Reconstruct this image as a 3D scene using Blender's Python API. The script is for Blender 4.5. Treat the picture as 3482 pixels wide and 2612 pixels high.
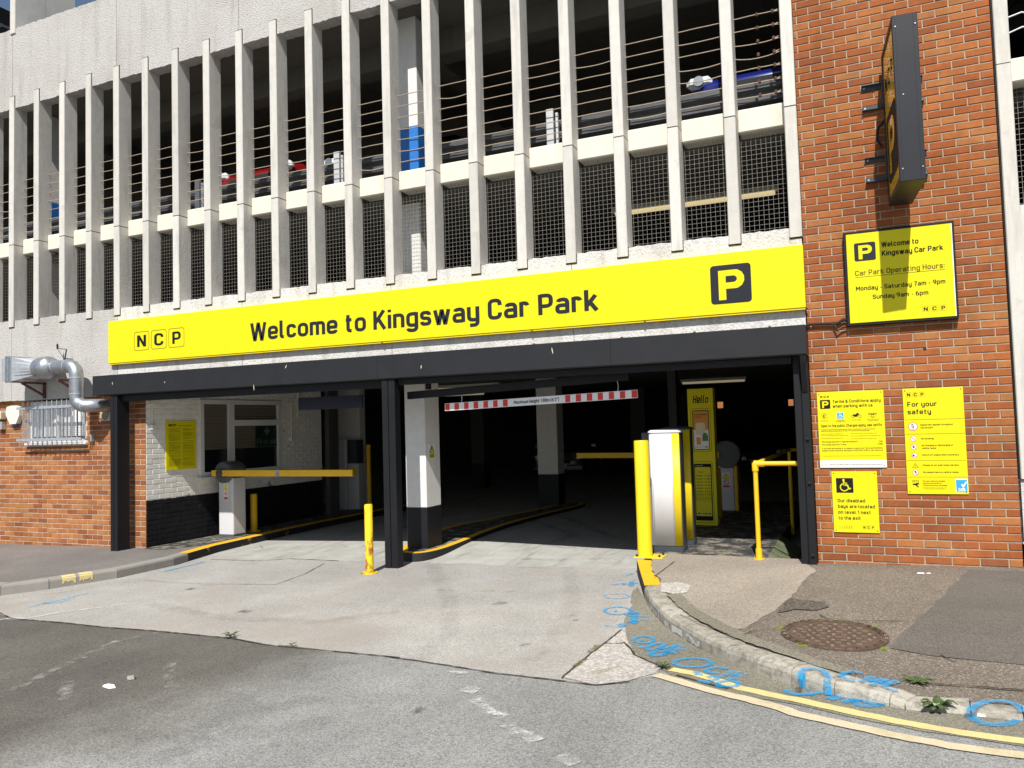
import bpy, bmesh, math, random
from mathutils import Vector, Matrix
random.seed(7)
R = math.radians
scn = bpy.context.scene
for o in list(bpy.data.objects): bpy.data.objects.remove(o)
col = scn.collection

# ------------------------------------------------------------------ camera
CAM = Vector((0.52436, -8.43785, 1.47769))
YAW, PITCH, ROLL = R(-23.98447), R(2.91732), R(-1.64541)
_fw = Vector((math.sin(YAW)*math.cos(PITCH), math.cos(YAW)*math.cos(PITCH), math.sin(PITCH)))
_rt = Vector((math.cos(YAW), -math.sin(YAW), 0)); _up = _rt.cross(_fw)
RT = math.cos(ROLL)*_rt + math.sin(ROLL)*_up
UP = -math.sin(ROLL)*_rt + math.cos(ROLL)*_up
FW = _fw
cd = bpy.data.cameras.new('camera'); cam = bpy.data.objects.new('camera', cd); col.objects.link(cam)
cd.sensor_width = 36; cd.lens = 2716/3482*36; cd.clip_start = .05; cd.clip_end = 2000
m = Matrix.Identity(4)
for i in range(3): m[i][0], m[i][1], m[i][2], m[i][3] = RT[i], UP[i], -FW[i], CAM[i]
cam.matrix_world = m
scn.camera = cam

# ------------------------------------------------------------------ sky, sun, exposure
SUN_DIR = Vector((-.20, 1, -1.19)).normalized()
w = bpy.data.worlds.new('World'); scn.world = w; w.use_nodes = True
nt = w.node_tree; nt.nodes.clear()
sky = nt.nodes.new('ShaderNodeTexSky'); sky.sky_type = 'NISHITA'; sky.sun_disc = False
sky.sun_elevation = math.asin(-SUN_DIR.z); sky.sun_rotation = math.atan2(-SUN_DIR.x, -SUN_DIR.y)
sky.air_density = 1.0; sky.dust_density = .6; sky.ozone_density = 1.2
bg = nt.nodes.new('ShaderNodeBackground'); bg.inputs['Strength'].default_value = .075
wo = nt.nodes.new('ShaderNodeOutputWorld')
tc = nt.nodes.new('ShaderNodeTexCoord'); cn = nt.nodes.new('ShaderNodeTexNoise')
cn.inputs['Scale'].default_value = 3.2; cn.inputs['Detail'].default_value = 6; cn.inputs['Roughness'].default_value = .55
cr = nt.nodes.new('ShaderNodeValToRGB'); cr.color_ramp.elements[0].position = .48; cr.color_ramp.elements[1].position = .72
mx = nt.nodes.new('ShaderNodeMix'); mx.data_type = 'RGBA'; mx.inputs[7].default_value = (8, 8.3, 8.8, 1)
nt.links.new(tc.outputs['Generated'], cn.inputs['Vector']); nt.links.new(cn.outputs['Fac'], cr.inputs['Fac'])
nt.links.new(cr.outputs['Color'], mx.inputs[0]); nt.links.new(sky.outputs['Color'], mx.inputs[6])
nt.links.new(mx.outputs[2], bg.inputs['Color']); nt.links.new(bg.outputs['Background'], wo.inputs['Surface'])
sl = bpy.data.lights.new('sun', 'SUN'); sl.energy = 4.8; sl.angle = R(.53); sl.color = (1, .965, .9)
so = bpy.data.objects.new('sun', sl); col.objects.link(so); so.location = (3, -20, 25)
so.rotation_euler = SUN_DIR.to_track_quat('-Z', 'Y').to_euler()
scn.view_settings.view_transform = 'Standard'; scn.view_settings.look = 'None'
scn.view_settings.exposure = .30; scn.view_settings.gamma = 1; scn.view_settings.use_curve_mapping = False
scn.render.resolution_x = 1024; scn.render.resolution_y = 768
scn.cycles.max_bounces = 8; scn.cycles.transparent_max_bounces = 16

# ------------------------------------------------------------------ pixel -> direction helpers
def ray(u, v):                               # photograph pixel to a direction
    return RT*((u-1741)/2716) + UP*((1306-v)/2716) + FW
def on_plane(u, v, n, c):
    d = ray(u, v); n = Vector(n); t = (c - n.dot(CAM))/n.dot(d); return CAM + d*t
def Yp(u, v, y): return on_plane(u, v, (0, 1, 0), y)
def Zp(u, v, z): return on_plane(u, v, (0, 0, 1), z)
def road_pt(u, v, h=0): return on_plane(u, v, (-.021, 0, 1), -.1+h)
def pave_pt(u, v, h=0):                     # pixel to the gently dished right-hand pavement
    p = Zp(u, v, .0)
    for _ in range(6): p = Zp(u, v, pv(p.x, p.y)+h)
    return p
def road_z(x): return .021*x - .1
def pave_z(x): return .033 + .02*max(0, x)
def left_z(x): return -.168 + .015*(x+9.2)
def interp(x, xs, ys):
    if x <= xs[0]: return ys[0]
    for i in range(len(xs)-1):
        if x <= xs[i+1]: return ys[i] + (ys[i+1]-ys[i])*(x-xs[i])/(xs[i+1]-xs[i])
    return ys[-1]
def floor_z(x, y):
    t = min(1, max(0, y/1.6)); t = t*t*(3-2*t)
    return road_z(x)*(1-t) + t*interp(x, [-14, -9.2, -6.35, -4.4, -2.25, 4], [-.33, -.29, -.2, -.13, -.18, -.16])
def zoom(x0, y0, s): return lambda a, b: (x0+a/s, y0+b/s)

# ------------------------------------------------------------------ materials
def lin(c):
    return tuple((x/12.92 if x <= .04045 else ((x+.055)/1.055)**2.4) for x in c)
MATS = {}
class NM:
    """small node helper"""
    def __init__(s, name, rough=.7, metal=0, spec=.5):
        s.m = bpy.data.materials.new(name); s.m.use_nodes = True; s.t = s.m.node_tree
        s.b = s.t.nodes['Principled BSDF']; s.o = s.t.nodes['Material Output']
        s.b.inputs['Roughness'].default_value = rough; s.b.inputs['Metallic'].default_value = metal
        s.b.inputs['Specular IOR Level'].default_value = spec
        s._pos = None
        MATS[name] = s.m
    def n(s, t, **k):
        x = s.t.nodes.new(t)
        for a, v in k.items():
            if hasattr(x, a): setattr(x, a, v)
            else: x.inputs[a].default_value = v
        return x
    def l(s, a, b): s.t.links.new(a, b)
    def pos(s):
        if s._pos is None: s._pos = s.n('ShaderNodeNewGeometry').outputs['Position']
        return s._pos
    def noise(s, scale, detail=4, rough=.55, stretch=None, vec=None):
        v = vec or s.pos()
        if stretch:
            mp = s.n('ShaderNodeMapping'); mp.inputs['Scale'].default_value = stretch; s.l(v, mp.inputs['Vector']); v = mp.outputs['Vector']
        x = s.n('ShaderNodeTexNoise'); x.inputs['Scale'].default_value = scale; x.inputs['Detail'].default_value = detail; x.inputs['Roughness'].default_value = rough
        s.l(v, x.inputs['Vector']); return x.outputs['Fac']
    def voro(s, scale, feature='F1', out='Distance', stretch=None):
        v = s.pos()
        if stretch:
            mp = s.n('ShaderNodeMapping'); mp.inputs['Scale'].default_value = stretch; s.l(v, mp.inputs['Vector']); v = mp.outputs['Vector']
        x = s.n('ShaderNodeTexVoronoi'); x.feature = feature; x.inputs['Scale'].default_value = scale
        s.l(v, x.inputs['Vector']); return x.outputs[out]
    def ramp(s, fac, pts, const=False):
        x = s.n('ShaderNodeValToRGB'); e = x.color_ramp.elements
        if const: x.color_ramp.interpolation = 'CONSTANT'
        while len(e) < len(pts): e.new(.5)
        for i, (p, c) in enumerate(pts):
            e[i].position = p; c = (c, c, c) if isinstance(c, (int, float)) else c; e[i].color = tuple(c)+(1,)
        s.l(fac, x.inputs['Fac']); return x.outputs['Color']
    def mix(s, fac, a, b, mode='MIX'):
        x = s.n('ShaderNodeMix'); x.data_type = 'RGBA'; x.blend_type = mode
        for k, v in ((0, fac), (6, a), (7, b)):
            if isinstance(v, (int, float)): x.inputs[k].default_value = v if k == 0 else (v, v, v, 1)
            elif isinstance(v, tuple): x.inputs[k].default_value = v+(1,) if len(v) == 3 else v
            else: s.l(v, x.inputs[k])
        return x.outputs[2]
    def math(s, op, a, b=0.0):
        x = s.n('ShaderNodeMath'); x.operation = op
        for k, v in ((0, a), (1, b)):
            if isinstance(v, (int, float)): x.inputs[k].default_value = v
            else: s.l(v, x.inputs[k])
        return x.outputs[0]
    def color(s, c):
        if isinstance(c, tuple): s.b.inputs['Base Color'].default_value = c+(1,)
        else: s.l(c, s.b.inputs['Base Color'])
        return s
    def bump(s, h, strength=.5, dist=.01):
        x = s.n('ShaderNodeBump'); x.inputs['Strength'].default_value = strength; x.inputs['Distance'].default_value = dist
        s.l(h, x.inputs['Height'])
        prev = s.b.inputs['Normal'].links
        if prev: s.l(prev[0].from_socket, x.inputs['Normal'])
        s.l(x.outputs['Normal'], s.b.inputs['Normal']); return s
    def alpha(s, a): s.l(a, s.b.inputs['Alpha']); return s

def simple(name, c, rough=.6, metal=0, var=.12, scale=6, spec=.5, bump=0):
    k = NM(name, rough, metal, spec)
    f = k.noise(scale, 5, .6)
    k.color(k.mix(1.0, c, k.ramp(f, [(.3, 1-var), (.7, 1+var)]), 'MULTIPLY'))
    if bump: k.bump(k.noise(scale*12, 3), bump, .004)
    return k.m
def grimy(name, c, dirt, amount=.5, rough=.6, scale=3, metal=0, spec=.5):
    k = NM(name, rough, metal, spec)
    f = k.noise(scale, 8, .7); g = k.noise(scale*9, 4, .6)
    d = k.math('MULTIPLY', k.ramp(f, [(.5, 0.), (.75, 1.)]), amount)
    k.color(k.mix(1.0, k.mix(d, c, dirt), k.ramp(g, [(.3, .9), (.7, 1.08)]), 'MULTIPLY'))
    return k.m

# concrete
def roughcast(name, base, scale=38, bump=.9, dark=.35):
    k = NM(name, .9, 0, .2)
    big = k.noise(1.1, 5, .6); streak = k.noise(5, 5, .6, stretch=(1.2, 1, .13))
    peb = k.voro(scale); fine = k.noise(scale*1.6, 4, .7)
    h = k.math('ADD', k.math('MULTIPLY', peb, -1.0), fine)
    c = k.mix(1.0, base, k.ramp(fine, [(.34, 1-dark), (.52, 1.0), (.75, 1.06)]), 'MULTIPLY')
    c = k.mix(1.0, c, k.ramp(peb, [(.0, 1.03), (.55, .97), (.9, .78)]), 'MULTIPLY')
    c = k.mix(k.math('MULTIPLY', k.ramp(big, [(.48, 0.), (.72, 1.)]), .35), c, (.36, .31, .26))
    c = k.mix(k.math('MULTIPLY', k.ramp(streak, [(.52, 0.), (.76, 1.)]), .55), c, (.32, .29, .255))
    k.color(c); k.bump(h, bump, .02); return k.m
roughcast('roughcast', (.62, .60, .575), scale=70, bump=.6, dark=.42)
roughcast('roughcast_coarse', (.68, .665, .64), scale=42, bump=.32, dark=.15)
def concrete(name, base, streaks=.5, rust=0, vary=False):
    k = NM(name, .8, 0, .25)
    f = k.noise(9, 8, .65); st = k.noise(9, 6, .6, stretch=(1, 1, .12)); fi = k.noise(120, 3, .6)
    c = k.mix(1.0, base, k.ramp(f, [(.25, .9), (.6, 1.0), (.8, 1.06)]), 'MULTIPLY')
    c = k.mix(k.math('MULTIPLY', k.ramp(st, [(.52, 0.), (.75, 1.)]), streaks), c, tuple(x*.6 for x in base))
    if rust:
        rs = k.noise(7, 6, .6, stretch=(1.6, 1, .2))
        c = k.mix(k.math('MULTIPLY', k.ramp(rs, [(.58, 0.), (.74, 1.)]), rust), c, (.42, .24, .08))
    if vary:
        oi = k.n('ShaderNodeObjectInfo').outputs['Random']; c = k.mix(1.0, c, k.ramp(oi, [(.0, .88), (1., 1.05)]), 'MULTIPLY')
        pt = k.noise(2.3, 6, .6); c = k.mix(k.ramp(pt, [(.62, 0.), (.66, .35)]), c, (.40, .37, .33))
        bl = k.noise(14, 6, .7, stretch=(1, 1, .08)); c = k.mix(k.ramp(bl, [(.64, 0.), (.74, .5)]), c, (.14, .13, .12))
    k.color(c); k.bump(f, .25, .01); k.bump(fi, .15, .003); return k.m
concrete('mullion', (.63, .605, .56), .75, .12, vary=True)
concrete('sill', (.72, .68, .58), .2, .25)
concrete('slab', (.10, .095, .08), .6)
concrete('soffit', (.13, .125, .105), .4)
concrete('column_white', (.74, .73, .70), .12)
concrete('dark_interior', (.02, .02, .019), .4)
concrete('joint_dark', (.05, .045, .04), .1)
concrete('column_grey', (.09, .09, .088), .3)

def brick_mat(name, cols, light=1.0):
    k = NM(name, .88, 0, .2)
    oi = k.n('ShaderNodeObjectInfo').outputs['Random']; ge = k.n('ShaderNodeNewGeometry').outputs['Random Per Island']
    r = k.math('FRACT', k.math('ADD', k.math('MULTIPLY', oi, 7.31), k.math('MULTIPLY', ge, 3.17)))
    c = k.ramp(r, [(i/len(cols), x) for i, x in enumerate(cols)], const=True)
    f = k.noise(11, 6, .7); sp = k.noise(230, 3, .7); big = k.noise(1.3, 4, .6)
    c = k.mix(1.0, c, k.ramp(f, [(.3, .82), (.7, 1.15)]), 'MULTIPLY')
    c = k.mix(k.ramp(sp, [(.60, 0.), (.72, .75)]), c, (.06, .035, .03))
    c = k.mix(1.0, c, k.ramp(big, [(.3, .74), (.7, 1.14)]), 'MULTIPLY')
    ef = k.noise(34, 6, .75); c = k.mix(k.math('MULTIPLY', k.ramp(ef, [(.68, 0.), (.76, 1.)]), .45), c, (.46, .40, .33))
    so_ = k.noise(2.6, 6, .65); c = k.mix(k.math('MULTIPLY', k.ramp(so_, [(.60, 0.), (.75, 1.)]), .45), c, (.12, .07, .045))
    k.color(c); k.bump(sp, .5, .003); k.bump(f, .3, .004); return k.m
brick_mat('brick_orange', [(.345,.108,.034),(.38,.136,.045),(.31,.092,.030),(.39,.158,.056),(.33,.102,.033),(.36,.120,.039),(.28,.088,.033),(.37,.155,.058),(.35,.113,.036),(.32,.100,.034)])
brick_mat('brick_tan', [(.36,.140,.050),(.40,.165,.060),(.33,.118,.043),(.41,.185,.070),(.375,.147,.052),(.29,.102,.040),(.385,.157,.056),(.35,.130,.047),(.26,.090,.038),(.40,.175,.064)])
brick_mat('brick_dark', [(.28,.095,.043),(.31,.11,.048),(.25,.09,.042)])
def painted_brick():
    k = NM('paint_brick', .7, 0, .25)
    z = k.n('ShaderNodeSeparateXYZ'); k.l(k.pos(), z.inputs[0])
    edge = k.math('ADD', z.outputs['Z'], k.math('MULTIPLY', k.noise(14, 3), .012))
    dado = k.math('GREATER_THAN', edge, .522)
    f = k.noise(5, 7, .65); chip = k.noise(3.1, 4, .5)
    wht = k.mix(1.0, (.84, .82, .77), k.ramp(f, [(.3, .88), (.7, 1.06)]), 'MULTIPLY')
    wht = k.mix(k.ramp(chip, [(.70, 0.), (.72, .8)]), wht, (.30, .24, .2))
    blk = k.mix(1.0, (.009, .0095, .012), k.ramp(f, [(.3, .7), (.7, 1.5)]), 'MULTIPLY')
    k.color(k.mix(dado, blk, wht)); k.bump(k.noise(60, 4), .3, .004); return k.m
painted_brick()
def mortar(name, c):
    k = NM(name, .95, 0, .1); f = k.noise(25, 6, .7)
    k.color(k.mix(1.0, c, k.ramp(f, [(.25, .7), (.7, 1.15)]), 'MULTIPLY')); k.bump(k.noise(160, 3), .6, .004); return k.m
mortar('mortar', (.40, .35, .27)); mortar('mortar_pale', (.56, .48, .40)); mortar('mortar_white', (.62, .60, .54))

# ground
def asphalt(name, base, stone=(.34,.34,.33), speck=.5, scale=95, tint=None, contrast=1.0, old=False):
    k = NM(name, .92, 0, .25)
    v = k.voro(scale, out='Color'); sp = k.n('ShaderNodeSeparateXYZ'); k.l(v, sp.inputs[0])
    d = k.voro(scale); f = k.noise(1.0, 6, .62); f2 = k.noise(.35, 4, .5); g = k.noise(260, 3, .7)
    lo = tuple(x*(1-.62*contrast) for x in base)
    c = k.ramp(sp.outputs['X'], [(.0, lo), (.45, base), (.8, tuple(x*1.12 for x in base)), (1.0, stone)])
    c = k.mix(1.0, c, k.ramp(d, [(.25, 1.05), (.62, .72)]), 'MULTIPLY')
    c = k.mix(1.0, c, k.ramp(f, [(.3, .84), (.7, 1.12)]), 'MULTIPLY')
    c = k.mix(1.0, c, k.ramp(f2, [(.35, .88), (.65, 1.1)]), 'MULTIPLY')
    c = k.mix(1.0, c, k.ramp(g, [(.3, .86), (.7, 1.1)]), 'MULTIPLY')
    if tint: c = k.mix(k.math('MULTIPLY', k.ramp(k.noise(.8, 6, .65), [(.5, 0.), (.7, 1.)]), tint[3]), c, tint[:3])
    if old:      # an older, browner surfacing course survives on the left, worn through along a ragged border
        sx = k.n('ShaderNodeSeparateXYZ'); k.l(k.pos(), sx.inputs[0])
        e = k.math('ADD', sx.outputs['X'], k.math('MULTIPLY', k.noise(.9, 8, .68), 2.6))
        e = k.math('SUBTRACT', e, k.math('MULTIPLY', k.math('ADD', sx.outputs['Y'], 4.5), .12))
        m_ = k.ramp(k.math('ADD', k.math('MULTIPLY', e, .5), 1.6), [(.30, 1.), (.62, .55), (.95, 0.)])
        tr = k.noise(2.2, 6, .6, stretch=(1, .22, 1))
        oc = k.mix(1.0, c, (.47, .435, .40), 'MULTIPLY'); c = k.mix(m_, c, oc)
        c = k.mix(1.0, c, k.ramp(tr, [(.35, .90), (.65, 1.07)]), 'MULTIPLY')
    k.color(c); k.bump(d, -.45, .010); k.bump(g, .3, .003); return k.m
asphalt('asphalt_road', (.335, .334, .320), stone=(.43, .425, .415), scale=120, contrast=.55, old=True)
asphalt('asphalt_old', (.185, .168, .148), stone=(.36, .32, .30), scale=80, contrast=.8)
asphalt('asphalt_apron', (.455, .435, .405), stone=(.55, .53, .50), scale=130, contrast=.4, tint=(.33, .29, .255, .8))
asphalt('pavement_smooth', (.155, .137, .120), stone=(.22, .2, .18), scale=160, contrast=.5)
asphalt('pavement_rough', (.215, .180, .146), stone=(.40, .35, .30), scale=120, contrast=.7)
asphalt('pavement_pale', (.40, .345, .285), stone=(.50, .44, .38), scale=110, contrast=.5)
asphalt('pavement_left', (.235, .215, .20), stone=(.32, .30, .28), scale=140, contrast=.5)
asphalt('gutter', (.27, .25, .195), stone=(.36, .33, .28), scale=120, contrast=.5)
asphalt('patch_concrete', (.54, .50, .46), stone=(.58, .55, .51), scale=40, contrast=.2)
asphalt('asphalt_patch', (.14, .12, .098), stone=(.24, .21, .19), scale=90)
def floor_mat():
    k = NM('floor_concrete', .85, 0, .3)
    f = k.noise(2.2, 7, .65); ty = k.noise(3.0, 6, .7, stretch=(2.4, .35, 1)); sc = k.noise(70, 4, .6)
    c = k.mix(1.0, (.42, .415, .385), k.ramp(f, [(.3, .82), (.7, 1.12)]), 'MULTIPLY')
    c = k.mix(k.math('MULTIPLY', k.ramp(ty, [(.52, 0.), (.72, 1.)]), .55), c, (.11, .10, .085))
    c = k.mix(1.0, c, k.ramp(sc, [(.3, .9), (.7, 1.06)]), 'MULTIPLY')
    k.color(c); k.bump(sc, .2, .004); return k.m
floor_mat()
def kerb_mat():
    k = NM('kerb_stone', .9, 0, .2)
    oi = k.n('ShaderNodeObjectInfo').outputs['Random']
    f = k.noise(16, 8, .7); g = k.noise(150, 4, .7); b = k.noise(4, 4, .6)
    c = k.mix(oi, (.36, .335, .28), (.47, .44, .38))
    c = k.mix(k.ramp(f, [(.46, 0.), (.68, .75)]), c, (.105, .095, .075))
    c = k.mix(k.ramp(b, [(.6, 0.), (.75, .5)]), c, (.24, .20, .10))
    c = k.mix(1.0, c, k.ramp(g, [(.3, .7), (.7, 1.25)]), 'MULTIPLY')
    k.color(c); k.bump(g, .5, .006); k.bump(f, .4, .015); return k.m
kerb_mat()
concrete('kerb_smooth', (.30, .28, .255), .2)
def worn_paint(name, c, under, lo=.44, hi=.52, scale=7, rough=.75):
    k = NM(name, rough, 0, .3); f = k.noise(scale, 9, .75); g = k.noise(90, 3, .6)
    k.color(k.mix(1.0, k.mix(k.ramp(f, [(lo, 0.), (hi, 1.)]), under, c), k.ramp(g, [(.3, .85), (.7, 1.06)]), 'MULTIPLY')); return k.m
worn_paint('paint_kerb_yellow', (.80, .46, .02), (.3, .27, .2), .26, .34)
worn_paint('paint_kerb_black', (.025, .026, .03), (.60, .26, .03), .36, .42, 5)
worn_paint('paint_kerb_black_in', (.022, .023, .026), (.22, .13, .04), .30, .36, 5)
worn_paint('paint_floor_black', (.045, .047, .052), (.30, .27, .21), .40, .52, 6)
worn_paint('line_cream', (.62, .53, .37), (.50, .42, .24), .36, .52, 5)
worn_paint('line_yellow', (.70, .57, .25), (.55, .46, .25), .36, .5, 5)
worn_paint('kerb_white_paint', (.62, .62, .60), (.3, .29, .25), .46, .54, 9)
def spray(name, c, lo=.42, hi=.58, scale=30, maxa=.92, edge=True):
    k = NM(name, .8, 0, .2)
    f = k.noise(scale, 6, .75); g = k.noise(190, 3, .7)
    a = k.math('MULTIPLY', k.ramp(k.math('ADD', k.math('MULTIPLY', f, .6), k.math('MULTIPLY', g, .4)), [(lo, 0.), (hi, 1.)]), maxa)
    if edge:
        at = k.n('ShaderNodeAttribute'); at.attribute_name = 'edge'
        a = k.math('MULTIPLY', a, k.ramp(at.outputs['Fac'], [(0., 0.), (.55, 1.)]))
    k.color(c); k.alpha(a); return k.m
spray('spray_blue', (.02, .36, .72), .38, .60, 40, .95)
spray('spray_blue_faint', (.05, .42, .78), .46, .60, 26, .85)
spray('spray_face', (.03, .34, .66), .36, .52, 34, .85, edge=False)
spray('worn_white', (.72, .70, .66), .44, .60, 12, .9)
spray('worn_white_faint', (.62, .60, .56), .50, .66, 9, .6)
spray('worn_yellow', (.66, .50, .22), .48, .64, 9, .7)
spray('tyre_dark', (.06, .055, .05), .46, .66, 7, .6)
spray('tyre_faint', (.10, .095, .09), .42, .70, 5, .22)
spray('oil', (.07, .062, .055), .40, .60, 9, .6)
spray('crack', (.05, .042, .034), .34, .44, 14, .95, edge=False)
spray('moss_dirt', (.16, .13, .05), .42, .56, 20, .9, edge=False)
spray('stain_tan', (.42, .30, .16), .44, .64, 9, .8)

# objects
def paint(name, c, rough=.4, var=.05, coat=.0, spec=.5, dirt=.15, chips=0):
    k = NM(name, rough, 0, spec); f = k.noise(3.5, 6, .65); s_ = k.noise(16, 5, .7, stretch=(1, 1, .3))
    d = tuple(x*.55+.02 for x in c)
    k.color(k.mix(k.math('MULTIPLY', k.ramp(s_, [(.58, 0.), (.8, 1.)]), dirt), k.mix(1.0, c, k.ramp(f, [(.3, 1-var), (.7, 1+var)]), 'MULTIPLY'), d))
    if chips:
        prev = k.b.inputs['Base Color'].links[0].from_socket; ch_ = k.noise(26, 7, .72, stretch=(1, 1, .55))
        k.color(k.mix(k.math('MULTIPLY', k.ramp(ch_, [(.66, 0.), (.68, 1.)]), chips), prev, (.16, .085, .04)))
    k.b.inputs['Coat Weight'].default_value = coat; k.bump(k.noise(40, 3), .04, .003); return k.m
paint('sign_yellow', (.73, .645, .008), .45, .03, .0, spec=.25, dirt=.08)
paint('sign_yellow_edge', (.78, .56, .01), .4)
paint('sign_black', (.016, .017, .02), .4, .1)
paint('sign_slate', (.018, .019, .025), .45, .1, spec=.3)
paint('sign_white', (.82, .82, .82), .4)
paint('sign_red', (.66, .03, .025), .4)
paint('sign_blue', (.03, .35, .72), .4)
paint('sign_navy', (.012, .016, .045), .4)
paint('ink', (.010, .010, .012), .7, spec=.2)
paint('ink_soft', (.09, .075, .015), .7, spec=.2)
paint('ink_red', (.55, .05, .05), .5)
paint('ink_orange', (.75, .30, .04), .5)
paint('ink_green', (.06, .22, .05), .5)
paint('ink_cream', (.75, .66, .45), .5)
paint('cladding', (.016, .0165, .02), .55, .15, .0, spec=.35, dirt=.5)
paint('steel_black', (.009, .0095, .012), .55, .15, spec=.3, dirt=.3)
paint('post_yellow', (.84, .50, .012), .5, .08, .0, chips=.6)
paint('post_bright', (.84, .62, .010), .45, .05, .05, dirt=.15, chips=.35)
k = NM('post_rusty', .5); f = k.noise(9, 8, .75, stretch=(1, 1, .6)); z = k.n('ShaderNodeSeparateXYZ'); k.l(k.pos(), z.inputs[0])
zz = k.ramp(z.outputs['Z'], [(.0, 1.), (.45, .75), (.62, .2), (.75, 0.)])
k.color(k.mix(k.math('MULTIPLY', k.ramp(f, [(.50, 0.), (.58, 1.)]), zz), (.88, .60, .015), (.34, .10, .02)))
paint('machine_grey', (.62, .62, .64), .42, .03)
paint('machine_light', (.70, .70, .72), .35, .03)
paint('machine_slate', (.05, .057, .068), .45, .08)
paint('barrier_head', (.09, .095, .105), .5, .08)
simple('galv', (.42, .44, .47), .42, .85, .18, 14)
simple('galv_pale', (.50, .53, .57), .5, .55, .15, 18)
simple('wire_galv', (.32, .30, .27), .6, .3, .2, 30)
simple('wire_rope', (.38, .30, .22), .7, .1, .25, 90)
simple('rust', (.10, .045, .03), .9, 0, .4, 12)
simple('rail_steel', (.08, .083, .088), .6, .2, .25, 6)
simple('rail_pale', (.55, .56, .58), .5, .2, .1, 9)
paint('blue_paint', (.02, .17, .55), .5, .08)
paint('plastic_white', (.74, .72, .62), .5, .05)
paint('plastic_cream', (.62, .56, .42), .5, .1)
paint('upvc', (.70, .69, .67), .35, .03)
simple('rubber', (.012, .012, .013), .8)
simple('alloy', (.55, .56, .58), .3, .9)
simple('rust_iron', (.115, .075, .054), .8, .2, .35, 22, bump=.3)
simple('iron_stud', (.11, .075, .056), .55, .5, .3, 22)
simple('leaf', (.05, .085, .018), .7, 0, .35, 60)
simple('moss', (.13, .16, .02), .9, 0, .4, 60)
simple('litter', (.75, .75, .74), .7)
simple('stone_grey', (.36, .34, .3), .9)
def car_paint(name, c):
    k = NM(name, .28, .1); k.color(c); k.b.inputs['Coat Weight'].default_value = 1; k.b.inputs['Coat Roughness'].default_value = .05; return k.m
car_paint('car_red', (.20, .006, .006)); car_paint('car_blue', (.008, .016, .16)); car_paint('car_black', (.012, .012, .014)); car_paint('car_grey', (.12, .125, .13))
k = NM('glass_dark', .06, 0, .6); k.color((.012, .014, .016))
k = NM('glass', .04); k.color((.9, .95, .95)); k.b.inputs['Transmission Weight'].default_value = .9; k.b.inputs['Alpha'].default_value = .35
k = NM('lens_clear', .06, 0, .7); k.color((.75, .78, .82)); k.b.inputs['Coat Weight'].default_value = 1
k = NM('blind', .6); bz = k.n('ShaderNodeSeparateXYZ'); k.l(k.pos(), bz.inputs[0])
st = k.math('FRACT', k.math('MULTIPLY', bz.outputs['Z'], 28.0)); k.color(k.ramp(st, [(.0, (.12, .10, .075)), (.5, (.19, .165, .125)), (.9, (.06, .05, .04))]))
k = NM('acrylic_yellow', .16, 0, .6); k.color((.95, .62, .01)); k.b.inputs['Coat Weight'].default_value = .5; k.b.inputs['Coat Roughness'].default_value = .04
k = NM('tube_light', .4); k.color((.8, .8, .7)); k.b.inputs['Emission Color'].default_value = (1, .86, .55, 1); k.b.inputs['Emission Strength'].default_value = .16
k = NM('tube_bright', .4); k.color((.8, .78, .6)); k.b.inputs['Emission Color'].default_value = (1, .80, .42, 1); k.b.inputs['Emission Strength'].default_value = .5
M = MATS

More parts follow.
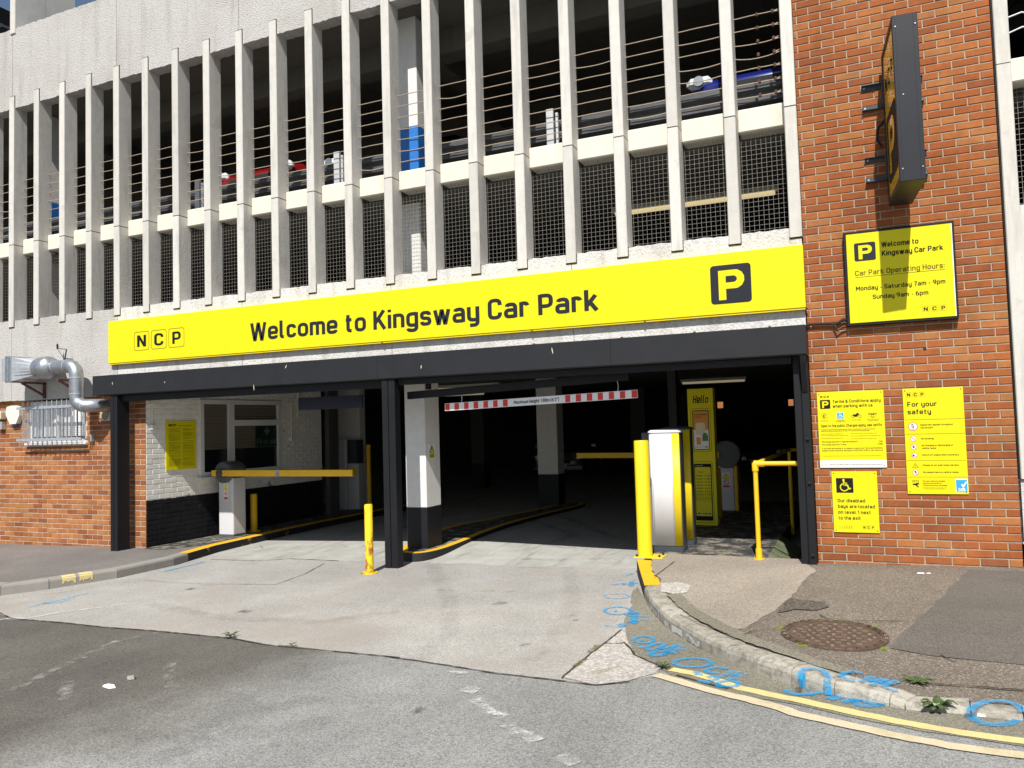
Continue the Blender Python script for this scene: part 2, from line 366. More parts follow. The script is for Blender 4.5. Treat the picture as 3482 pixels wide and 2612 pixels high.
# ------------------------------------------------------------------ object helpers
def link(o): col.objects.link(o); return o
def thing(name, label, cat, loc=(0, 0, 0), rz=0, group=None):
    o = link(bpy.data.objects.new(name, None)); o.location = loc; o.rotation_euler = (0, 0, rz); o.empty_display_size = .1
    o['label'] = label; o['category'] = cat
    if group: o['group'] = group
    return o
def tag(o, label, cat, group=None):
    o['label'] = label; o['category'] = cat
    if group: o['group'] = group
    return o
def struct(o): o['kind'] = 'structure'; return o
def root_loc(p):
    v = Vector((0, 0, 0))
    while p is not None: v += p.location; p = p.parent
    return v
def copy_tree(o, parent=None):
    c = link(o.copy()); c.parent = parent
    for ch in list(o.children): copy_tree(ch, c)
    return c
class MB:
    def __init__(s): s.v = []; s.f = []; s.mi = []; s.sm = []
    def add(s, vs, fs, mi=0, sm=False):
        b = len(s.v); s.v += [Vector(x) for x in vs]
        for f in fs: s.f.append([b+i for i in f]); s.mi.append(mi); s.sm.append(sm)
        return s
    def box(s, x0, x1, y0, y1, z0, z1, mi=0, ch=0):
        if ch <= 0:
            return s.add([(x0,y0,z0),(x1,y0,z0),(x1,y1,z0),(x0,y1,z0),(x0,y0,z1),(x1,y0,z1),(x1,y1,z1),(x0,y1,z1)],
                [(0,3,2,1),(4,5,6,7),(0,1,5,4),(1,2,6,5),(2,3,7,6),(3,0,4,7)], mi)
        c = ch   # chamfer all edges via 24 verts
        vs = []; 
        X, Y, Z = (x0, x1), (y0, y1), (z0, z1)
        idx = {}
        for i in (0,1):
            for j in (0,1):
                for k_ in (0,1):
                    sx, sy, sz = (1 if i==0 else -1), (1 if j==0 else -1), (1 if k_==0 else -1)
                    idx[i,j,k_,'x'] = len(vs); vs.append((X[i], Y[j]+sy*c, Z[k_]+sz*c))
                    idx[i,j,k_,'y'] = len(vs); vs.append((X[i]+sx*c, Y[j], Z[k_]+sz*c))
                    idx[i,j,k_,'z'] = len(vs); vs.append((X[i]+sx*c, Y[j]+sy*c, Z[k_]))
        fs = []
        for i in (0,1): fs.append([idx[i,0,0,'x'],idx[i,1,0,'x'],idx[i,1,1,'x'],idx[i,0,1,'x']])
        for j in (0,1): fs.append([idx[0,j,0,'y'],idx[1,j,0,'y'],idx[1,j,1,'y'],idx[0,j,1,'y']])
        for k_ in (0,1): fs.append([idx[0,0,k_,'z'],idx[1,0,k_,'z'],idx[1,1,k_,'z'],idx[0,1,k_,'z']])
        for i in (0,1):
            for j in (0,1):
                fs.append([idx[i,j,0,'x'],idx[i,j,1,'x'],idx[i,j,1,'y'],idx[i,j,0,'y']])
                for k_ in (0,1): fs.append([idx[i,j,k_,'x'],idx[i,j,k_,'y'],idx[i,j,k_,'z']])
        for i in (0,1):
            for k_ in (0,1): fs.append([idx[i,0,k_,'x'],idx[i,1,k_,'x'],idx[i,1,k_,'z'],idx[i,0,k_,'z']])
        for j in (0,1):
            for k_ in (0,1): fs.append([idx[0,j,k_,'y'],idx[1,j,k_,'y'],idx[1,j,k_,'z'],idx[0,j,k_,'z']])
        return s.add(vs, fs, mi)
    def ring(s, c, ax, r, n, ref=None):
        ax = Vector(ax).normalized(); a = Vector(ref or ((0,0,1) if abs(ax.z) < .9 else (1,0,0)))
        u = ax.cross(a).normalized(); v = ax.cross(u)
        return [Vector(c)+(u*math.cos(t)+v*math.sin(t))*r for t in (2*math.pi*i/n for i in range(n))]
    def tube(s, pts, r, n=8, mi=0, cap=True, sm=True, closed=False):
        pts = [Vector(p) for p in pts]; N = len(pts); vs = []; fs = []
        ref = None
        for i, p in enumerate(pts):
            a = pts[(i-1) % N] if (i > 0 or closed) else p; b = pts[(i+1) % N] if (i < N-1 or closed) else p
            t = (b-a).normalized()
            if ref is None: ref = Vector((0,0,1)) if abs(t.z) < .9 else Vector((1,0,0))
            u = t.cross(ref).normalized(); ref = u.cross(t).normalized()
            v = t.cross(u); rr = r[i] if isinstance(r, (list, tuple)) else r
            vs += [p+(u*math.cos(2*math.pi*k_/n)+v*math.sin(2*math.pi*k_/n))*rr for k_ in range(n)]
        for i in range(N if closed else N-1):
            for k_ in range(n):
                j = (i+1) % N; fs.append((i*n+k_, i*n+(k_+1) % n, j*n+(k_+1) % n, j*n+k_))
        s.add(vs, fs, mi, sm)
        if cap and not closed:
            s.add([vs[k_] for k_ in range(n)], [list(range(n))[::-1]], mi); s.add([vs[(N-1)*n+k_] for k_ in range(n)], [list(range(n))], mi)
        return s
    def cyl(s, p0, p1, r, n=16, mi=0, sm=True): return s.tube([p0, p1], r, n, mi, True, sm)
    def bar(s, p0, p1, w, h, mi=0, up=(0,0,1)):
        p0, p1 = Vector(p0), Vector(p1); t = (p1-p0).normalized(); up = Vector(up)
        u = t.cross(up)
        if u.length < 1e-4: u = t.cross(Vector((0,1,0)))
        u.normalize(); v = u.cross(t).normalized(); vs = []
        for p in (p0, p1):
            for a, b in ((-1,-1),(1,-1),(1,1),(-1,1)): vs.append(p+u*(a*w/2)+v*(b*h/2))
        return s.add(vs, [(0,1,2,3),(7,6,5,4),(0,4,5,1),(1,5,6,2),(2,6,7,3),(3,7,4,0)], mi)
    def prism(s, poly, axis, a, b, mi=0, sm=False):
        """poly: 2-D outline; axis 'y' -> (x,z) outline pushed y a..b, 'x' -> (y,z), 'z' -> (x,y)"""
        f = {'y': lambda p, t: (p[0], t, p[1]), 'x': lambda p, t: (t, p[0], p[1]), 'z': lambda p, t: (p[0], p[1], t)}[axis]
        n = len(poly); s.add([f(p, a) for p in poly], [list(range(n))], mi); s.add([f(p, b) for p in poly], [list(range(n))[::-1]], mi)
        s.add([f(p, a) for p in poly]+[f(p, b) for p in poly], [(i, n+i, n+(i+1) % n, (i+1) % n) for i in range(n)], mi, sm); return s
    def build(s, name, mats, parent=None, local=False, bevel=0, fix=True):
        off = Vector((0,0,0)) if (local or parent is None) else root_loc(parent)
        me = bpy.data.meshes.new(name); me.from_pydata([tuple(v-off) for v in s.v], [], s.f)
        for x in (mats if isinstance(mats, (list, tuple)) else [mats]): me.materials.append(M[x])
        for p, a, b in zip(me.polygons, s.mi, s.sm): p.material_index = a; p.use_smooth = b
        if fix:
            bm = bmesh.new(); bm.from_mesh(me); bmesh.ops.recalc_face_normals(bm, faces=bm.faces[:]); bm.to_mesh(me); bm.free()
        me.update(); o = link(bpy.data.objects.new(name, me)); o.parent = parent
        if bevel:
            bv = o.modifiers.new('bevel', 'BEVEL'); bv.width = bevel; bv.segments = 2; bv.limit_method = 'ANGLE'; bv.angle_limit = R(40)
        return o
def rrect(x0, x1, z0, z1, r, n=5):
    pts = []
    for cx, cz, a0 in ((x1-r, z1-r, 0), (x0+r, z1-r, 90), (x0+r, z0+r, 180), (x1-r, z0+r, 270)):
        for i in range(n+1):
            t = R(a0+90*i/n); pts.append((cx+r*math.cos(t), cz+r*math.sin(t)))
    return pts
_cache = {}
# ---- lettering: a plain engineering-style stroke alphabet (centre lines, capital height 1)
_L, _C, _X, _D = .07, .93, .66, -.20
GLYPH = {
'a': (.42, [(0,.17,[(.04,.56),(.05,_X),(.42,_X),(.42,0)]), (0,.15,[(.42,.385),(0,.385),(0,_L),(.42,_L)])]),
'b': (.42, [(0,0,[(0,1),(0,0)]), (0,.19,[(0,_L),(.42,_L),(.42,_X),(0,_X)])]),
'c': (.38, [(0,.18,[(.38,.5),(.38,_X),(0,_X),(0,_L),(.38,_L),(.38,.23)])]),
'd': (.42, [(0,0,[(.42,1),(.42,0)]), (0,.19,[(.42,_L),(0,_L),(0,_X),(.42,_X)])]),
'e': (.42, [(0,.18,[(.42,.36),(.42,_X),(0,_X),(0,_L),(.42,_L),(.41,.19)]), (0,0,[(0,.355),(.48,.355)])]),
'f': (.26, [(0,.13,[(.30,.93),(.09,.93),(.09,0)]), (0,0,[(-.03,_X),(.28,_X)])]),
'g': (.42, [(0,.19,[(.42,_L),(0,_L),(0,_X),(.42,_X)]), (0,.18,[(.42,.73),(.42,_D),(0,_D),(0,-.08)])]),
'h': (.40, [(0,0,[(0,1),(0,0)]), (0,.18,[(0,_X),(.40,_X),(.40,0)])]),
'i': (.0, [(0,0,[(0,.73),(0,0)]), (0,0,[(0,1.0),(0,.86)])]),
'j': (.1, [(0,.1,[(.1,.73),(.1,_D),(-.04,_D)]), (0,0,[(.1,1.0),(.1,.86)])]),
'k': (.40, [(0,0,[(0,1),(0,0)]), (0,0,[(.02,.25),(.38,.73)]), (0,0,[(.14,.42),(.42,0)])]),
'l': (.14, [(0,.12,[(0,1),(0,_L),(.16,_L)])]),
'm': (.68, [(0,0,[(0,.73),(0,0)]), (0,.15,[(0,_X),(.34,_X),(.34,0)]), (0,.15,[(.32,_X),(.68,_X),(.68,0)])]),
'n': (.40, [(0,0,[(0,.73),(0,0)]), (0,.18,[(0,_X),(.40,_X),(.40,0)])]),
'o': (.42, [(1,.2,[(0,_L),(.42,_L),(.42,_X),(0,_X)])]),
'p': (.42, [(0,0,[(0,.73),(0,-.27)]), (0,.19,[(0,_L),(.42,_L),(.42,_X),(0,_X)])]),
'q': (.42, [(0,0,[(.42,.73),(.42,-.27)]), (0,.19,[(.42,_L),(0,_L),(0,_X),(.42,_X)])]),
'r': (.26, [(0,0,[(0,.73),(0,0)]), (0,.13,[(0,_X),(.25,_X),(.27,.54)])]),
's': (.38, [(0,.14,[(.37,.52),(.37,_X),(0,_X),(0,.38),(.38,.35),(.38,_L),(0,_L),(0,.2)])]),
't': (.27, [(0,.13,[(.09,.93),(.09,_L),(.28,_L)]), (0,0,[(-.03,_X),(.28,_X)])]),
'u': (.40, [(0,.18,[(0,.73),(0,_L),(.40,_L)]), (0,0,[(.40,.73),(.40,0)])]),
'v': (.42, [(0,0,[(0,.73),(.19,.04),(.23,.04),(.42,.73)])]),
'w': (.66, [(0,0,[(0,.73),(.15,.04),(.19,.04),(.31,.66),(.35,.66),(.47,.04),(.51,.04),(.66,.73)])]),
'x': (.40, [(0,0,[(0,.73),(.40,0)]), (0,0,[(.40,.73),(0,0)])]),
'y': (.40, [(0,.18,[(0,.73),(0,_L),(.40,_L)]), (0,.17,[(.40,.73),(.40,_D),(.04,_D)])]),
'z': (.38, [(0,0,[(0,_X),(.36,_X),(.02,_L),(.38,_L)])]),
'A': (.60, [(0,0,[(0,0),(.28,.94),(.32,.94),(.60,0)]), (0,0,[(.10,.28),(.5,.28)])]),
'B': (.48, [(0,0,[(0,0),(0,1)]), (0,.17,[(0,_C),(.45,_C),(.45,.52),(0,.52)]), (0,.18,[(0,.52),(.48,.52),(.48,_L),(0,_L)])]),
'C': (.46, [(0,.2,[(.46,.68),(.46,_C),(0,_C),(0,_L),(.46,_L),(.46,.32)])]),
'D': (.48, [(0,0,[(0,0),(0,1)]), (0,.22,[(0,_C),(.48,_C),(.48,_L),(0,_L)])]),
'E': (.42, [(0,0,[(.43,_C),(0,_C),(0,_L),(.43,_L)]), (0,0,[(0,.52),(.37,.52)])]),
'F': (.42, [(0,0,[(.43,_C),(0,_C),(0,0)]), (0,0,[(0,.50),(.37,.50)])]),
'G': (.46, [(0,.2,[(.46,.70),(.46,_C),(0,_C),(0,_L),(.46,_L),(.46,.46)]), (0,0,[(.24,.48),(.53,.48)])]),
'H': (.48, [(0,0,[(0,0),(0,1)]), (0,0,[(.48,0),(.48,1)]), (0,0,[(0,.52),(.48,.52)])]),
'I': (.0, [(0,0,[(0,0),(0,1)])]),
'J': (.30, [(0,.17,[(.3,1),(.3,_L),(0,_L),(0,.24)])]),
'K': (.48, [(0,0,[(0,0),(0,1)]), (0,0,[(.02,.36),(.46,1)]), (0,0,[(.17,.57),(.50,0)])]),
'L': (.42, [(0,0,[(0,1),(0,_L),(.42,_L)])]),
'M': (.62, [(0,0,[(0,0),(0,.96)]), (0,0,[(0,.96),(.31,.36),(.62,.96)]), (0,0,[(.62,.96),(.62,0)])]),
'N': (.48, [(0,0,[(0,0),(0,1)]), (0,0,[(.02,.97),(.46,.03)]), (0,0,[(.48,1),(.48,0)])]),
'O': (.48, [(1,.22,[(0,_L),(.48,_L),(.48,_C),(0,_C)])]),
'P': (.46, [(0,0,[(0,0),(0,1)]), (0,.2,[(0,_C),(.46,_C),(.46,.42),(0,.42)])]),
'R': (.46, [(0,0,[(0,0),(0,1)]), (0,.2,[(0,_C),(.45,_C),(.45,.45),(0,.45)]), (0,0,[(.22,.46),(.48,0)])]),
'S': (.46, [(0,.19,[(.45,.72),(.45,_C),(0,_C),(0,.54),(.46,.48),(.46,_L),(0,_L),(0,.28)])]),
'T': (.50, [(0,0,[(0,_C),(.50,_C)]), (0,0,[(.25,_C),(.25,0)])]),
'U': (.48, [(0,.2,[(0,1),(0,_L),(.48,_L),(.48,1)])]),
'V': (.52, [(0,0,[(0,1),(.24,.04),(.28,.04),(.52,1)])]),
'W': (.80, [(0,0,[(0,1),(.17,.04),(.21,.04),(.38,.92),(.42,.92),(.59,.04),(.63,.04),(.80,1)])]),
'X': (.5, [(0,0,[(0,1),(.5,0)]), (0,0,[(.5,1),(0,0)])]),
'Y': (.52, [(0,0,[(0,1),(.26,.44),(.52,1)]), (0,0,[(.26,.46),(.26,0)])]),
'0': (.44, [(1,.2,[(0,_L),(.44,_L),(.44,_C),(0,_C)])]),
'1': (.22, [(0,0,[(0,.76),(.2,.96),(.2,0)])]),
'2': (.44, [(0,.18,[(0,.72),(0,_C),(.43,_C),(.43,.60),(.03,.08)]), (0,0,[(0,_L),(.46,_L)])]),
'3': (.44, [(0,.16,[(0,.76),(0,_C),(.42,_C),(.42,.53),(.14,.53)]), (0,.18,[(.14,.53),(.44,.53),(.44,_L),(0,_L),(0,.24)])]),
'4': (.46, [(0,0,[(.32,0),(.32,.52)]), (0,0,[(.26,1),(.02,.22),(.48,.22)])]),
'5': (.44, [(0,0,[(.42,_C),(.05,_C),(.04,.5)]), (0,.17,[(.04,.56),(.43,.56),(.43,_L),(0,_L),(0,.22)])]),
'6': (.44, [(1,.18,[(0,_L),(.44,_L),(.44,.56),(0,.56)]), (0,.12,[(0,.32),(0,.62),(.26,1)])]),
'7': (.44, [(0,0,[(0,_C),(.42,_C),(.16,0)])]),
'8': (.44, [(1,.17,[(.03,.53),(.41,.53),(.41,_C),(.03,_C)]), (1,.18,[(0,_L),(.44,_L),(.44,.53),(0,.53)])]),
'9': (.44, [(1,.18,[(0,.44),(.44,.44),(.44,_C),(0,_C)]), (0,.12,[(.44,.68),(.44,.38),(.18,0)])]),
'-': (.24, [(0,0,[(0,.38),(.26,.38)])]), '.': (.0, [(0,0,[(0,0),(0,.14)])]), ',': (.0, [(0,0,[(.02,.14),(-.04,-.12)])]),
':': (.0, [(0,0,[(0,.10),(0,.24)]), (0,0,[(0,.55),(0,.69)])]), "'": (.0, [(0,0,[(0,1),(0,.76)])]), '"': (.16, [(0,0,[(0,1),(0,.76)]), (0,0,[(.16,1),(.16,.76)])]),
'!': (.0, [(0,0,[(0,1),(0,.30)]), (0,0,[(0,.14),(0,0)])]), '(': (.14, [(0,.25,[(.16,1.06),(0,.8),(0,.14),(.16,-.12)])]), ')': (.14, [(0,.25,[(0,1.06),(.15,.8),(.15,.14),(0,-.12)])]),
'&': (.52, [(0,.13,[(.54,0),(.07,.70),(.07,_C),(.36,_C),(.36,.68),(0,.40),(0,_L),(.36,_L),(.52,.42)])]),
'£': (.44, [(0,.18,[(.42,.74),(.42,_C),(.12,_C),(.12,_L)]), (0,0,[(0,_L),(.46,_L)]), (0,0,[(0,.48),(.34,.48)])]),
}
def _round(pts, r, closed):
    if r <= 0: return pts
    out = []; n = len(pts)
    for i, p in enumerate(pts):
        if not closed and i in (0, n-1): out.append(p); continue
        a, b, c = Vector(pts[i-1]), Vector(p), Vector(pts[(i+1) % n]); la, lc = (a-b).length, (c-b).length
        ka = 1.0 if (not closed and i-1 == 0) else .5; kc = 1.0 if (not closed and i+1 == n-1) else .5
        ra, rc = min(r, la*ka), min(r, lc*kc); s, e = b+(a-b)*(ra/la), b+(c-b)*(rc/lc)
        for k in range(6):
            t = k/5; q = s*(1-t)**2+b*(2*t*(1-t))*1.0+e*t*t
            out.append((q.x, q.y))
    return out
def text_mesh(s, bold=0.0, space=1.0, shear=0):
    key = (s, bold, space, shear)
    if key in _cache: return _cache[key]
    t = .115+bold*2.0; vs = []; fs = []; x = 0.0; k = 0
    for ch in s:
        if ch == ' ': x += .30; continue
        w_, strokes = GLYPH.get(ch, GLYPH['o'])
        for closed, r, pts in strokes:
            P = [Vector(p) for p in _round(pts, r, closed)]
            Q = [P[0]]
            for p in P[1:]:
                if (p-Q[-1]).length > 1e-4: Q.append(p)
            if closed and (Q[0]-Q[-1]).length < 1e-4: Q.pop()
            n = len(Q); b0 = len(vs); k += 1
            for i, p in enumerate(Q):
                a = Q[i-1] if (i > 0 or closed) else None; b = Q[(i+1) % n] if (i < n-1 or closed) else None
                d0 = (p-a).normalized() if a is not None else (b-p).normalized(); d1 = (b-p).normalized() if b is not None else d0
                n0, n1 = Vector((-d0.y, d0.x)), Vector((-d1.y, d1.x)); m_ = (n0+n1); m_ = m_.normalized() if m_.length > 1e-3 else n0
                h = t/2/max(.5, m_.dot(n0))
                for sg in (-1, 1):
                    q = p+m_*h*sg; vs.append(Vector((x+q.x+shear*q.y, q.y, (k % 6)*.00010)))
            for i in range(n if closed else n-1):
                j = (i+1) % n; fs.append([b0+2*i+1, b0+2*i, b0+2*j, b0+2*j+1])
        x += w_+.27*space
    _cache[key] = (vs, fs); return vs, fs
CAPH = 1.0
def text(parent, s, x0, x1, z, h, y, mat='ink', bold=.02, name='lettering', space=1.0, shear=0, frame=None, align='fit'):
    """lettering facing -Y: x0..x1 wide, baseline z, capital height h; frame maps (x, y, z) elsewhere"""
    vs, fs = text_mesh(s, bold, space, shear)
    if not vs: return
    a = min(v.x for v in vs); b = max(v.x for v in vs); sz = h/CAPH
    sx = (x1-x0)/(b-a) if align == 'fit' else sz*(x1 if x1 else .92)
    if h > .09 and len(s) > 1:      # large letters are cut out one by one
        words = []; cur = 0.0
        for ch in s:
            if ch != ' ':
                g = GLYPH.get(ch, GLYPH['o']); vv, ff = text_mesh(ch, bold, space, shear); mb = MB()
                P = [Vector((x0+(cur+v.x-a)*sx, y-v.z, z+v.y*sz)) for v in vv]
                mb.add([frame(p) for p in P] if frame else P, ff); mb.build('letter', mat, parent, fix=False)
            cur += .30 if ch == ' ' else GLYPH.get(ch, GLYPH['o'])[0]+.27*space
        return
    mb = MB(); P = []
    for v in vs:
        p = Vector((x0+(v.x-a)*sx, y-v.z, z+v.y*sz)); P.append(frame(p) if frame else p)
    mb.add(P, fs); return mb.build(name, mat, parent, fix=False)
def flat(parent, name, poly, y, mat, frame=None, d=None):
    mb = MB(); P = [Vector((p[0], y, p[1])) for p in poly]
    if frame: P = [frame(p) for p in P]
    mb.add(P, [list(range(len(P)))]); return mb.build(name, mat, parent, fix=False)
def ring_flat(parent, name, outer, inner, y, mat, frame=None):
    n = len(outer); P = [Vector((p[0], y, p[1])) for p in outer+inner]
    if frame: P = [frame(p) for p in P]
    mb = MB(); mb.add(P, [(i, (i+1) % n, n+(i+1) % n, n+i) for i in range(n)]); return mb.build(name, mat, parent, fix=False)
def circ(cx, cz, r, n=24): return [(cx+r*math.cos(2*math.pi*i/n), cz+r*math.sin(2*math.pi*i/n)) for i in range(n)]
def sheet(name, pts, mat, zf, lift=0.0, parent=None, kind='structure'):
    """flat ground polygon laid on the height function zf(x,y)"""
    me = bpy.data.meshes.new(name); bm = bmesh.new()
    vs = [bm.verts.new((p[0], p[1], 0)) for p in pts]; f = bm.faces.new(vs); bmesh.ops.triangulate(bm, faces=[f])
    for v in bm.verts: v.co.z = zf(v.co.x, v.co.y)+lift
    bmesh.ops.recalc_face_normals(bm, faces=bm.faces[:])
    if sum(f.normal.z for f in bm.faces) < 0: bmesh.ops.reverse_faces(bm, faces=bm.faces[:])
    bm.to_mesh(me); bm.free(); me.materials.append(M[mat]); o = link(bpy.data.objects.new(name, me)); o.parent = parent
    if kind: o['kind'] = kind
    return o
def wobble(pts, amp, step=.12, seed=1, closed=False):
    rnd = random.Random(seed); out = []; P = [Vector((p[0], p[1], 0)) for p in pts]
    rng = range(len(P) if closed else len(P)-1)
    for i in rng:
        a, b = P[i], P[(i+1) % len(P)]; n = max(1, int((b-a).length/step))
        for k_ in range(n):
            q = a.lerp(b, k_/n); q += Vector((rnd.uniform(-amp, amp), rnd.uniform(-amp, amp), 0)); out.append((q.x, q.y))
    if not closed: out.append((P[-1].x, P[-1].y))
    return out
def ribbon(name, pts, width, mat, zf, lift, parent=None, jag=0.0, seed=3, sub=.05):
    """a strip lying on the ground (paint line); the attribute edge fades to 0 at its borders"""
    rnd = random.Random(seed); P = [Vector((p[0], p[1], 0)) for p in pts]; Q = []
    for i in range(len(P)-1):
        n = max(1, int((P[i+1]-P[i]).length/sub))
        for k_ in range(n): Q.append(P[i].lerp(P[i+1], k_/n))
    Q.append(P[-1]); vs = []; ed = []; fs = []
    for i, q in enumerate(Q):
        t = (Q[min(i+1, len(Q)-1)]-Q[max(i-1, 0)]).normalized(); nrm = Vector((-t.y, t.x, 0))
        wl = width/2*(1+rnd.uniform(-jag, jag)); wr = width/2*(1+rnd.uniform(-jag, jag))
        for off, e in ((-wl, 0), (-wl*.5, .6), (0, 1), (wr*.5, .6), (wr, 0)):
            p = q+nrm*off; vs.append((p.x, p.y, zf(p.x, p.y)+lift)); ed.append(e)
    for i in range(len(Q)-1):
        for k_ in range(4): fs.append((i*5+k_, (i+1)*5+k_, (i+1)*5+k_+1, i*5+k_+1))
    me = bpy.data.meshes.new(name); me.from_pydata(vs, [], fs); a = me.attributes.new('edge', 'FLOAT', 'POINT')
    a.data.foreach_set('value', [float(e) for e in ed]); me.materials.append(M[mat])
    if me.polygons and me.polygons[0].normal.z < 0: me.flip_normals()
    o = link(bpy.data.objects.new(name, me)); o.parent = parent
    return o

# ================================================================== GROUND
def rz(x, y): return road_z(x)
road = sheet('road', [(-70, -70), (70, -70), (70, .2), (-70, .2)], 'asphalt_road', rz)
zA = zoom(2050, 1850, 1936/700); zB = zoom(2700, 2050, 2212/782)
zC = zoom(0, 1700, 1.58); zD = zoom(1300, 1700, 2183/1200); zE = zoom(2100, 1800, 2212/1382)
def rp(z, a, b, h=0):
    p = road_pt(*z(a, b), h); return (p.x, p.y)
def pp(z, a, b, h=0):
    p = pave_pt(*z(a, b), h); return (p.x, p.y)

# kerb of the right-hand pavement: seam points on its top front edge
KR = []
for z, a, b, h in [(zA, 318, 150, .150), (zA, 348, 262, .132), (zA, 388, 392, .118), (zA, 440, 490, .110), (zA, 520, 590, .106), (zA, 635, 690, .105), (zA, 770, 770, .104),
                   (zA, 935, 860, .106), (zA, 1160, 960, .107), (zA, 1445, 1060, .107), (zA, 1770, 1170, .104), (zB, 385, 757, .085), (zB, 915, 895, .058), (zB, 1060, 950, .045)]:
    p = road_pt(*z(a, b), h); KR.append((p.x, p.y, h))
KD = []
for z, a, b, h in [(zB, 1068, 962, .04), (zB, 1700, 1015, .036), (zB, 2212, 1085, .036)]:
    p = road_pt(*z(a, b), h); KD.append((p.x, p.y, h))
dx = KD[-1][0]-KD[0][0]; sl_ = (KD[-1][1]-KD[0][1])/dx
for e in (1.0, 1.0, 1.2, 6.0, 40): KD.append((KD[-1][0]+e, KD[-1][1]+e*sl_*.75, .036))
KALL = KR+KD
kx = [p[0] for p in KALL]; ky = [p[1] for p in KALL]; kh = [p[2] for p in KALL]
def pv(x, y):
    yk = interp(x, kx, ky); t = max(0, min(1, (y-yk-.14)/1.6)); t = t*t*(3-2*t)
    tb = max(0, min(1, (y+1.5)/1.4)); t = max(t, tb*tb*(3-2*tb))
    return (road_z(x)+interp(x, kx, kh))*(1-t) + pave_z(x)*t
def normals(pl):
    out = []
    for i in range(len(pl)):
        a = Vector(pl[max(i-1, 0)][:2]); b = Vector(pl[min(i+1, len(pl)-1)][:2]); t = (b-a).normalized(); out.append(Vector((-t.y, t.x)))
    return out
KN = normals(KALL)
KBACK = [(p[0]+n.x*.15, p[1]+n.y*.15) for p, n in zip(KALL, KN)]
def sub_sheet(name, pts, mat, zf, lift, parent, cuts=3):
    me = bpy.data.meshes.new(name); bm = bmesh.new(); f = bm.faces.new([bm.verts.new((p[0], p[1], 0)) for p in pts])
    bmesh.ops.triangulate(bm, faces=[f])
    for _ in range(cuts):
        long_ = [e for e in bm.edges if e.calc_length() > .3 and e.calc_length() < 12]
        bmesh.ops.subdivide_edges(bm, edges=long_, cuts=1); bmesh.ops.triangulate(bm, faces=bm.faces[:])
    for v in bm.verts: v.co.z = zf(v.co.x, v.co.y)+lift
    bmesh.ops.recalc_face_normals(bm, faces=bm.faces[:])
    if sum(f.normal.z for f in bm.faces) < 0: bmesh.ops.reverse_faces(bm, faces=bm.faces[:])
    bm.to_mesh(me); bm.free(); me.materials.append(M[mat]); o = link(bpy.data.objects.new(name, me)); o.parent = parent
    return o
pavement = sub_sheet('pavement', KBACK+[(70, .05), (-.02, .05), (-.02, .2), (-1.74, .22)], 'pavement_rough', pv, 0, None, 5); struct(pavement)
# lighter old concrete surface beside the kerb, smooth newer tarmac on the right, dark repair
pale = [(-1.74, .20), (-.10, .20), (-.14, -.02)]+[pp(zE, a, b) for a, b in [(1085, 225), (1010, 280), (980, 330), (930, 385), (880, 430), (760, 500), (690, 545), (600, 545), (500, 500), (420, 440), (330, 350), (225, 315), (245, 270), (200, 250)]]
sub_sheet('pavement_surface', wobble(pale, .012, .1, 4, True), 'pavement_pale', pv, .004, pavement, 3)
smooth = [pp(zE, a, b) for a, b in [(1910, 222), (1800, 330), (1700, 440), (1600, 520), (1510, 610), (1490, 650)]]+[pp(zE, 1700, 690), pp(zE, 2000, 720), pp(zE, 2400, 760), (3.5, -2.6), (60, -3), (60, -.02)]
sub_sheet('pavement_surface', wobble(smooth[:6], .01, .1, 5)+smooth[6:], 'pavement_smooth', pv, .004, pavement, 3)
sub_sheet('pavement_repair', wobble([pp(zE, a, b) for a, b in [(930, 378), (1130, 402), (1150, 425), (1090, 445), (960, 440), (870, 460)]], .012, .06, 6, True), 'asphalt_patch', pv, .008, pavement, 2)
sub_sheet('pavement_repair', wobble([pp(zE, a, b) for a, b in [(230, 300), (330, 290), (400, 310), (390, 345), (340, 360), (240, 345)]], .012, .06, 8, True), 'patch_concrete', pv, .008, pavement, 2)
# pale mortar haunch behind the kerb stones
hb = [(p[0]+n.x*.205, p[1]+n.y*.205) for p, n in zip(KR, KN)]
ribbon('kerb_haunch', hb[3:12], .115, 'gutter', pv, .010, pavement, .12, 11)
for i, pl in enumerate([[(1100, 470), (1160, 505), (1200, 505), (1610, 505)], [(2212, 885), (1900, 862), (1700, 850), (1590, 835)], [(1760, 690), (1800, 715), (1850, 730)], [(690, 580), (730, 560), (860, 548)], [(640, 605), (560, 560), (430, 510), (340, 470)], [(310, 180), (250, 225), (200, 262)]]):
    ribbon('pavement_crack', [pp(zE, a, b) for a, b in pl], .016 if i == 1 else .007, 'crack', pv, .011, pavement, .7, 20+i)

# kerb stones
def kerb_piece(name, a, b, na, nb, wid, mats, parent, zf, gap=.006, r=.03, drop=.16, split=False):
    A, B = Vector((a[0], a[1], 0)), Vector((b[0], b[1], 0)); t = (B-A).normalized(); mb = MB(); secs = []
    for P, h, n, s in ((A, a[2], na, 1), (B, b[2], nb, -1)):
        base = zf(P.x, P.y); n3 = Vector((n.x, n.y, 0)); prof = [(0, -drop), (0, h-r), (r*.3, h-r*.3), (r, h), (wid*.62, h+.001), (wid, h), (wid, -drop)]
        secs.append([P+t*(s*gap/2)+n3*u+Vector((0, 0, base+q)) for u, q in prof])
    n = len(secs[0])
    for i in range(n-1):
        mi = 1 if (split and i >= 2 and i <= 4) else 0
        mb.add([secs[0][i], secs[0][i+1], secs[1][i+1], secs[1][i]], [(0, 1, 2, 3)], mi)
    mb.add(secs[0], [list(range(n))]); mb.add(secs[1], [list(range(n))[::-1]])
    return mb.build(name, mats, parent)
kerb = struct(link(bpy.data.objects.new('kerb', None)))
rnd = random.Random(5)
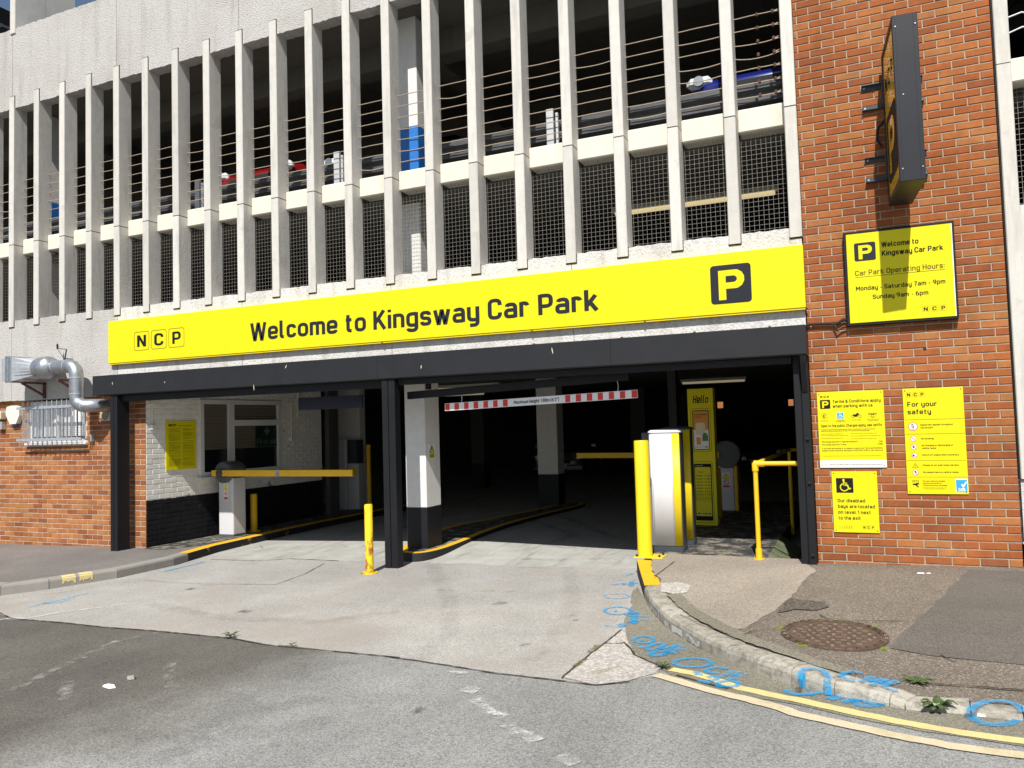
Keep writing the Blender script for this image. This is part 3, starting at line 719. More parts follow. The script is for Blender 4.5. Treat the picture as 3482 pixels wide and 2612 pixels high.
for i in range(len(KALL)-1):
    if i == len(KR)-1: continue
    a, b = KALL[i], KALL[i+1]; L = math.hypot(b[0]-a[0], b[1]-a[1]); n = 1 if L < 1.3 else int(L/.915)
    for k_ in range(min(n, 8)):
        t0, t1 = k_/n, (k_+1)/n; q = lambda t: (a[0]+(b[0]-a[0])*t, a[1]+(b[1]-a[1])*t, a[2]+(b[2]-a[2])*t+rnd.uniform(-.004, .004))
        yellow = i < 2
        kerb_piece('kerb_stone', q(t0), q(t1), KN[i], KN[i+1], .15, ['paint_kerb_black', 'paint_kerb_yellow'] if yellow else ['kerb_stone'], kerb, rz, r=.015 if yellow else .035, split=yellow)
# white paint left on the faces of the tight stones
for i in range(3, 7):
    a, b = KALL[i], KALL[i+1]; mb = MB(); n1 = KN[i]; n2 = KN[i+1]; rr = random.Random(i)
    lo = [Vector((a[0]+(b[0]-a[0])*t-(n1.x)*.004, a[1]+(b[1]-a[1])*t-(n1.y)*.004, 0)) for t in (.1, .25, .4, .55, .7, .85)]
    top = [p+Vector((0, 0, rz(p.x, 0)+rr.uniform(.045, .065))) for p in lo]; bot = [p+Vector((0, 0, rz(p.x, 0)+rr.uniform(.002, .018))) for p in lo]
    mb.add(bot+top[::-1], [list(range(12))]); mb.build('paint_patch', 'kerb_white_paint', kerb, fix=False)

# gutter of grey-brown mortar along the right kerb
gut = [(p[0]-n.x*.0, p[1]-n.y*.0) for p, n in zip(KALL, KN)]
go = [rp(zA, a, b) for a, b in [(330, 400), (265, 470), (270, 580), (215, 700), (200, 830), (250, 960), (330, 1060), (480, 1110), (570, 1190)]]+[rp(zA, 700, 1270), rp(zA, 1000, 1350), rp(zA, 1350, 1440), rp(zB, 0, 980), rp(zB, 500, 1090), rp(zB, 1000, 1200), rp(zB, 2212, 1390), (3.0, -4.2), (8, -4.9)]
sheet('gutter', gut[2:21][:17]+wobble(go, .012, .1, 14)[::-1], 'gutter', rz, .004, road, None)

# pale apron in front of the entrance
ap = [rp(zC, a, b) for a, b in [(-30, 600), (60, 640), (330, 660), (560, 685), (830, 705), (1240, 745), (1430, 780), (1800, 820), (2150, 850)]]+[rp(zD, a, b) for a, b in [(330, 1015), (700, 1075), (1050, 1118), (1320, 1150), (1700, 1090)]]
ap2 = wobble(ap, .012, .1, 15)+[(-.9, -2.6), (-1.3, -1.7), (-1.80, .0), (-1.84, .16), (-8.35, .16), (-8.35, -1.4), (-8.8, -2.3)]
sheet('apron', ap2, 'asphalt_apron', rz, .002, road, None)
# broken concrete triangle by the gutter
tri = [rp(zD, a, b) for a, b in [(1480, 805), (1500, 830), (1520, 890), (1560, 950), (1620, 1000), (1740, 1040), (1680, 1080), (1530, 1125), (1320, 1150), (1120, 1105), (1200, 1030), (1300, 950), (1390, 880)]]
sheet('road_repair', wobble(tri, .008, .06, 17, True), 'patch_concrete', rz, .006, road, None)
# cracks and joints of the road
def rl(z, pl): return [rp(z, a, b) for a, b in pl]
cracks = [(zD, [(0, 970), (330, 1017), (700, 1078), (1050, 1118), (1320, 1152), (1530, 1130)], .013), (zD, [(1110, 1110), (1200, 1030), (1300, 950), (1380, 890), (1480, 808)], .014), (zD, [(1380, 893), (1490, 893)], .014),
          (zD, [(1490, 885), (1530, 920), (1560, 965), (1640, 1000), (1740, 1045)], .016), (zC, [(0, 610), (60, 640), (330, 662), (560, 687), (830, 707), (1240, 747), (1430, 782), (2150, 852)], .014),
          (zA, [(690, 1245), (800, 1275), (900, 1300), (1060, 1345), (1180, 1370)], .03), (zC, [(1130, 322), (1400, 330), (1560, 318), (1820, 330)], .016), (zC, [(1180, 455), (1480, 458), (1640, 400), (1740, 345)], .009), (zC, [(780, 435), (980, 450), (1180, 458)], .006)]
for i, (z, pl, wd) in enumerate(cracks): ribbon('road_crack', rl(z, pl), wd, 'crack', rz, .0085, road, .6, 40+i)
for i, (z, pl, wd) in enumerate([(zD, [(1290, 950), (1340, 905)], .05), (zD, [(1190, 1035), (1260, 990)], .04), (zC, [(1500, 785), (1600, 795)], .03)]): ribbon('moss_in_joint', rl(z, pl), wd, 'moss_dirt', rz, .0095, road, .6, 60+i)
# painted markings
def line(z1, pts1, z2, pts2, w, mat, name):
    pl = rl(z1, pts1)+rl(z2, pts2); e = Vector(pl[-1])-Vector(pl[-3]); e.normalize()
    for s in (.6, 1.5, 4, 12): pl.append((pl[-1][0]+e.x*s, pl[-1][1]+e.y*s))
    return ribbon(name, pl, w, mat, rz, .007, road, .10, 70)
line(zA, [(640, 1185), (860, 1225), (1100, 1300), (1300, 1365), (1700, 1455)], zB, [(0, 935), (300, 1003), (600, 1070), (1000, 1152), (1500, 1243), (2212, 1345)], .078, 'line_yellow', 'yellow_line')
line(zA, [(500, 1238), (640, 1275), (800, 1325), (1000, 1385), (1300, 1455), (1700, 1560)], zB, [(0, 1072), (500, 1182), (1000, 1292), (1500, 1385), (2212, 1482)], .082, 'line_cream', 'yellow_line')
W = [(zD, [(345, 1018), (520, 1050), (700, 1075)], .06, 'worn_white_faint'), (zD, [(410, 1060), (470, 1075), (560, 1068)], .07, 'worn_white'), (zD, [(490, 1178), (590, 1190)], .11, 'worn_white'), (zD, [(560, 1240), (620, 1285), (760, 1350)], .10, 'worn_white'), (zD, [(770, 1395), (850, 1440), (960, 1500)], .11, 'worn_white'),
     (zD, [(1080, 1595), (1190, 1645)], .12, 'worn_white'), (zD, [(510, 800), (470, 870), (400, 960)], .09, 'worn_white_faint'), (zD, [(480, 460), (580, 480)], .06, 'worn_white_faint'),
     (zC, [(-20, 646), (70, 643), (155, 640)], .10, 'worn_white'), (zC, [(150, 638), (300, 612), (480, 588), (690, 560)], .06, 'worn_white'), (zC, [(860, 715), (640, 760), (480, 830), (260, 930), (60, 1030)], .10, 'worn_white_faint'), (zC, [(930, 880), (900, 960), (930, 1050)], .10, 'worn_white_faint'), (zC, [(360, 980), (350, 1080)], .10, 'worn_white_faint'),
     (zC, [(0, 535), (150, 520), (300, 500), (500, 475)], .09, 'worn_yellow'), (zC, [(0, 570), (200, 540)], .05, 'worn_yellow'), (zC, [(1150, 550), (1000, 590)], .06, 'worn_white_faint'), (zC, [(840, 522), (900, 516)], .04, 'worn_white_faint'), (zC, [(1000, 620), (1300, 640)], .05, 'worn_white_faint'),
     (zD, [(790, 424), (900, 420), (1080, 428)], .045, 'stain_tan'), (zD, [(560, 566), (700, 566), (830, 572)], .04, 'stain_tan'), (zD, [(330, 560), (480, 566)], .05, 'stain_tan'), (zC, [(1850, 375), (1930, 372)], .05, 'worn_yellow'), (zC, [(1560, 320), (1700, 322)], .08, 'tyre_dark'), (zD, [(1320, 1080), (1400, 1050), (1470, 1035)], .07, 'stain_tan')]
for i, (z, pl, wd, mt) in enumerate(W): ribbon('worn_marking', rl(z, pl), wd, mt, rz, .0075, road, .5, 80+i)

# blue survey paint
def ell(cx, cy, rx, ry, a0=0, a1=360, n=28): return [(cx+rx*math.cos(R(a0+(a1-a0)*i/n)), cy+ry*math.sin(R(a0+(a1-a0)*i/n))) for i in range(n+1)]
def dot(cx, cy): return [(cx-14, cy), (cx+14, cy)]
blueA = [(ell(385, 912, 92, 34), .030, 1), (dot(365, 918), .05, 1), ([(560, 945), (480, 950), (415, 985), (430, 1010), (500, 1005)], .035, 1), ([(600, 945), (520, 1000), (450, 1050)], .04, 1), ([(690, 955), (620, 1010), (560, 1050)], .04, 1), ([(500, 1000), (640, 985)], .04, 1), ([(760, 965), (680, 1010), (640, 1035)], .035, 0), ([(640, 1020), (740, 1005), (830, 1000)], .03, 0), ([(330, 985), (430, 975)], .04, 0), ([(430, 1045), (480, 1065), (560, 1055), (600, 1035), (690, 1040)], .04, 1), ([(520, 1025), (600, 1020), (650, 1045)], .04, 1),
         (ell(845, 1130, 172, 42), .032, 1), (dot(820, 1130), .05, 1), ([(1180, 1185), (1060, 1172), (975, 1195), (985, 1222), (1080, 1230)], .035, 1), ([(1230, 1200), (1160, 1240), (1090, 1270)], .035, 0), ([(1300, 1215), (1220, 1262), (1170, 1290)], .035, 0), ([(1120, 1250), (1260, 1242)], .035, 0), ([(1360, 1232), (1280, 1260), (1225, 1282), (1310, 1288)], .03, 0),
         ([(850, 1215), (900, 1222), (890, 1240), (940, 1240)], .04, 1), ([(890, 1300), (950, 1310), (1010, 1322)], .04, 1), ([(980, 1268), (1060, 1255), (1070, 1290), (1000, 1300)], .04, 1), (ell(1180, 1330, 100, 26), .035, 1), ([(1060, 1350), (1160, 1360)], .04, 1),
         ([(180, 296), (320, 285)], .03, 0), ([(200, 312), (300, 272)], .03, 0), ([(130, 347), (320, 338)], .03, 0), ([(70, 390), (210, 374), (190, 392)], .035, 1), ([(225, 385), (335, 372)], .035, 1), ([(275, 355), (265, 405)], .05, 1), (ell(132, 497, 115, 22), .03, 0), (ell(140, 635, 122, 36), .032, 1), ([(200, 672), (340, 655)], .05, 1), ([(220, 692), (420, 690)], .04, 0), ([(300, 652), (290, 760)], .05, 1), ([(230, 745), (340, 735)], .05, 1), ([(350, 720), (460, 730)], .035, 0), ([(150, 757), (205, 770), (160, 790)], .05, 1), ([(0, 720), (130, 724)], .03, 0), ([(10, 770), (110, 788)], .03, 0), (dot(120, 640), .05, 1)]
for i, (pl, wd, st) in enumerate(blueA): ribbon('spray_mark', rl(zA, pl), wd*1.4, 'spray_blue' if st else 'spray_blue_faint', rz, .0105, road, .25, 120+i, .03)
blueB = [([(-75, 850), (-55, 880), (30, 897), (170, 893), (300, 868), (345, 845)], .04), (dot(130, 846), .05), ([(335, 942), (440, 915), (545, 880)], .055), ([(350, 890), (440, 905)], .05), ([(470, 975), (560, 955), (640, 925)], .05), (ell(715, 970, 125, 40), .045), ([(640, 950), (760, 985)], .04), ([(820, 1005), (890, 955)], .04), (ell(1950, 1078, 255, 112, -2, 182), .042), (dot(1935, 1097), .05)]
for i, (pl, wd) in enumerate(blueB): ribbon('spray_mark', rl(zB, pl), wd*1.4, 'spray_blue', rz, .0105, road, .2, 180+i, .03)
for i, (z, pl, wd, mt) in enumerate([(zC, [(150, 580), (230, 560), (330, 540), (400, 520), (475, 505)], .07, 'spray_blue_faint'), (zC, [(200, 560), (320, 555), (390, 530)], .06, 'spray_blue_faint'), (zC, [(880, 388), (960, 368), (1040, 350), (1095, 335)], .07, 'spray_blue')]): ribbon('spray_mark', rl(z, pl), wd, mt, rz, .0105, road, .3, 200+i, .03)
# the marks that run over the kerb top
def kz(x, y): return road_z(x)+interp(x, kx, kh)
def kl(pl, h): return [tuple(road_pt(*zB(a, b), h))[:2] for a, b in pl]
for i, (pl, h, wd) in enumerate([([(55, 765), (60, 700), (110, 658), (200, 648), (290, 672), (318, 700), (325, 745)], .095, .036), ([(660, 692), (580, 682), (500, 698), (452, 735), (520, 765), (590, 772)], .075, .034), ([(770, 722), (700, 752), (640, 782)], .07, .034), ([(895, 742), (820, 780), (740, 815)], .065, .034), ([(710, 772), (780, 758), (860, 748)], .068, .034), ([(1000, 757), (920, 790), (850, 822), (960, 850), (1000, 850)], .06, .034), (ell(1950, 1078, 255, 112, 182, 358), .036, .040)]):
    ribbon('spray_mark', kl(pl, h), wd*1.35, 'spray_blue', lambda x, y: kz(x, y) if y < interp(x, kx, ky)+.16 else max(kz(x, y), pv(x, y)), .014, kerb, .15, 220+i, .03)
for j, (pa, pb) in enumerate([((55, 768), (20, 800)), ((325, 745), (342, 848))]):
    a = road_pt(*zB(*pa), .09); yk = interp(a.x, kx, ky); mb = MB(); i0 = 10
    mb.add([(a.x-.02, yk-.006-.02*j, rz(a.x, 0)+.012), (a.x+.02, yk-.012-.02*j, rz(a.x, 0)+.012), (a.x+.02, yk-.012-.02*j, rz(a.x, 0)+.09), (a.x-.02, yk-.006-.02*j, rz(a.x, 0)+.09)], [(0, 1, 2, 3)])
    mb.build('spray_mark', 'spray_face', kerb, fix=False)

# left pavement and its kerb
KL = []
for u, v in [(0, 1990), (167, 1969), (400, 1934), (592, 1894), (640, 1880)]:
    p = on_plane(u, v, (-.015, 0, 1), -.168+.015*9.2); KL.append((p.x, p.y))
far = [(-40, -6.2), (-14.5, -4.0), (-12.6, -3.75), (-11.7, -3.5), (-10.9, -3.2), (-10.1, -2.85), (-9.4, -2.5)]
KL = far+[q for q in KL if q[0] > -9.3]
ins = [(-8.28, .55), (-8.36, 1.45), (-8.45, 2.36), (-8.5, 3.27), (-8.5, 4.18), (-8.5, 5.1), (-8.5, 6.0), (-8.5, 7.0)]
KLL = KL+ins; NL = normals(KLL)
def lzh(x, y): return left_z(x)-(road_z(x) if y < .2 else floor_z(x, y))
lk = struct(link(bpy.data.objects.new('kerb', None)))
lzf = lambda x, y: road_z(x) if y < .2 else floor_z(x, y)
for i in range(len(KLL)-1):
    a, b = KLL[i], KLL[i+1]; painted = a[1] > -.35
    kerb_piece('kerb_stone', (a[0], a[1], lzh(*a)), (b[0], b[1], lzh(*b)), NL[i], NL[i+1], .15, (['paint_kerb_black' if a[1] < 2 else 'paint_kerb_black_in', 'paint_kerb_yellow'] if painted else ['kerb_smooth']), lk, lzf, r=.012 if painted else .028, split=painted, gap=.004 if painted else .008)
lb = [(p[0]+n.x*.15, p[1]+n.y*.15) for p, n in zip(KLL, NL)]
lzz = lambda x, y: left_z(x)
lpav = struct(sheet('pavement', lb[:-1]+[(-8.65, 6.6), (-40, 6.6), (-40, -6)], 'pavement_left', lzz, 0))
sheet('pavement_paint', [(-9.19, .05), (-8.75, .0)]+[(p[0], p[1]) for p in lb[-8:-1]]+[(-9.19, 6.0)], 'paint_floor_black', lzz, .005, lpav, None)
# two yellow blobs painted on the left kerb
for u, v in [(262, 1966), (321, 1957)]:
    p = on_plane(u, v, (-.015, 0, 1), -.168+.015*9.2); i = 8
    best = min(range(len(KLL)-1), key=lambda j: (Vector(KLL[j])+Vector(KLL[j+1])-Vector((p.x, p.y))*2).length)
    a, b = Vector(KLL[best]), Vector(KLL[best+1]); t = (b-a).normalized(); n = NL[best]; c = a+t*((Vector((p.x, p.y))-a).dot(t)); mb = MB()
    for k_ in range(6):
        s0, s1 = -.075+k_*.025, -.05+k_*.025; jt = random.Random(k_+int(u)).uniform
        q = []
        for s in (s0, s1):
            base = c+t*s; zt = left_z(base.x)
            q.append([Vector((base.x-n.x*.004, base.y-n.y*.004, zt-.075+jt(-.02, .03))), Vector((base.x-n.x*.004, base.y-n.y*.004, zt-.02)), Vector((base.x+n.x*.03, base.y+n.y*.03, zt+.005)), Vector((base.x+n.x*(.07+jt(0, .05)), base.y+n.y*(.07+jt(0, .05)), zt+.005))])
        for j in range(3): mb.add([q[0][j], q[0][j+1], q[1][j+1], q[1][j]], [(0, 1, 2, 3)])
    mb.build('paint_patch', 'line_yellow', lk, fix=False)

# floor inside the car park
fm = bpy.data.meshes.new('floor'); xs = [-40, -30, -20, -14, -9.2, -8, -6.35, -5.4, -4.4, -3.4, -2.25, -1, 1, 4, 12]; ys = [.16, .4, .7, 1.0, 1.3, 1.6, 4, 10, 24]
fm.from_pydata([(x, y, floor_z(x, y)+.002) for y in ys for x in xs], [], [(j*15+i, j*15+i+1, (j+1)*15+i+1, (j+1)*15+i) for j in range(len(ys)-1) for i in range(14)])
fm.materials.append(M['floor_concrete']); floor = struct(link(bpy.data.objects.new('floor', fm)))
fz = lambda x, y: floor_z(x, y)
for i, (z, pl, wd) in enumerate([(zC, [(1570, 262), (1850, 262)], .05), (zC, [(1390, 240), (1410, 270)], .04), (zC, [(1840, 255), (1865, 270)], .05), (zD, [(1000, 290), (1110, 305), (1200, 300)], .10), (zD, [(860, 372), (1000, 374), (1160, 376)], .12), (zD, [(1300, 380), (1480, 310)], .02), (zD, [(1380, 400), (1560, 310)], .02), (zD, [(900, 150), (1250, 250)], .18), (zD, [(1100, 120), (1450, 240)], .2)]):
    ribbon('tyre_mark', rl(z, pl), wd, 'tyre_dark', fz, .014, floor, .4, 240+i)
for i, (z, pl, wd, mt) in enumerate([(zC, [(2150, 600), (1700, 660), (1200, 640), (800, 560)], .20, 'tyre_faint'), (zD, [(300, 400), (420, 620), (420, 820), (200, 1000)], .22, 'tyre_faint'), (zD, [(1150, 400), (1180, 600), (1120, 800), (900, 1000)], .20, 'tyre_faint'), (zC, [(900, 1300), (1300, 1150), (1700, 1080), (2200, 1060)], .24, 'tyre_faint'), (zC, [(700, 1450), (1200, 1270), (1800, 1190)], .22, 'tyre_faint'), (zD, [(700, 640), (760, 645)], .16, 'oil'), (zD, [(860, 900), (900, 905)], .12, 'oil'), (zC, [(1290, 600), (1340, 604)], .13, 'oil'), (zC, [(1000, 480), (1040, 482)], .12, 'oil'), (zD, [(1180, 745), (1210, 748)], .08, 'oil'), (zD, [(200, 1300), (250, 1310)], .10, 'oil')]):
    ribbon('tyre_mark' if mt == 'tyre_faint' else 'oil_stain', rl(z, pl), wd, mt, rz, .0065, road, .3, 270+i)
# raised black-painted footway inside on the right, green with algae on its side
def sz_(x): return .031
mb = MB(); z0 = -.22
T = [(-1.72, .22), (-.50, .22), (-.52, 1.86), (-.52, 6), (-2.1, 6), (-1.95, 1.6)]
mb.add([(x, y, sz_(x)+.004) for x, y in T], [list(range(6))]); mb.add([(x, y, sz_(x)+.004) for x, y in T]+[(x, y, z0) for x, y in T], [(i, (i+1) % 6, 6+(i+1) % 6, 6+i) for i in range(6)], 0)
fw = mb.build('footway', 'paint_floor_black', None); struct(fw)
mb = MB(); mb.add([(-.50, .225, sz_(-.5)+.006), (-.52, 1.9, sz_(-.5)+.006), (-.30, 1.9, -.12), (-.24, .225, -.12)], [(0, 1, 2, 3)]); mb.add([(-.5, .225, sz_(-.5)), (-.24, .225, -.12), (-.5, .225, -.2)], [(0, 1, 2)])
k = NM('algae', .9); f = k.noise(9, 6, .7); k.color(k.mix(k.ramp(f, [(.35, 0.), (.65, 1.)]), (.06, .09, .03), (.20, .21, .13)))
mb.build('ramp_side', 'algae', fw)

# ================================================================== BUILDING
PITCH_M = .6
def mx_(i): return (i-20.2)*PITCH_M
BX0, BX1 = mx_(-4)-.3, 0.0
bld = thing('car_park_building', 'pale concrete multi-storey car park with rows of vertical fins above the entrance', 'building', (-5, 0, 0))
# spandrel band behind the yellow sign and parapet band on top, in panels four fins wide
joints = [mx_(-4)+.06]+[mx_(i)+.06 for i in (0, 4, 8, 12, 16)]+[-.004]
def rough_panel(x0, x1, z0, z1, y0, y1, mat, name, nz_top=False, nz_bot=False, seed=0):
    """panel whose free long edges are slightly ragged, with real relief"""
    rr = random.Random(seed); n = max(2, int((x1-x0)/.05)); mb = MB(); top = []; bot = []
    for i in range(n+1):
        x = x0+(x1-x0)*i/n
        top.append((x, z1+(rr.uniform(-.007, .007) if nz_top else 0))); bot.append((x, z0+(rr.uniform(-.007, .007) if nz_bot else 0)))
    for i in range(n):
        a, b, c, d = bot[i], bot[i+1], top[i+1], top[i]
        mb.add([(a[0], y0, a[1]), (b[0], y0, b[1]), (c[0], y0, c[1]), (d[0], y0, d[1]), (a[0], y1, a[1]), (b[0], y1, b[1]), (c[0], y1, c[1]), (d[0], y1, d[1])],
               [(0, 1, 2, 3), (3, 2, 6, 7), (1, 0, 4, 5)]+([(0, 3, 7, 4)] if i == 0 else [])+([(2, 1, 5, 6)] if i == n-1 else []))
    return mb.build(name, mat, bld)
for i in range(len(joints)-1):
    x0, x1 = joints[i]+(.004 if i else 0), joints[i+1]-.004
    rough_panel(x0, x1, 2.09, 3.382, .02, .20, 'roughcast_coarse' if x0 > -9.7 else 'roughcast', 'spandrel_panel', True, True, i)
    rough_panel(x0, x1, 6.885, 8.225, .02, .22, 'roughcast', 'parapet_panel', True, True, 20+i)
mb = MB(); mb.box(joints[0], -.01, .05, .19, 2.1, 3.37); mb.box(joints[0], -.01, .05, .2, 6.9, 8.2); mb.build('panel_backing', 'joint_dark', bld)
# fins: a lower and an upper length, plus sockets cut as dark joints round their ends
def fin_mesh(z0, z1, taper_low=False):
    mb = MB(); c = .008; X0, X1 = 0, .12
    prof = [(X0+c, 0), (X1-c, 0), (X1, c), (X1, .228), (X0, .228), (X0, c)]
    mb.prism(prof, 'z', z0, z1); return mb
def reuse(mb, name, mat, parent, xs_):
    first = None; off = root_loc(parent)
    for x in xs_:
        if first is None:
            first = mb.build(name, mat, parent, local=True); o = first
        else: o = link(first.copy()); o.parent = parent
        o.location = Vector((x, 0, 0))-off
    return first
FX = [mx_(i) for i in range(-4, 21)]
reuse(fin_mesh(3.283, 4.617), 'fin', 'mullion', bld, FX)
reuse(fin_mesh(4.629, 7.078), 'fin', 'mullion', bld, FX)
mb = MB(); mb.box(.004, .116, .004, .2, 4.615, 4.631); reuse(mb, 'fin_joint', 'joint_dark', bld, FX)
mb = MB(); mb.box(-.006, .126, .012, .05, 7.07, 7.093); mb.box(.117, .128, .012, .05, 6.89, 7.09); reuse(mb, 'fin_socket', 'joint_dark', bld, FX)
mb = MB(); mb.box(-.005, .125, .012, .05, 3.268, 3.29); mb.box(.117, .127, .012, .05, 3.275, 3.385); reuse(mb, 'fin_socket', 'joint_dark', bld, FX)
# mid-height sill beams between the fins
mb = MB(); mb.box(.122, .598, .157, .40, 4.487, 4.735, ch=.012); reuse(mb, 'sill_beam', 'sill', bld, FX[:-1])
# wire mesh guard in each lower opening
def mesh_panel(w=.48, h=1.10, s=.0505):
    mb = MB(); n = int(w/s)
    for i in range(n+1):
        x = .125+.012+i*s
        mb.add([(x-.0011, .232, 3.385), (x+.0011, .232, 3.385), (x+.0011, .232, 4.487), (x-.0011, .232, 4.487), (x, .2355, 3.385), (x, .2355, 4.487)], [(0, 1, 2, 3), (1, 4, 5, 2), (4, 0, 3, 5)])
    nz = int(h/s)
    for j in range(nz+1):
        z_ = 3.40+j*s
        mb.add([(.122, .2365, z_-.0011), (.598, .2365, z_-.0011), (.598, .2365, z_+.0011), (.122, .2365, z_+.0011), (.122, .240, z_), (.598, .240, z_)], [(0, 1, 2, 3), (3, 2, 5, 4), (1, 0, 4, 5)])
    return mb
mpn = reuse(mesh_panel(), 'mesh_guard', 'wire_galv', bld, FX[:-1])
# wire ropes threaded through the upper fins
def rope(sag, seed):
    mb = MB(); rr = random.Random(seed); mb.tube([(.10+.52*t, .178+rr.uniform(-.003, .003), -sag*4*t*(1-t)) for t in (0, .17, .34, .5, .67, .83, 1)], .0058, 5, cap=False); return mb
rope_me = [rope(s, i).build('wire_rope', 'wire_rope', bld, local=True).data for i, s in enumerate((.002, .008, .0, .02, .04))]
for o in list(bld.children):
    if o.name.startswith('wire_rope'): bpy.data.objects.remove(o)
rr = random.Random(12); boff = root_loc(bld)
for bi, x in enumerate(FX[:-1]):
    for z_ in (4.862, 5.006, 5.15, 5.294, 5.438, 5.582, 5.726):
        o = link(bpy.data.objects.new('wire_rope', rr.choices(rope_me, [6, 4, 5, 1.5, .5])[0])); o.parent = bld; o.location = Vector((x, 0, z_+rr.uniform(-.006, .006)))-boff
for z_ in (4.862, 5.006, 5.15, 5.294, 5.438, 5.582, 5.726):     # rope ends clamped in the last bay
    for xx in (-.36, -.20):
        mb = MB(); mb.box(xx-.014, xx+.014, .162, .194, z_-.02, z_+.02, ch=.005); mb.build('rope_clamp', 'rust', bld)
    mb = MB()
    mb.tube([(-.19, .178, z_), (-.14, .178, z_+.016), (-.115, .178, z_+.008), (-.14, .178, z_-.008), (-.19, .178, z_-.003)], .005, 5); mb.build('rope_loop', 'wire_rope', bld)

# decks, ceilings, columns, side walls
def part(name, mat, *boxes, parent=bld, ch=0):
    mb = MB()
    for b in boxes: mb.box(*b, ch=ch)
    return mb.build(name, mat, parent)
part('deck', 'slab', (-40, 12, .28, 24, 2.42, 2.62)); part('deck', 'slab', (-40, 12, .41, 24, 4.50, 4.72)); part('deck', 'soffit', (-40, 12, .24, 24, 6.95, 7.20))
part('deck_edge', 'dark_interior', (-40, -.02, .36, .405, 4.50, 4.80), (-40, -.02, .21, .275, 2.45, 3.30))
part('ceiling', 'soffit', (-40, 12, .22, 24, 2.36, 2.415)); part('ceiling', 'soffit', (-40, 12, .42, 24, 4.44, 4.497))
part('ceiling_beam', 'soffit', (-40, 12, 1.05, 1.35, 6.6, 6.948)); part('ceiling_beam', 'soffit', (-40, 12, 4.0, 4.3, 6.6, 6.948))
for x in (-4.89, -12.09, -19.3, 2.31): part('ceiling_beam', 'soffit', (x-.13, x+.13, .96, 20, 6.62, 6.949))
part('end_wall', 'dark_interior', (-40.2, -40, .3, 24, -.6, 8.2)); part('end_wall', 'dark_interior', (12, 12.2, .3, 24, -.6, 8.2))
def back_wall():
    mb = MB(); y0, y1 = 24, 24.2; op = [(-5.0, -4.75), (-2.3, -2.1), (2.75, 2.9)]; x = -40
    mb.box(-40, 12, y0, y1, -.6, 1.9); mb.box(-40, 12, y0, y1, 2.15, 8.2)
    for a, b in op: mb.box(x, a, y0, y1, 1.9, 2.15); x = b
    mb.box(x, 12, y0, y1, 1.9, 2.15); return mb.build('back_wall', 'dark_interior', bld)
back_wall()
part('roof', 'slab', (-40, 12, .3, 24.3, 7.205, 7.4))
def column(x0, x1, y0, y1, zb, zm, zt, lo, hi):
    mb = MB(); mb.box(x0, x1, y0, y1, zm, zt, ch=.008); o = mb.build('column', hi, bld); mb = MB(); mb.box(x0-.002, x1+.002, y0-.002, y1+.002, zb, zm, ch=.008); mb.build('column_base', lo, o, local=False); return o
maincol = column(-5.04, -4.735, .57, .95, -.2, .44, 2.36, 'steel_black', 'column_white')
for x in (-12.24, -5.04, 2.16):
    column(x, x+.305, .56, .92, 4.72, 5.46, 6.95, 'blue_paint', 'column_white'); column(x, x+.305, .56, .92, 2.62, 2.7, 4.44, 'column_white', 'column_white')
column(-5.4, -4.98, 6.0, 6.35, -.2, .5, 2.36, 'steel_black', 'column_white')
for x in (-9.9, -5.2, .5):
    for y in (12, 18): column(x, x+.4, y, y+.4, -.3, .4, 2.36, 'steel_black', 'column_grey')
column(-13, -12.6, 7.5, 7.9, -.3, .4, 2.36, 'steel_black', 'column_grey')
p = Yp(2285, 1300, 5.5); mb = MB(); mb.box(p.x-.07, p.x+.07, 5.45, 5.6, -.05, 2.36); mb.build('service_post', 'column_grey', bld)
part('pipe_boxing', 'column_grey', (-9.16, -9.06, 4.3, 4.6, -.17, 2.36)); part('store_wall', 'column_white', (-9.9, -9.25, 5.6, 5.8, -.17, 2.36))
# pier on the roof
mb = MB(); mb.box(-12.105, -11.98, -.002, 1.1, 8.13, 11, ch=.01); mb.build('roof_pier', 'mullion', bld)

# crash barriers on the upper deck
def w_rail(x0, x1, y, z):
    prof = [(0, 0), (.0, .03), (-.05, .06), (-.05, .10), (0, .135), (0, .175), (-.05, .21), (-.05, .25), (0, .28), (0, .31), (.006, .31), (.006, 0)]
    mb = MB(); mb.prism([(y+a, z+b) for a, b in prof], 'x', x0, x1); return mb
rails = [(-4.62, 1.9), (-12.0, -5.15), (-19, -12.35)]
rlabs = ['long grey steel crash barrier behind the wires right of the blue column', 'long grey steel crash barrier behind the wires left of the blue column', 'grey steel crash barrier at the far left upper opening']
for (a, b), lab in zip(rails, rlabs):
    t = thing('crash_barrier', lab, 'crash barrier', ((a+b)/2, .6, 4.72), 0, 'crash barriers on the upper deck')
    w_rail(a, b, .62, 4.885).build('rail', 'rail_steel', t)
    n = max(2, int((b-a)/2.2)); mb = MB()
    for i in range(n+1):
        x = a+.35+(b-a-.7)*i/n; mb = MB(); mb.box(x-.05, x+.05, .64, .75, 4.72, 5.16); mb.build('post', 'rail_pale', t)
for x in (-2.85, -6.0, -8.55, -11.5):
    t = thing('barrier_upright', 'pale steel upright before the crash barrier, ' + {-2.85: 'right of the blue column', -6.0: 'just left of the blue column', -8.55: 'near the red car', -11.5: 'at the far left'}[x], 'upright', (x, .52, 4.72), 0, 'pale uprights of the crash barrier')
    mb = MB(); mb.box(x-.045, x+.045, .50, .54, 4.72, 5.30); mb.build('plate', 'rail_pale', t); mb = MB(); mb.box(x+.075, x+.105, .50, .54, 4.72, 5.24); mb.build('angle', 'rail_pale', t)

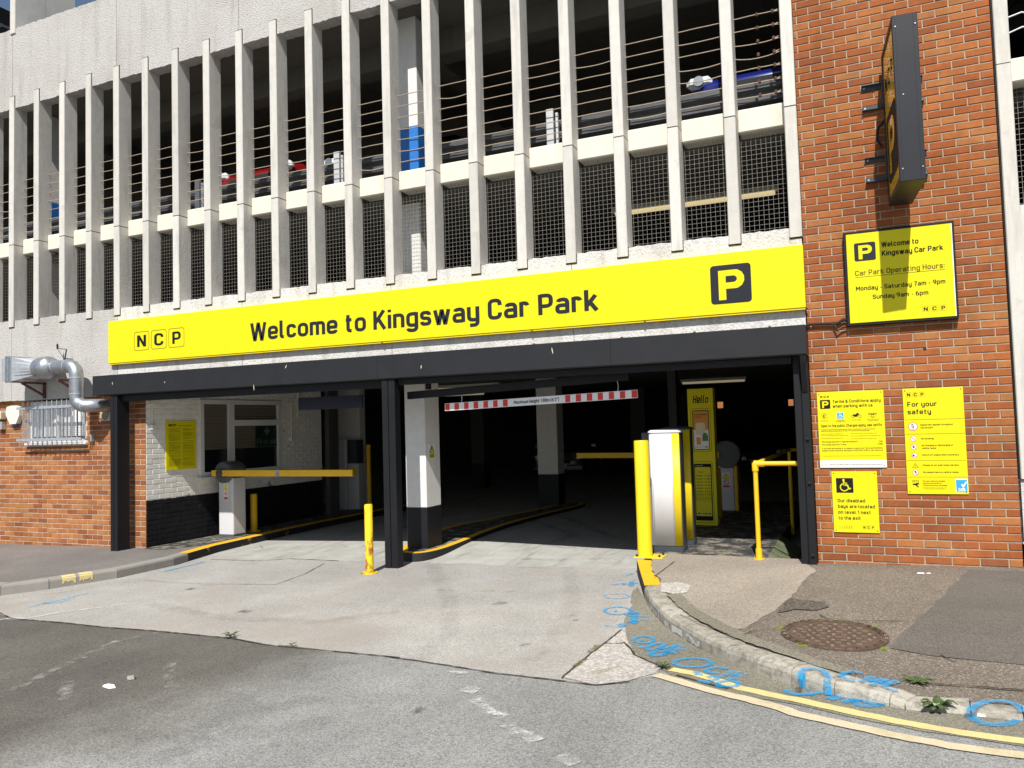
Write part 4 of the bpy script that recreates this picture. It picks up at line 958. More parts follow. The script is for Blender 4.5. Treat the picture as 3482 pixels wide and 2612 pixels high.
# ------------------------------------------------------------------ brickwork
_bm = {}
def brick_data(L, H, D, mat):
    key = (round(L, 3), round(H, 3), D, mat)
    if key not in _bm:
        c = .004; mb = MB()
        F = [(-L/2+c, 0, -H/2+c), (L/2-c, 0, -H/2+c), (L/2-c, 0, H/2-c), (-L/2+c, 0, H/2-c)]; S_ = [(-L/2, c, -H/2), (L/2, c, -H/2), (L/2, c, H/2), (-L/2, c, H/2)]; B = [(a, D, b) for a, _, b in S_]
        mb.add(F+S_+B, [(0, 1, 2, 3)]+[(i, 4+i, 4+(i+1) % 4, (i+1) % 4) for i in range(4)]+[(4+i, 8+i, 8+(i+1) % 4, 4+(i+1) % 4) for i in range(4)])
        me = bpy.data.meshes.new('brick'); me.from_pydata([tuple(v) for v in mb.v], [], mb.f); me.materials.append(M[mat])
        bm = bmesh.new(); bm.from_mesh(me); bmesh.ops.recalc_face_normals(bm, faces=bm.faces[:])
        f0 = [f for f in bm.faces if len(f.verts) == 4 and all(abs(v.co.y) < 1e-6 for v in f.verts)]
        if f0 and f0[0].normal.y > 0: bmesh.ops.reverse_faces(bm, faces=bm.faces[:])
        bm.to_mesh(me); bm.free(); _bm[key] = me
    return _bm[key]
def lay(x0, x1, z0, z1, course, length, anchor, holes=(), seed=0, jit=.0015):
    """running bond: list of (x centre, z centre, len, height)"""
    out = []; rr = random.Random(seed); n = 0; z_ = z0
    while z_ < z1-.01:
        h = course-.0105; start = anchor+(0 if n % 2 else length/2); k0 = int(math.floor((x0-start)/length))-1
        x = start+k0*length
        if z_+h > z1: h = z1-z_
        while x < x1:
            a, b = max(x, x0), min(x+length-.0105, x1)
            if b-a > .025 and h > .02:
                segs = [(a, b)]
                for hx0, hx1, hz0, hz1 in holes:
                    if z_+h > hz0 and z_ < hz1:
                        ns = []
                        for p, q in segs:
                            if p < hx0: ns.append((p, min(q, hx0-.004)))
                            if q > hx1: ns.append((max(p, hx1+.004), q))
                        segs = ns
                for p, q in segs:
                    if q-p > .02: out.append(((p+q)/2, z_+h/2, q-p, h))
            x += length
        z_ += course; n += 1
    return out
def place_bricks(parent, bricks, y, mat, limit, jit=.002, seed=1, axis='x', xface=0, darkz=None):
    rr = random.Random(seed); off = root_loc(parent)
    def world(b): return Vector((b[0], y, b[1])) if axis == 'x' else Vector((xface, b[0], b[1]))
    bricks = sorted(bricks, key=lambda b: (world(b)-CAM).length/max(.3, (b[2]/.215)**.5)); rest = MB()
    for n, b in enumerate(bricks):
        j = rr.uniform(-jit, jit); w_ = world(b); m_ = 'brick_dark' if (darkz and rr.random() < .06) else mat
        if n < limit:
            L = b[2] if abs(b[2]-.2145) > .003 else .2145
            o = link(bpy.data.objects.new('brick', brick_data(round(L, 3), round(b[3], 3), .05, m_))); o.parent = parent
            if axis == 'x': o.location = w_+Vector((0, j, 0))-off
            else: o.location = w_+Vector((-j, 0, 0))-off; o.rotation_euler = (0, 0, R(90))
            o.rotation_euler.y = rr.uniform(-.004, .004)
        else:
            L, H = b[2], b[3]; c = .004; f = [(-L/2+c, j, -H/2+c), (L/2-c, j, -H/2+c), (L/2-c, j, H/2-c), (-L/2+c, j, H/2-c), (-L/2, c+j, -H/2), (L/2, c+j, -H/2), (L/2, c+j, H/2), (-L/2, c+j, H/2), (-L/2, .05, -H/2), (L/2, .05, -H/2), (L/2, .05, H/2), (-L/2, .05, H/2)]
            V = [w_+Vector((a, d, e)) if axis == 'x' else w_+Vector((-d, a, e)) for a, d, e in f]
            rest.add(V, [(0, 1, 2, 3)]+[(i, 4+i, 4+(i+1) % 4, (i+1) % 4) for i in range(4)]+[(4+i, 8+i, 8+(i+1) % 4, 4+(i+1) % 4) for i in range(4)])
    if rest.f: o = rest.build('bricks', mat, parent); o['kind'] = 'stuff'
pier = thing('brick_pier', 'tall orange-red brick pier at the right carrying the yellow notices', 'brick wall', (.86, .05, 0))
mb = MB(); mb.box(.006, 1.722, .0075, .20, -.1, 8.2); mb.build('mortar_bed', 'mortar', pier)
COURSE = .0748
bp = lay(.006, 1.722, .012-.0748*1.2, 8.2, COURSE, .2249, 1.722+.0105-.2249, seed=2)
bp = [b for b in bp if b[1] < 5.95] + [b for b in bp if b[1] >= 5.95]
place_bricks(pier, bp, 0, 'brick_orange', 300, .0016, 3, darkz=True)
lw = thing('brick_wall', 'orange brick wall with a caged window left of the entrance', 'brick wall', (-11.5, .11, -.25))
WX0, WX1, WZ0, WZ1 = -11.79, -10.46, 1.40, 2.05
mb = MB(); mb.box(-16, WX0, .119, .35, -.4, 2.2); mb.box(WX1, -9.21, .119, .35, -.4, 2.2); mb.box(WX0, WX1, .119, .35, -.4, WZ0-.002); mb.build('mortar_bed', 'mortar_pale', lw)
bl = lay(-16, -9.205, -.30, 2.16, .0752, .2255, -9.205+.0105-.2255, holes=[(WX0, WX1, WZ0, 2.3)], seed=4)
place_bricks(lw, bl, .112, 'brick_tan', 300, .002, 5, darkz=True)
# painted brick side wall of the entrance (white above, black below)
pw = thing('painted_brick_wall', 'side wall of white painted brick with a black lower band inside the entrance', 'brick wall', (-9.2, 2, -.17))
SW = (1.15, 3.05, .79, 2.02)
mb = MB(); mb.box(-9.5, -9.206, .36, SW[0], -.4, 2.36); mb.box(-9.5, -9.206, SW[1], 4.25, -.4, 2.36); mb.box(-9.5, -9.206, SW[0]+.001, SW[1]-.001, -.4, SW[2]); mb.box(-9.5, -9.206, SW[0]+.001, SW[1]-.001, SW[3], 2.36); mb.build('mortar_bed', 'paint_brick', pw)
mb = MB(); mb.box(-9.5, -9.2065, .12, .36, -.4, 2.2); mb.build('mortar_bed', 'paint_brick', pw)
bs = lay(.124, 4.25, -.30, 2.36, .0752, .2255, .124, holes=[SW], seed=6)
place_bricks(pw, bs, 0, 'paint_brick', 260, .002, 7, axis='y', xface=-9.201)

# ------------------------------------------------------------------ next building bay at the far right
nb = thing('neighbouring_bay', 'pale concrete bay with wire mesh at the right edge beyond the brick pier', 'building', (3, 0, 0))
reuse(fin_mesh(.86, 4.66), 'fin', 'mullion', nb, [1.745+.0]); reuse(fin_mesh(4.67, 7.1), 'fin', 'mullion', nb, [1.745, 2.345, 2.945, 3.545])
reuse(fin_mesh(3.3, 4.66), 'fin', 'mullion', nb, [2.345, 2.945, 3.545])
mb = MB(); mb.box(1.868, 4.2, .10, .3, 4.51, 4.735, ch=.012); mb.build('sill_beam', 'sill', nb)
mb = MB(); mb.box(1.868, 12, .06, .3, .86, 3.35); mb.build('wall_panel', 'mullion', nb)
mb = MB(); mb.box(1.725, 12, .03, .3, .27, .85, ch=.01); mb.build('plinth_panel', 'roughcast_coarse', nb)
mb = MB(); mb.box(1.725, 12, .28, .4, -.1, .27); mb.build('recess', 'dark_interior', nb)
mb = MB(); mb.box(3.6, 12, .06, .3, 3.35, 8.2); mb.box(1.725, 12, .05, .3, 6.9, 8.2); mb.build('wall_panel', 'roughcast', nb)
o = reuse(mesh_panel(), 'mesh_guard', 'wire_galv', nb, [1.745, 2.345, 2.945])
mb = MB(); mb.tube([(1.87, .17, 5.15), (2.0, .17, 5.18), (2.1, .17, 5.13), (2.35, .17, 5.17)], .008, 6); mb.tube([(1.87, .17, 5.0), (2.0, .17, 5.04), (2.1, .17, 5.0), (2.35, .17, 5.03)], .008, 6); mb.build('wire_rope', 'galv_pale', nb)
mb = MB(); mb.tube([(1.733, .0, 8), (1.733, .0, 3.9), (1.737, .0, 2.6), (1.735, .0, .3)], .006, 6); mb.build('cable', 'rubber', nb)

# ------------------------------------------------------------------ far red brick building glimpsed through the back openings
fb = thing('far_brick_building', 'sunlit red brick building glimpsed through the openings at the back', 'building', (-5, 36, 0))
mb = MB(); mb.box(-30, 20, 36, 40, -1, 9); mb.build('wall', 'brick_orange', fb)
mb = MB(); mb.prism([(35.6, 9), (40.4, 9), (38, 11)], 'x', -30.2, 20.2); mb.build('roof', 'slab', fb)
for x in range(-28, 19, 4):
    mb = MB(); mb.box(x, x+1.4, 35.97, 36, 4, 6); mb.build('window', 'glass_dark', fb)
# dark roof edge beyond the parapet, top left
rb = thing('neighbour_roof', 'dark neighbouring roof edge behind the concrete pier at the top left', 'building', (-14, 4, 7.41))
q0, q1 = Yp(-160, 6, 4), Yp(60, 78, 4); mb = MB(); mb.bar(q0, q1, 1.2, .34); mb.build('fascia', 'steel_black', rb)
mb = MB(); mb.bar(q0+Vector((0, -.62, -.21)), q1+Vector((0, -.62, -.21)), .1, .09); mb.build('gutter', 'rail_pale', rb)
mb = MB(); mb.box(q0.x, q1.x-.1, 3.7, 6, 7.41, q1.z-.2); mb.build('wall', 'dark_interior', rb)

# ================================================================== SHUTTER BOX AND POSTS
sh = thing('roller_shutter', 'long dark grey shutter box above the entrance with three black posts', 'roller shutter', (-5, -.1, 0))
cx = [-9.855]+[Yp(u, 1230, -.25).x for u in (658, 1282, 2077)]+[.004]
for i in range(4):
    x0, x1 = cx[i]+(.0015 if i else 0), cx[i+1]-(.0015 if i < 3 else 0); mb = MB()
    mb.prism([(-.25, 2.085), (-.238, 2.073), (.018, 2.073), (.018, 2.362), (-.242, 2.366), (-.25, 2.36)], 'x', x0, x1); mb.build('housing_panel', 'cladding', sh)
for u, v, L, a_ in [(382, 1304, .05, 90), (863, 1318, .09, 95), (1432, 1248, .05, 80), (972, 1247, .06, 60), (1878, 1193, .08, 100), (560, 1300, .03, 90)]:
    q = Yp(u, v, -.2515); d = Vector((math.cos(R(a_)), 0, math.sin(R(a_))))*L/2; n_ = Vector((-d.z, 0, d.x)).normalized()*.006
    mb = MB(); mb.add([q-d, q-d*.3-n_, q+d*.6-n_*.7, q+d, q+d*.2+n_, q-d*.5+n_*.6], [list(range(6))]); mb.build('scratch', 'plastic_cream', sh, fix=False)
mb = MB(); mb.box(-9.80, -.02, -.235, .015, 2.08, 2.35); mb.build('housing_core', 'steel_black', sh)
mb = MB(); mb.box(-9.39, -4.88, -.15, -.06, 1.975, 2.068); mb.build('bottom_rail', 'steel_black', sh)
mb = MB(); mb.box(-4.68, -.15, -.15, -.06, 2.0, 2.068); mb.build('bottom_rail', 'steel_black', sh)
mb = MB(); mb.box(-9.39, -.15, -.02, .2, 2.04, 2.069); mb.build('shutter_roll', 'steel_black', sh)
def post(x0, x1, y0, y1, zb):
    mb = MB(); w_ = (x1-x0); mb.box(x0, x0+w_*.46, y0, y1, zb, 2.072, ch=.004); mb.box(x0+w_*.50, x1, y0+.004, y1, zb, 2.072, ch=.004); mb.box(x0+w_*.44, x0+w_*.52, y0+.02, y1-.01, zb, 2.07); return mb.build('post', 'steel_black', sh)
post(-9.53, -9.395, -.22, .0, -.23); post(-4.87, -4.69, -.22, -.09, -.215); post(-.142, -.002, -.09, .05, -.02)
mb = MB(); mb.prism([(-.10, 2.07), (-.24, 2.07), (-.22, 2.0), (-.10, 1.72)], 'x', -.062, -.012); mb.build('bracket', 'steel_black', sh)
for z_ in (1.25, .82, .12): mb = MB(); mb.box(-.05, -.02, -.112, -.09, z_, z_+.02); mb.build('bolt', 'rubber', sh)
rb_ = random.Random(4)
for u, v in [(1285, 1003), (1810, 1150), (2110, 1135), (2358, 1117), (2615, 1096)][1:]:
    p = Yp(u, v, -.05); mb = MB(); mb.box(p.x-.012, p.x+.012, -.02, .01, 2.367, 2.40); mb.build('fixing', 'rust', sh)
# inclined lintel beam in the middle bay, hung height bar below it
lb_ = thing('lintel_beam', 'black steel lintel beam sloping above the red and white height bar', 'beam', (-3.4, .1, 1.8))
mb = MB(); mb.add([(-4.68, .06, 1.83), (-1.86, .06, 1.93), (-1.86, .06, 2.02), (-4.68, .06, 1.92), (-4.68, .14, 1.83), (-1.86, .14, 1.93), (-1.86, .14, 2.02), (-4.68, .14, 1.92)], [(0, 1, 2, 3), (5, 4, 7, 6), (4, 0, 3, 7), (1, 5, 6, 2), (3, 2, 6, 7), (4, 5, 1, 0)]); mb.build('beam', 'steel_black', lb_)
for x in (-4.4, -2.1): mb = MB(); mb.box(x-.03, x+.03, .08, .12, 1.93+(x+4.68)*.035, 2.075); mb.build('hanger', 'steel_black', lb_)
hb_ = thing('height_bar', 'hanging red and white striped maximum height bar', 'height bar', (-2.97, .1, 1.66))
HX0, HX1 = -4.17, -1.776
def hf(p): return Vector((p.x, p.y, p.z+(p.x-HX0)*.0266))
mb = MB(); mb.box(HX0, HX1, .09, .12, 1.668, 1.757)
for v in mb.v: v.z += (v.x-HX0)*.0266
mb.build('board', 'sign_white', hb_)
z5 = zoom(1400, 750, 1.58)
for a, b in [(180, 203), (229, 253), (281, 304), (332, 356), (385, 409), (437, 461), (490, 515), (825, 852), (882, 910), (941, 970), (1000, 1028), (1060, 1088), (1120, 1148), (1183, 1212)]:
    x0, x1 = max(HX0+.001, Yp(*z5(a, 970), .088).x), min(HX1-.001, Yp(*z5(b, 970), .088).x)
    flat(hb_, 'stripe', [(x0, 1.673), (x1, 1.673), (x1, 1.752), (x0, 1.752)], .0875, 'sign_red', hf)
text(hb_, "Maximum Height 1.88m (6'2\")", Yp(*z5(548, 970), .088).x, Yp(*z5(792, 970), .088).x, 1.694, .038, .0872, 'ink', .02, frame=hf)
for x in (-3.95, -2.0):
    mb = MB(); z_ = 1.757+(x-HX0)*.0266; mb.tube([(x, .105, z_-.01), (x+.01, .105, z_+.05), (x, .1, z_+.12)], .006, 6); mb.build('chain', 'galv', hb_)

# ================================================================== SIGNS
def ncp(parent, x0, x1, z0, z1, y, frame=None, gap=.10, outline=True, mat='ink', bold=.035):
    w_ = (x1-x0)/(3+2*gap); r = w_*.12
    for i, ch in enumerate('NCP'):
        a = x0+i*w_*(1+gap); b = a+w_
        if outline: ring_flat(parent, 'letter_box', rrect(a, b, z0, z1, r), rrect(a+w_*.022, b-w_*.022, z0+w_*.022, z1-w_*.022, r*.9), y, 'ink_soft', frame)
        h = (z1-z0)*.62; text(parent, ch, a+w_*(.2 if ch != 'P' else .24), b-w_*(.2 if ch != 'P' else .22), z0+(z1-z0)*.19, h, y, mat, bold, frame=frame)
def p_logo(parent, x0, x1, z0, z1, y, bg_='sign_slate', fg='sign_yellow', frame=None, d=.001):
    w_, h = x1-x0, z1-z0; flat(parent, 'logo_ground', rrect(x0, x1, z0, z1, w_*.09), y, bg_, frame)
    out = [(.20, .10), (.38, .10), (.38, .38), (.62, .38)]+[(.62+.22*math.cos(t), .62+.24*math.sin(t)) for t in (R(a) for a in (-75, -45, -15, 15, 45, 75))]+[(.62, .86), (.20, .86)]
    hole = [(.38, .54), (.57, .54)]+[(.57+.09*math.cos(t), .625+.085*math.sin(t)) for t in (R(a) for a in (-60, -20, 20, 60))]+[(.57, .71), (.38, .71)]
    # P drawn as two rings so that its eye stays open
    P = lambda q: (x0+q[0]*w_, z0+q[1]*h)
    mb = MB(); bm = bmesh.new()
    vo = [bm.verts.new((P(q)[0], 0, P(q)[1])) for q in out]; vh = [bm.verts.new((P(q)[0], 0, P(q)[1])) for q in hole]
    ed = [bm.edges.new((vo[i], vo[(i+1) % len(vo)])) for i in range(len(vo))]+[bm.edges.new((vh[i], vh[(i+1) % len(vh)])) for i in range(len(vh))]
    bmesh.ops.triangle_fill(bm, edges=ed, use_beauty=True); vi = {v: i for i, v in enumerate(bm.verts)}
    V = [Vector((v.co.x, y-d, v.co.z)) for v in bm.verts]; Fs = [[vi[v] for v in f.verts] for f in bm.faces]; bm.free()
    if frame: V = [frame(v) for v in V]
    mb.add(V, Fs); mb.build('logo_letter', fg, parent, fix=False)
ms = thing('main_sign', 'long bright yellow sign reading Welcome to Kingsway Car Park above the entrance', 'sign', (-4.9, -.03, 2.54))
mb = MB(); mb.box(-9.772, .004, -.052, .015, 2.556, 3.186, ch=.003); mb.build('face', 'sign_yellow', ms)
mb = MB(); mb.box(-9.75, .0, -.043, .012, 2.538, 2.555); mb.build('bottom_return', 'sign_yellow_edge', ms)
text(ms, 'Welcome to Kingsway Car Park', -7.055, -2.135, 2.711, .235, -.0535, 'sign_slate', .034, space=1.0)
p_logo(ms, -.915, -.506, 2.66, 3.063, -.0535)
ncp(ms, -9.232, -8.252, 2.712, 2.986, -.0535, gap=.14)
for u in (1300, 1810, 2195, 2750):
    p = Yp(u, 1150, -.04); mb = MB(); mb.box(p.x-.008, p.x+.008, -.058, -.04, 2.541, 2.549); mb.build('screw', 'rust', ms)

def px_text(parent, z, s, a, b, hp, y, mat='ink', bold=.012, **kw):
    bold += .018 if hp > 18 else .03
    p0, p1 = Yp(*z(*a), y), Yp(*z(*b), y); q = Yp(*z(a[0], a[1]-hp), y)
    return text(parent, s, p0.x, p1.x, (p0.z+p1.z)/2, q.z-p0.z, y, mat, bold, **kw)
zw = zoom(2750, 700, 2212/732)
wb = thing('welcome_board', 'black framed yellow opening hours board on the brick pier', 'sign', (.85, -.05, 2.33))
mb = MB(); mb.box(.375, 1.325, -.075, -.002, 2.336, 3.25, ch=.004); mb.build('case', 'steel_black', wb)
mb = MB(); mb.box(.402, 1.298, -.081, -.074, 2.362, 3.225); mb.build('face', 'sign_yellow', wb)
mb = MB(); mb.box(1.298, 1.306, -.082, -.074, 2.362, 3.225); mb.build('edge_trim', 'sign_white', wb)
yb = -.0822
a, b = Yp(*zw(472, 575), yb), Yp(*zw(682, 365), yb); p_logo(wb, a.x, b.x, a.z, b.z, yb)
px_text(wb, zw, 'Welcome to', (748, 425), (1128, 385), 52, yb, bold=.018)
px_text(wb, zw, 'Kingsway Car Park', (752, 515), (1382, 450), 52, yb, bold=.018)
px_text(wb, zw, 'Car Park Operating Hours:', (478, 722), (1398, 635), 52, yb, mat='ink_soft', bold=.0)
p0, p1 = Yp(*zw(478, 738), yb), Yp(*zw(1402, 648), yb); zl = (p0.z+p1.z)/2; flat(wb, 'underline', [(p0.x, zl-.004), (p1.x, zl-.004), (p1.x, zl), (p0.x, zl)], yb, 'ink_soft')
px_text(wb, zw, 'Monday - Saturday 7am - 9pm', (486, 875), (1405, 795), 44, yb, bold=.008)
px_text(wb, zw, 'Sunday 9am - 6pm', (658, 958), (1230, 910), 44, yb, bold=.008)
a, b = Yp(*zw(1168, 1092), yb), Yp(*zw(1418, 1015), yb); ncp(wb, a.x, b.x, a.z, b.z, yb, gap=.22)
cb = thing('sign_cable', 'black conduit with a cable loop running to the opening hours board', 'cable', (.1, 0, 2.33))
mb = MB(); mb.tube([(.0, -.03, 2.385), (.20, -.03, 2.38), (.27, -.03, 2.37), (.31, -.03, 2.39), (.34, -.03, 2.41), (.375, -.03, 2.405)], .014, 8); mb.tube([(.25, -.035, 2.375), (.28, -.045, 2.30), (.33, -.04, 2.33), (.39, -.03, 2.34)], .010, 6); mb.build('cable', 'rubber', cb)

# projecting light-box sign
ps = thing('projecting_sign', 'tall dark projecting box sign with yellow sides bolted to the brick pier', 'sign', (.925, -.5, 3.44), R(4.8))
PX0, PX1, PY0, PY1, PZ0, PZ1 = .825, 1.025, -.93, -.09, 3.45, 4.90
mb = MB(); mb.box(PX0, PX1, PY0, PY0+.05, PZ0, PZ1, ch=.004); mb.box(PX0, PX1, PY1-.05, PY1, PZ0, PZ1); mb.box(PX0, PX1, PY0+.05, PY1-.05, PZ1-.05, PZ1); mb.box(PX0, PX1, PY0+.05, PY1-.05, PZ0, PZ0+.05); mb.build('frame', 'sign_slate', ps)
for x in (PX0+.03, PX1-.03): mb = MB(); mb.box(x-.004, x+.004, PY0-.004, PY0+.002, PZ0+.005, PZ1-.005); mb.build('seam', 'sign_slate', ps)
for x, z_ in ((PX0+.025, 3.56), (PX0+.025, 4.80), (PX1-.02, 3.56), (PX1-.02, 4.8), (PX0+.06, 4.2)): mb = MB(); mb.cyl((x, PY0-.006, z_), (x, PY0+.001, z_), .006, 8); mb.build('screw', 'galv', ps)
for side, x in ((-1, PX0+.008), (1, PX1-.008)):
    mb = MB(); mb.box(min(x, x-side*.01), max(x, x-side*.01), PY0+.045, PY1-.045, PZ0+.04, PZ1-.04); mb.build('side_panel', 'acrylic_yellow', ps)
    # (u along the panel, v up) -> world; reads from the outside
    def sf(p, side=side, x=x): return Vector((x+side*.004, (PY0+PY1)/2 + (-side)*(-(p.x)) * (1 if side < 0 else 1) if False else (PY0+PY1)/2 - side*(-p.x), p.z))
    p_logo(ps, -.31, .31, 3.62, 4.24, 0, 'ink', 'acrylic_yellow', lambda p, s_=side, x_=x: Vector((x_+s_*(.004-p.y), (PY0+PY1)/2+s_*p.x, p.z)), d=.002)
    ncp(ps, -.30, .30, 4.42, 4.66, 0, lambda p, s_=side, x_=x: Vector((x_+s_*(.004-p.y), (PY0+PY1)/2+s_*p.x, p.z)), gap=.12)
def unrot(mb):          # keep the wall brackets square to the wall
    c = Vector((.925, -.5, 0)); q = Matrix.Rotation(R(-4.8), 3, 'Z')
    mb.v = [q @ (v-c) + c for v in mb.v]; return mb
for z_, hh in ((4.655, .05), (4.455, .05), (3.94, .05), (3.748, .05)):
    mb = MB(); mb.box(.605, 1.14, -.012, -.002, z_-hh/2, z_+hh/2); mb.box(.605, 1.14, -.05, -.012, z_+hh/2-.008 if z_ in (4.655, 3.94) else z_-hh/2, z_+hh/2 if z_ in (4.655, 3.94) else z_-hh/2+.008)
    unrot(mb).build('bracket', 'machine_slate', ps)
for x in (.80, 1.10):
    for a, b in ((4.43, 4.68), (3.72, 3.97)): mb = MB(); mb.box(x-.02, x+.02, -.10, -.052, a, b); unrot(mb).build('bracket_upright', 'machine_slate', ps)
for x in (.63, 1.12):
    for z_ in (4.655, 4.455, 3.94, 3.748): mb = MB(); mb.cyl((x, -.02, z_), (x, -.012, z_), .01, 8); unrot(mb).build('bolt', 'galv', ps)
mb = MB(); mb.tube([(.84, -.08, 4.3), (.77, -.06, 4.22), (.76, -.04, 4.12), (.80, -.03, 4.05)], .012, 6); mb.build('cable', 'rubber', ps)

# ------------------------------------------------------------------ notices on the brick pier
zp = zoom(2750, 1300, 1810/600)
def notice(name, label, x0, x1, z0, z1, screws=True, y=-.012):
    t = thing(name, label, 'notice', ((x0+x1)/2, y, z0)); mb = MB(); mb.box(x0, x1, y, y+.006, z0, z1, ch=.001); mb.build('board', 'sign_yellow', t)
    if screws:
        for x, z_ in ((x0+.02, z0+.02), (x1-.02, z0+.02), (x0+.02, z1-.02), (x1-.02, z1-.02)): mb = MB(); mb.cyl((x, y-.003, z_), (x, y+.001, z_), .005, 8); mb.build('screw', 'rust', t)
    return t
yn = -.0132
def wheelchair(parent, cx, cz, s, y, fg, frame=None):
    def st(pts, w_, nm='symbol'):
        mb = MB(); P = [Vector((cx+a*s, 0, cz+b*s)) for a, b in pts]
        for i in range(len(P)-1):
            t = (P[i+1]-P[i]).normalized(); n = Vector((-t.z, 0, t.x))*w_*s/2; e = t*w_*s*.25
            q = [P[i]-n-e, P[i+1]-n+e, P[i+1]+n+e, P[i]+n-e]; q = [Vector((v.x, y-.0002*i, v.z)) for v in q]
            mb.add([frame(v) for v in q] if frame else q, [(0, 1, 2, 3)])
        mb.build(nm, fg, parent, fix=False)
    flat(parent, 'symbol', circ(cx-.06*s, cz+.37*s, .075*s, 16), y, fg, frame)
    st([(-.05, .27), (-.03, .02)], .11); st([(-.03, .02), (.17, .02), (.27, -.24), (.36, -.20)], .09); st([(-.04, .15), (.14, .15)], .07)
    st([(-.12+.0, .10)]+[(-.03+.25*math.cos(R(a)), -.12+.25*math.sin(R(a))) for a in range(120, 345, 15)], .07)
tn = notice('terms_notice', 'square yellow notice headed Terms and Conditions apply with a white bottom strip', .064, .66, .968, 1.71)
flat(tn, 'white_strip', [(.066, .970), (.658, .970), (.658, 1.040), (.066, 1.040)], yn, 'sign_white')
a, b = Yp(*zp(118, 275), yn), Yp(*zp(218, 180), yn); p_logo(tn, a.x, b.x, a.z, b.z, yn, 'ink')
px_text(tn, zp, 'N', (118, 160), (138, 159), 18, yn, bold=.03); px_text(tn, zp, 'C', (152, 160), (175, 159), 18, yn, bold=.02); px_text(tn, zp, 'P', (188, 160), (207, 159), 18, yn, bold=.03)
T_ = lambda s, a, b, hp, **k: px_text(tn, zp, s, a, b, hp, yn, **k)
T_('Terms & Conditions apply', (246, 212), (738, 198), 30, bold=.004); T_('when parking with us', (246, 262), (655, 247), 30, bold=.004)
T_('Open to the public. Charges apply, see tariffs', (128, 462), (750, 447), 26, bold=.006)
T_('A Parking Charge Notice (PCN) may be issued for failure to comply with the Terms and Conditions', (126, 494), (682, 480), 9, mat='ink_soft', bold=0)
T_('(which can be found in and around this car park). This includes the following breaches:', (128, 508), (625, 497), 9, mat='ink_soft', bold=0)
for i, (x0, x1) in enumerate([((130, 535), (342, 531)), ((130, 550), (405, 546)), ((130, 580), (350, 576)), ((430, 528), (700, 523)), ((430, 553), (735, 548)), ((430, 582), (690, 577))]):
    T_('Failure to pay or display the correct charge for stay', x0, x1, 6, mat='ink_soft', bold=0)
T_('PCN charges paid within 14 days (early discount)', (136, 620), (502, 612), 13, bold=0, mat='ink_soft'); T_('£60', (725, 612), (758, 611), 13, bold=0)
T_('PCN charges paid after 14 days', (136, 648), (386, 643), 13, bold=0, mat='ink_soft'); T_('£100', (715, 639), (760, 637), 13, bold=0)
T_('If you have any queries or to request a copy of our Terms and Conditions', (140, 685), (760, 680), 13, bold=0, mat='ink_soft'); T_('please contact Customer Services on 0345 050 70 80 or visit ncp.co.uk', (140, 708), (760, 702), 13, bold=0, mat='ink_soft')
p0, p1 = Yp(*zp(145, 758), yn), Yp(*zp(745, 752), yn); flat(tn, 'rule', [(p0.x, p0.z-.001), (p1.x, p0.z-.001), (p1.x, p0.z+.001), (p0.x, p0.z+.001)], yn, 'ink_soft')
ya = yn-.0008
px_text(tn, zp, "We're part of the approved operator scheme authorised by the British Parking Association", (218, 848), (755, 845), 10, ya, mat='ink_soft', bold=0)
c = Yp(*zp(172, 845), ya); flat(tn, 'badge', circ(c.x, c.z, .017), ya, 'ink_cream')
c = Yp(*zp(160, 348), yn); ring_flat(tn, 'symbol_ring', circ(c.x, c.z, .0255), circ(c.x, c.z, .0235), yn, 'ink'); T_('£', (148, 362), (172, 360), 28, bold=.0)
a, b = Yp(*zp(292, 372), yn), Yp(*zp(356, 312), yn); flat(tn, 'symbol_ground', [(a.x-.002, a.z-.002), (b.x+.002, a.z-.002), (b.x+.002, b.z+.002), (a.x-.002, b.z+.002)], yn, 'sign_white'); flat(tn, 'symbol_ground', [(a.x, a.z), (b.x, a.z), (b.x, b.z), (a.x, b.z)], yn-.0006, 'sign_blue'); wheelchair(tn, (a.x+b.x)/2, (a.z+b.z)/2, (b.x-a.x)*.9, yn-.0012, 'sign_white')
c = Yp(*zp(488, 345), yn); 
for dx_ in (-.030, .030): ring_flat(tn, 'symbol', circ(c.x+dx_, c.z-.003, .0155), circ(c.x+dx_, c.z-.003, .0125), yn, 'ink')
flat(tn, 'symbol', [(c.x-.03, c.z), (c.x-.012, c.z-.008), (c.x+.008, c.z-.008), (c.x+.016, c.z+.012), (c.x+.028, c.z+.0), (c.x+.02, c.z+.026), (c.x+.006, c.z+.030), (c.x-.002, c.z+.016), (c.x-.03, c.z+.014)], yn-.0004, 'ink')
c = Yp(*zp(655, 340), yn); flat(tn, 'symbol', [(c.x-.035, c.z+.010), (c.x+.035, c.z+.010), (c.x+.035, c.z+.018), (c.x-.035, c.z+.018)], yn, 'ink'); ring_flat(tn, 'symbol', rrect(c.x-.012, c.x+.012, c.z-.02, c.z+.009, .004), rrect(c.x-.009, c.x+.009, c.z-.017, c.z+.007, .003), yn, 'ink'); ring_flat(tn, 'symbol', rrect(c.x-.037, c.x+.037, c.z-.012, c.z+.026, .004), rrect(c.x-.036, c.x+.036, c.z-.011, c.z+.025, .003), yn-.0003, 'ink_soft')
for s, a, b in [('Charges apply', (128, 400), (200, 398)), ('Charges apply', (292, 393), (365, 390)), ('Blue Badge holders', (278, 405), (380, 402)), ('Charges apply', (440, 390), (540, 387)), ('Only use NCP approved', (600, 385), (720, 380)), ('payment methods', (615, 398), (712, 394))]: T_(s, a, b, 7, mat='ink_soft', bold=0)

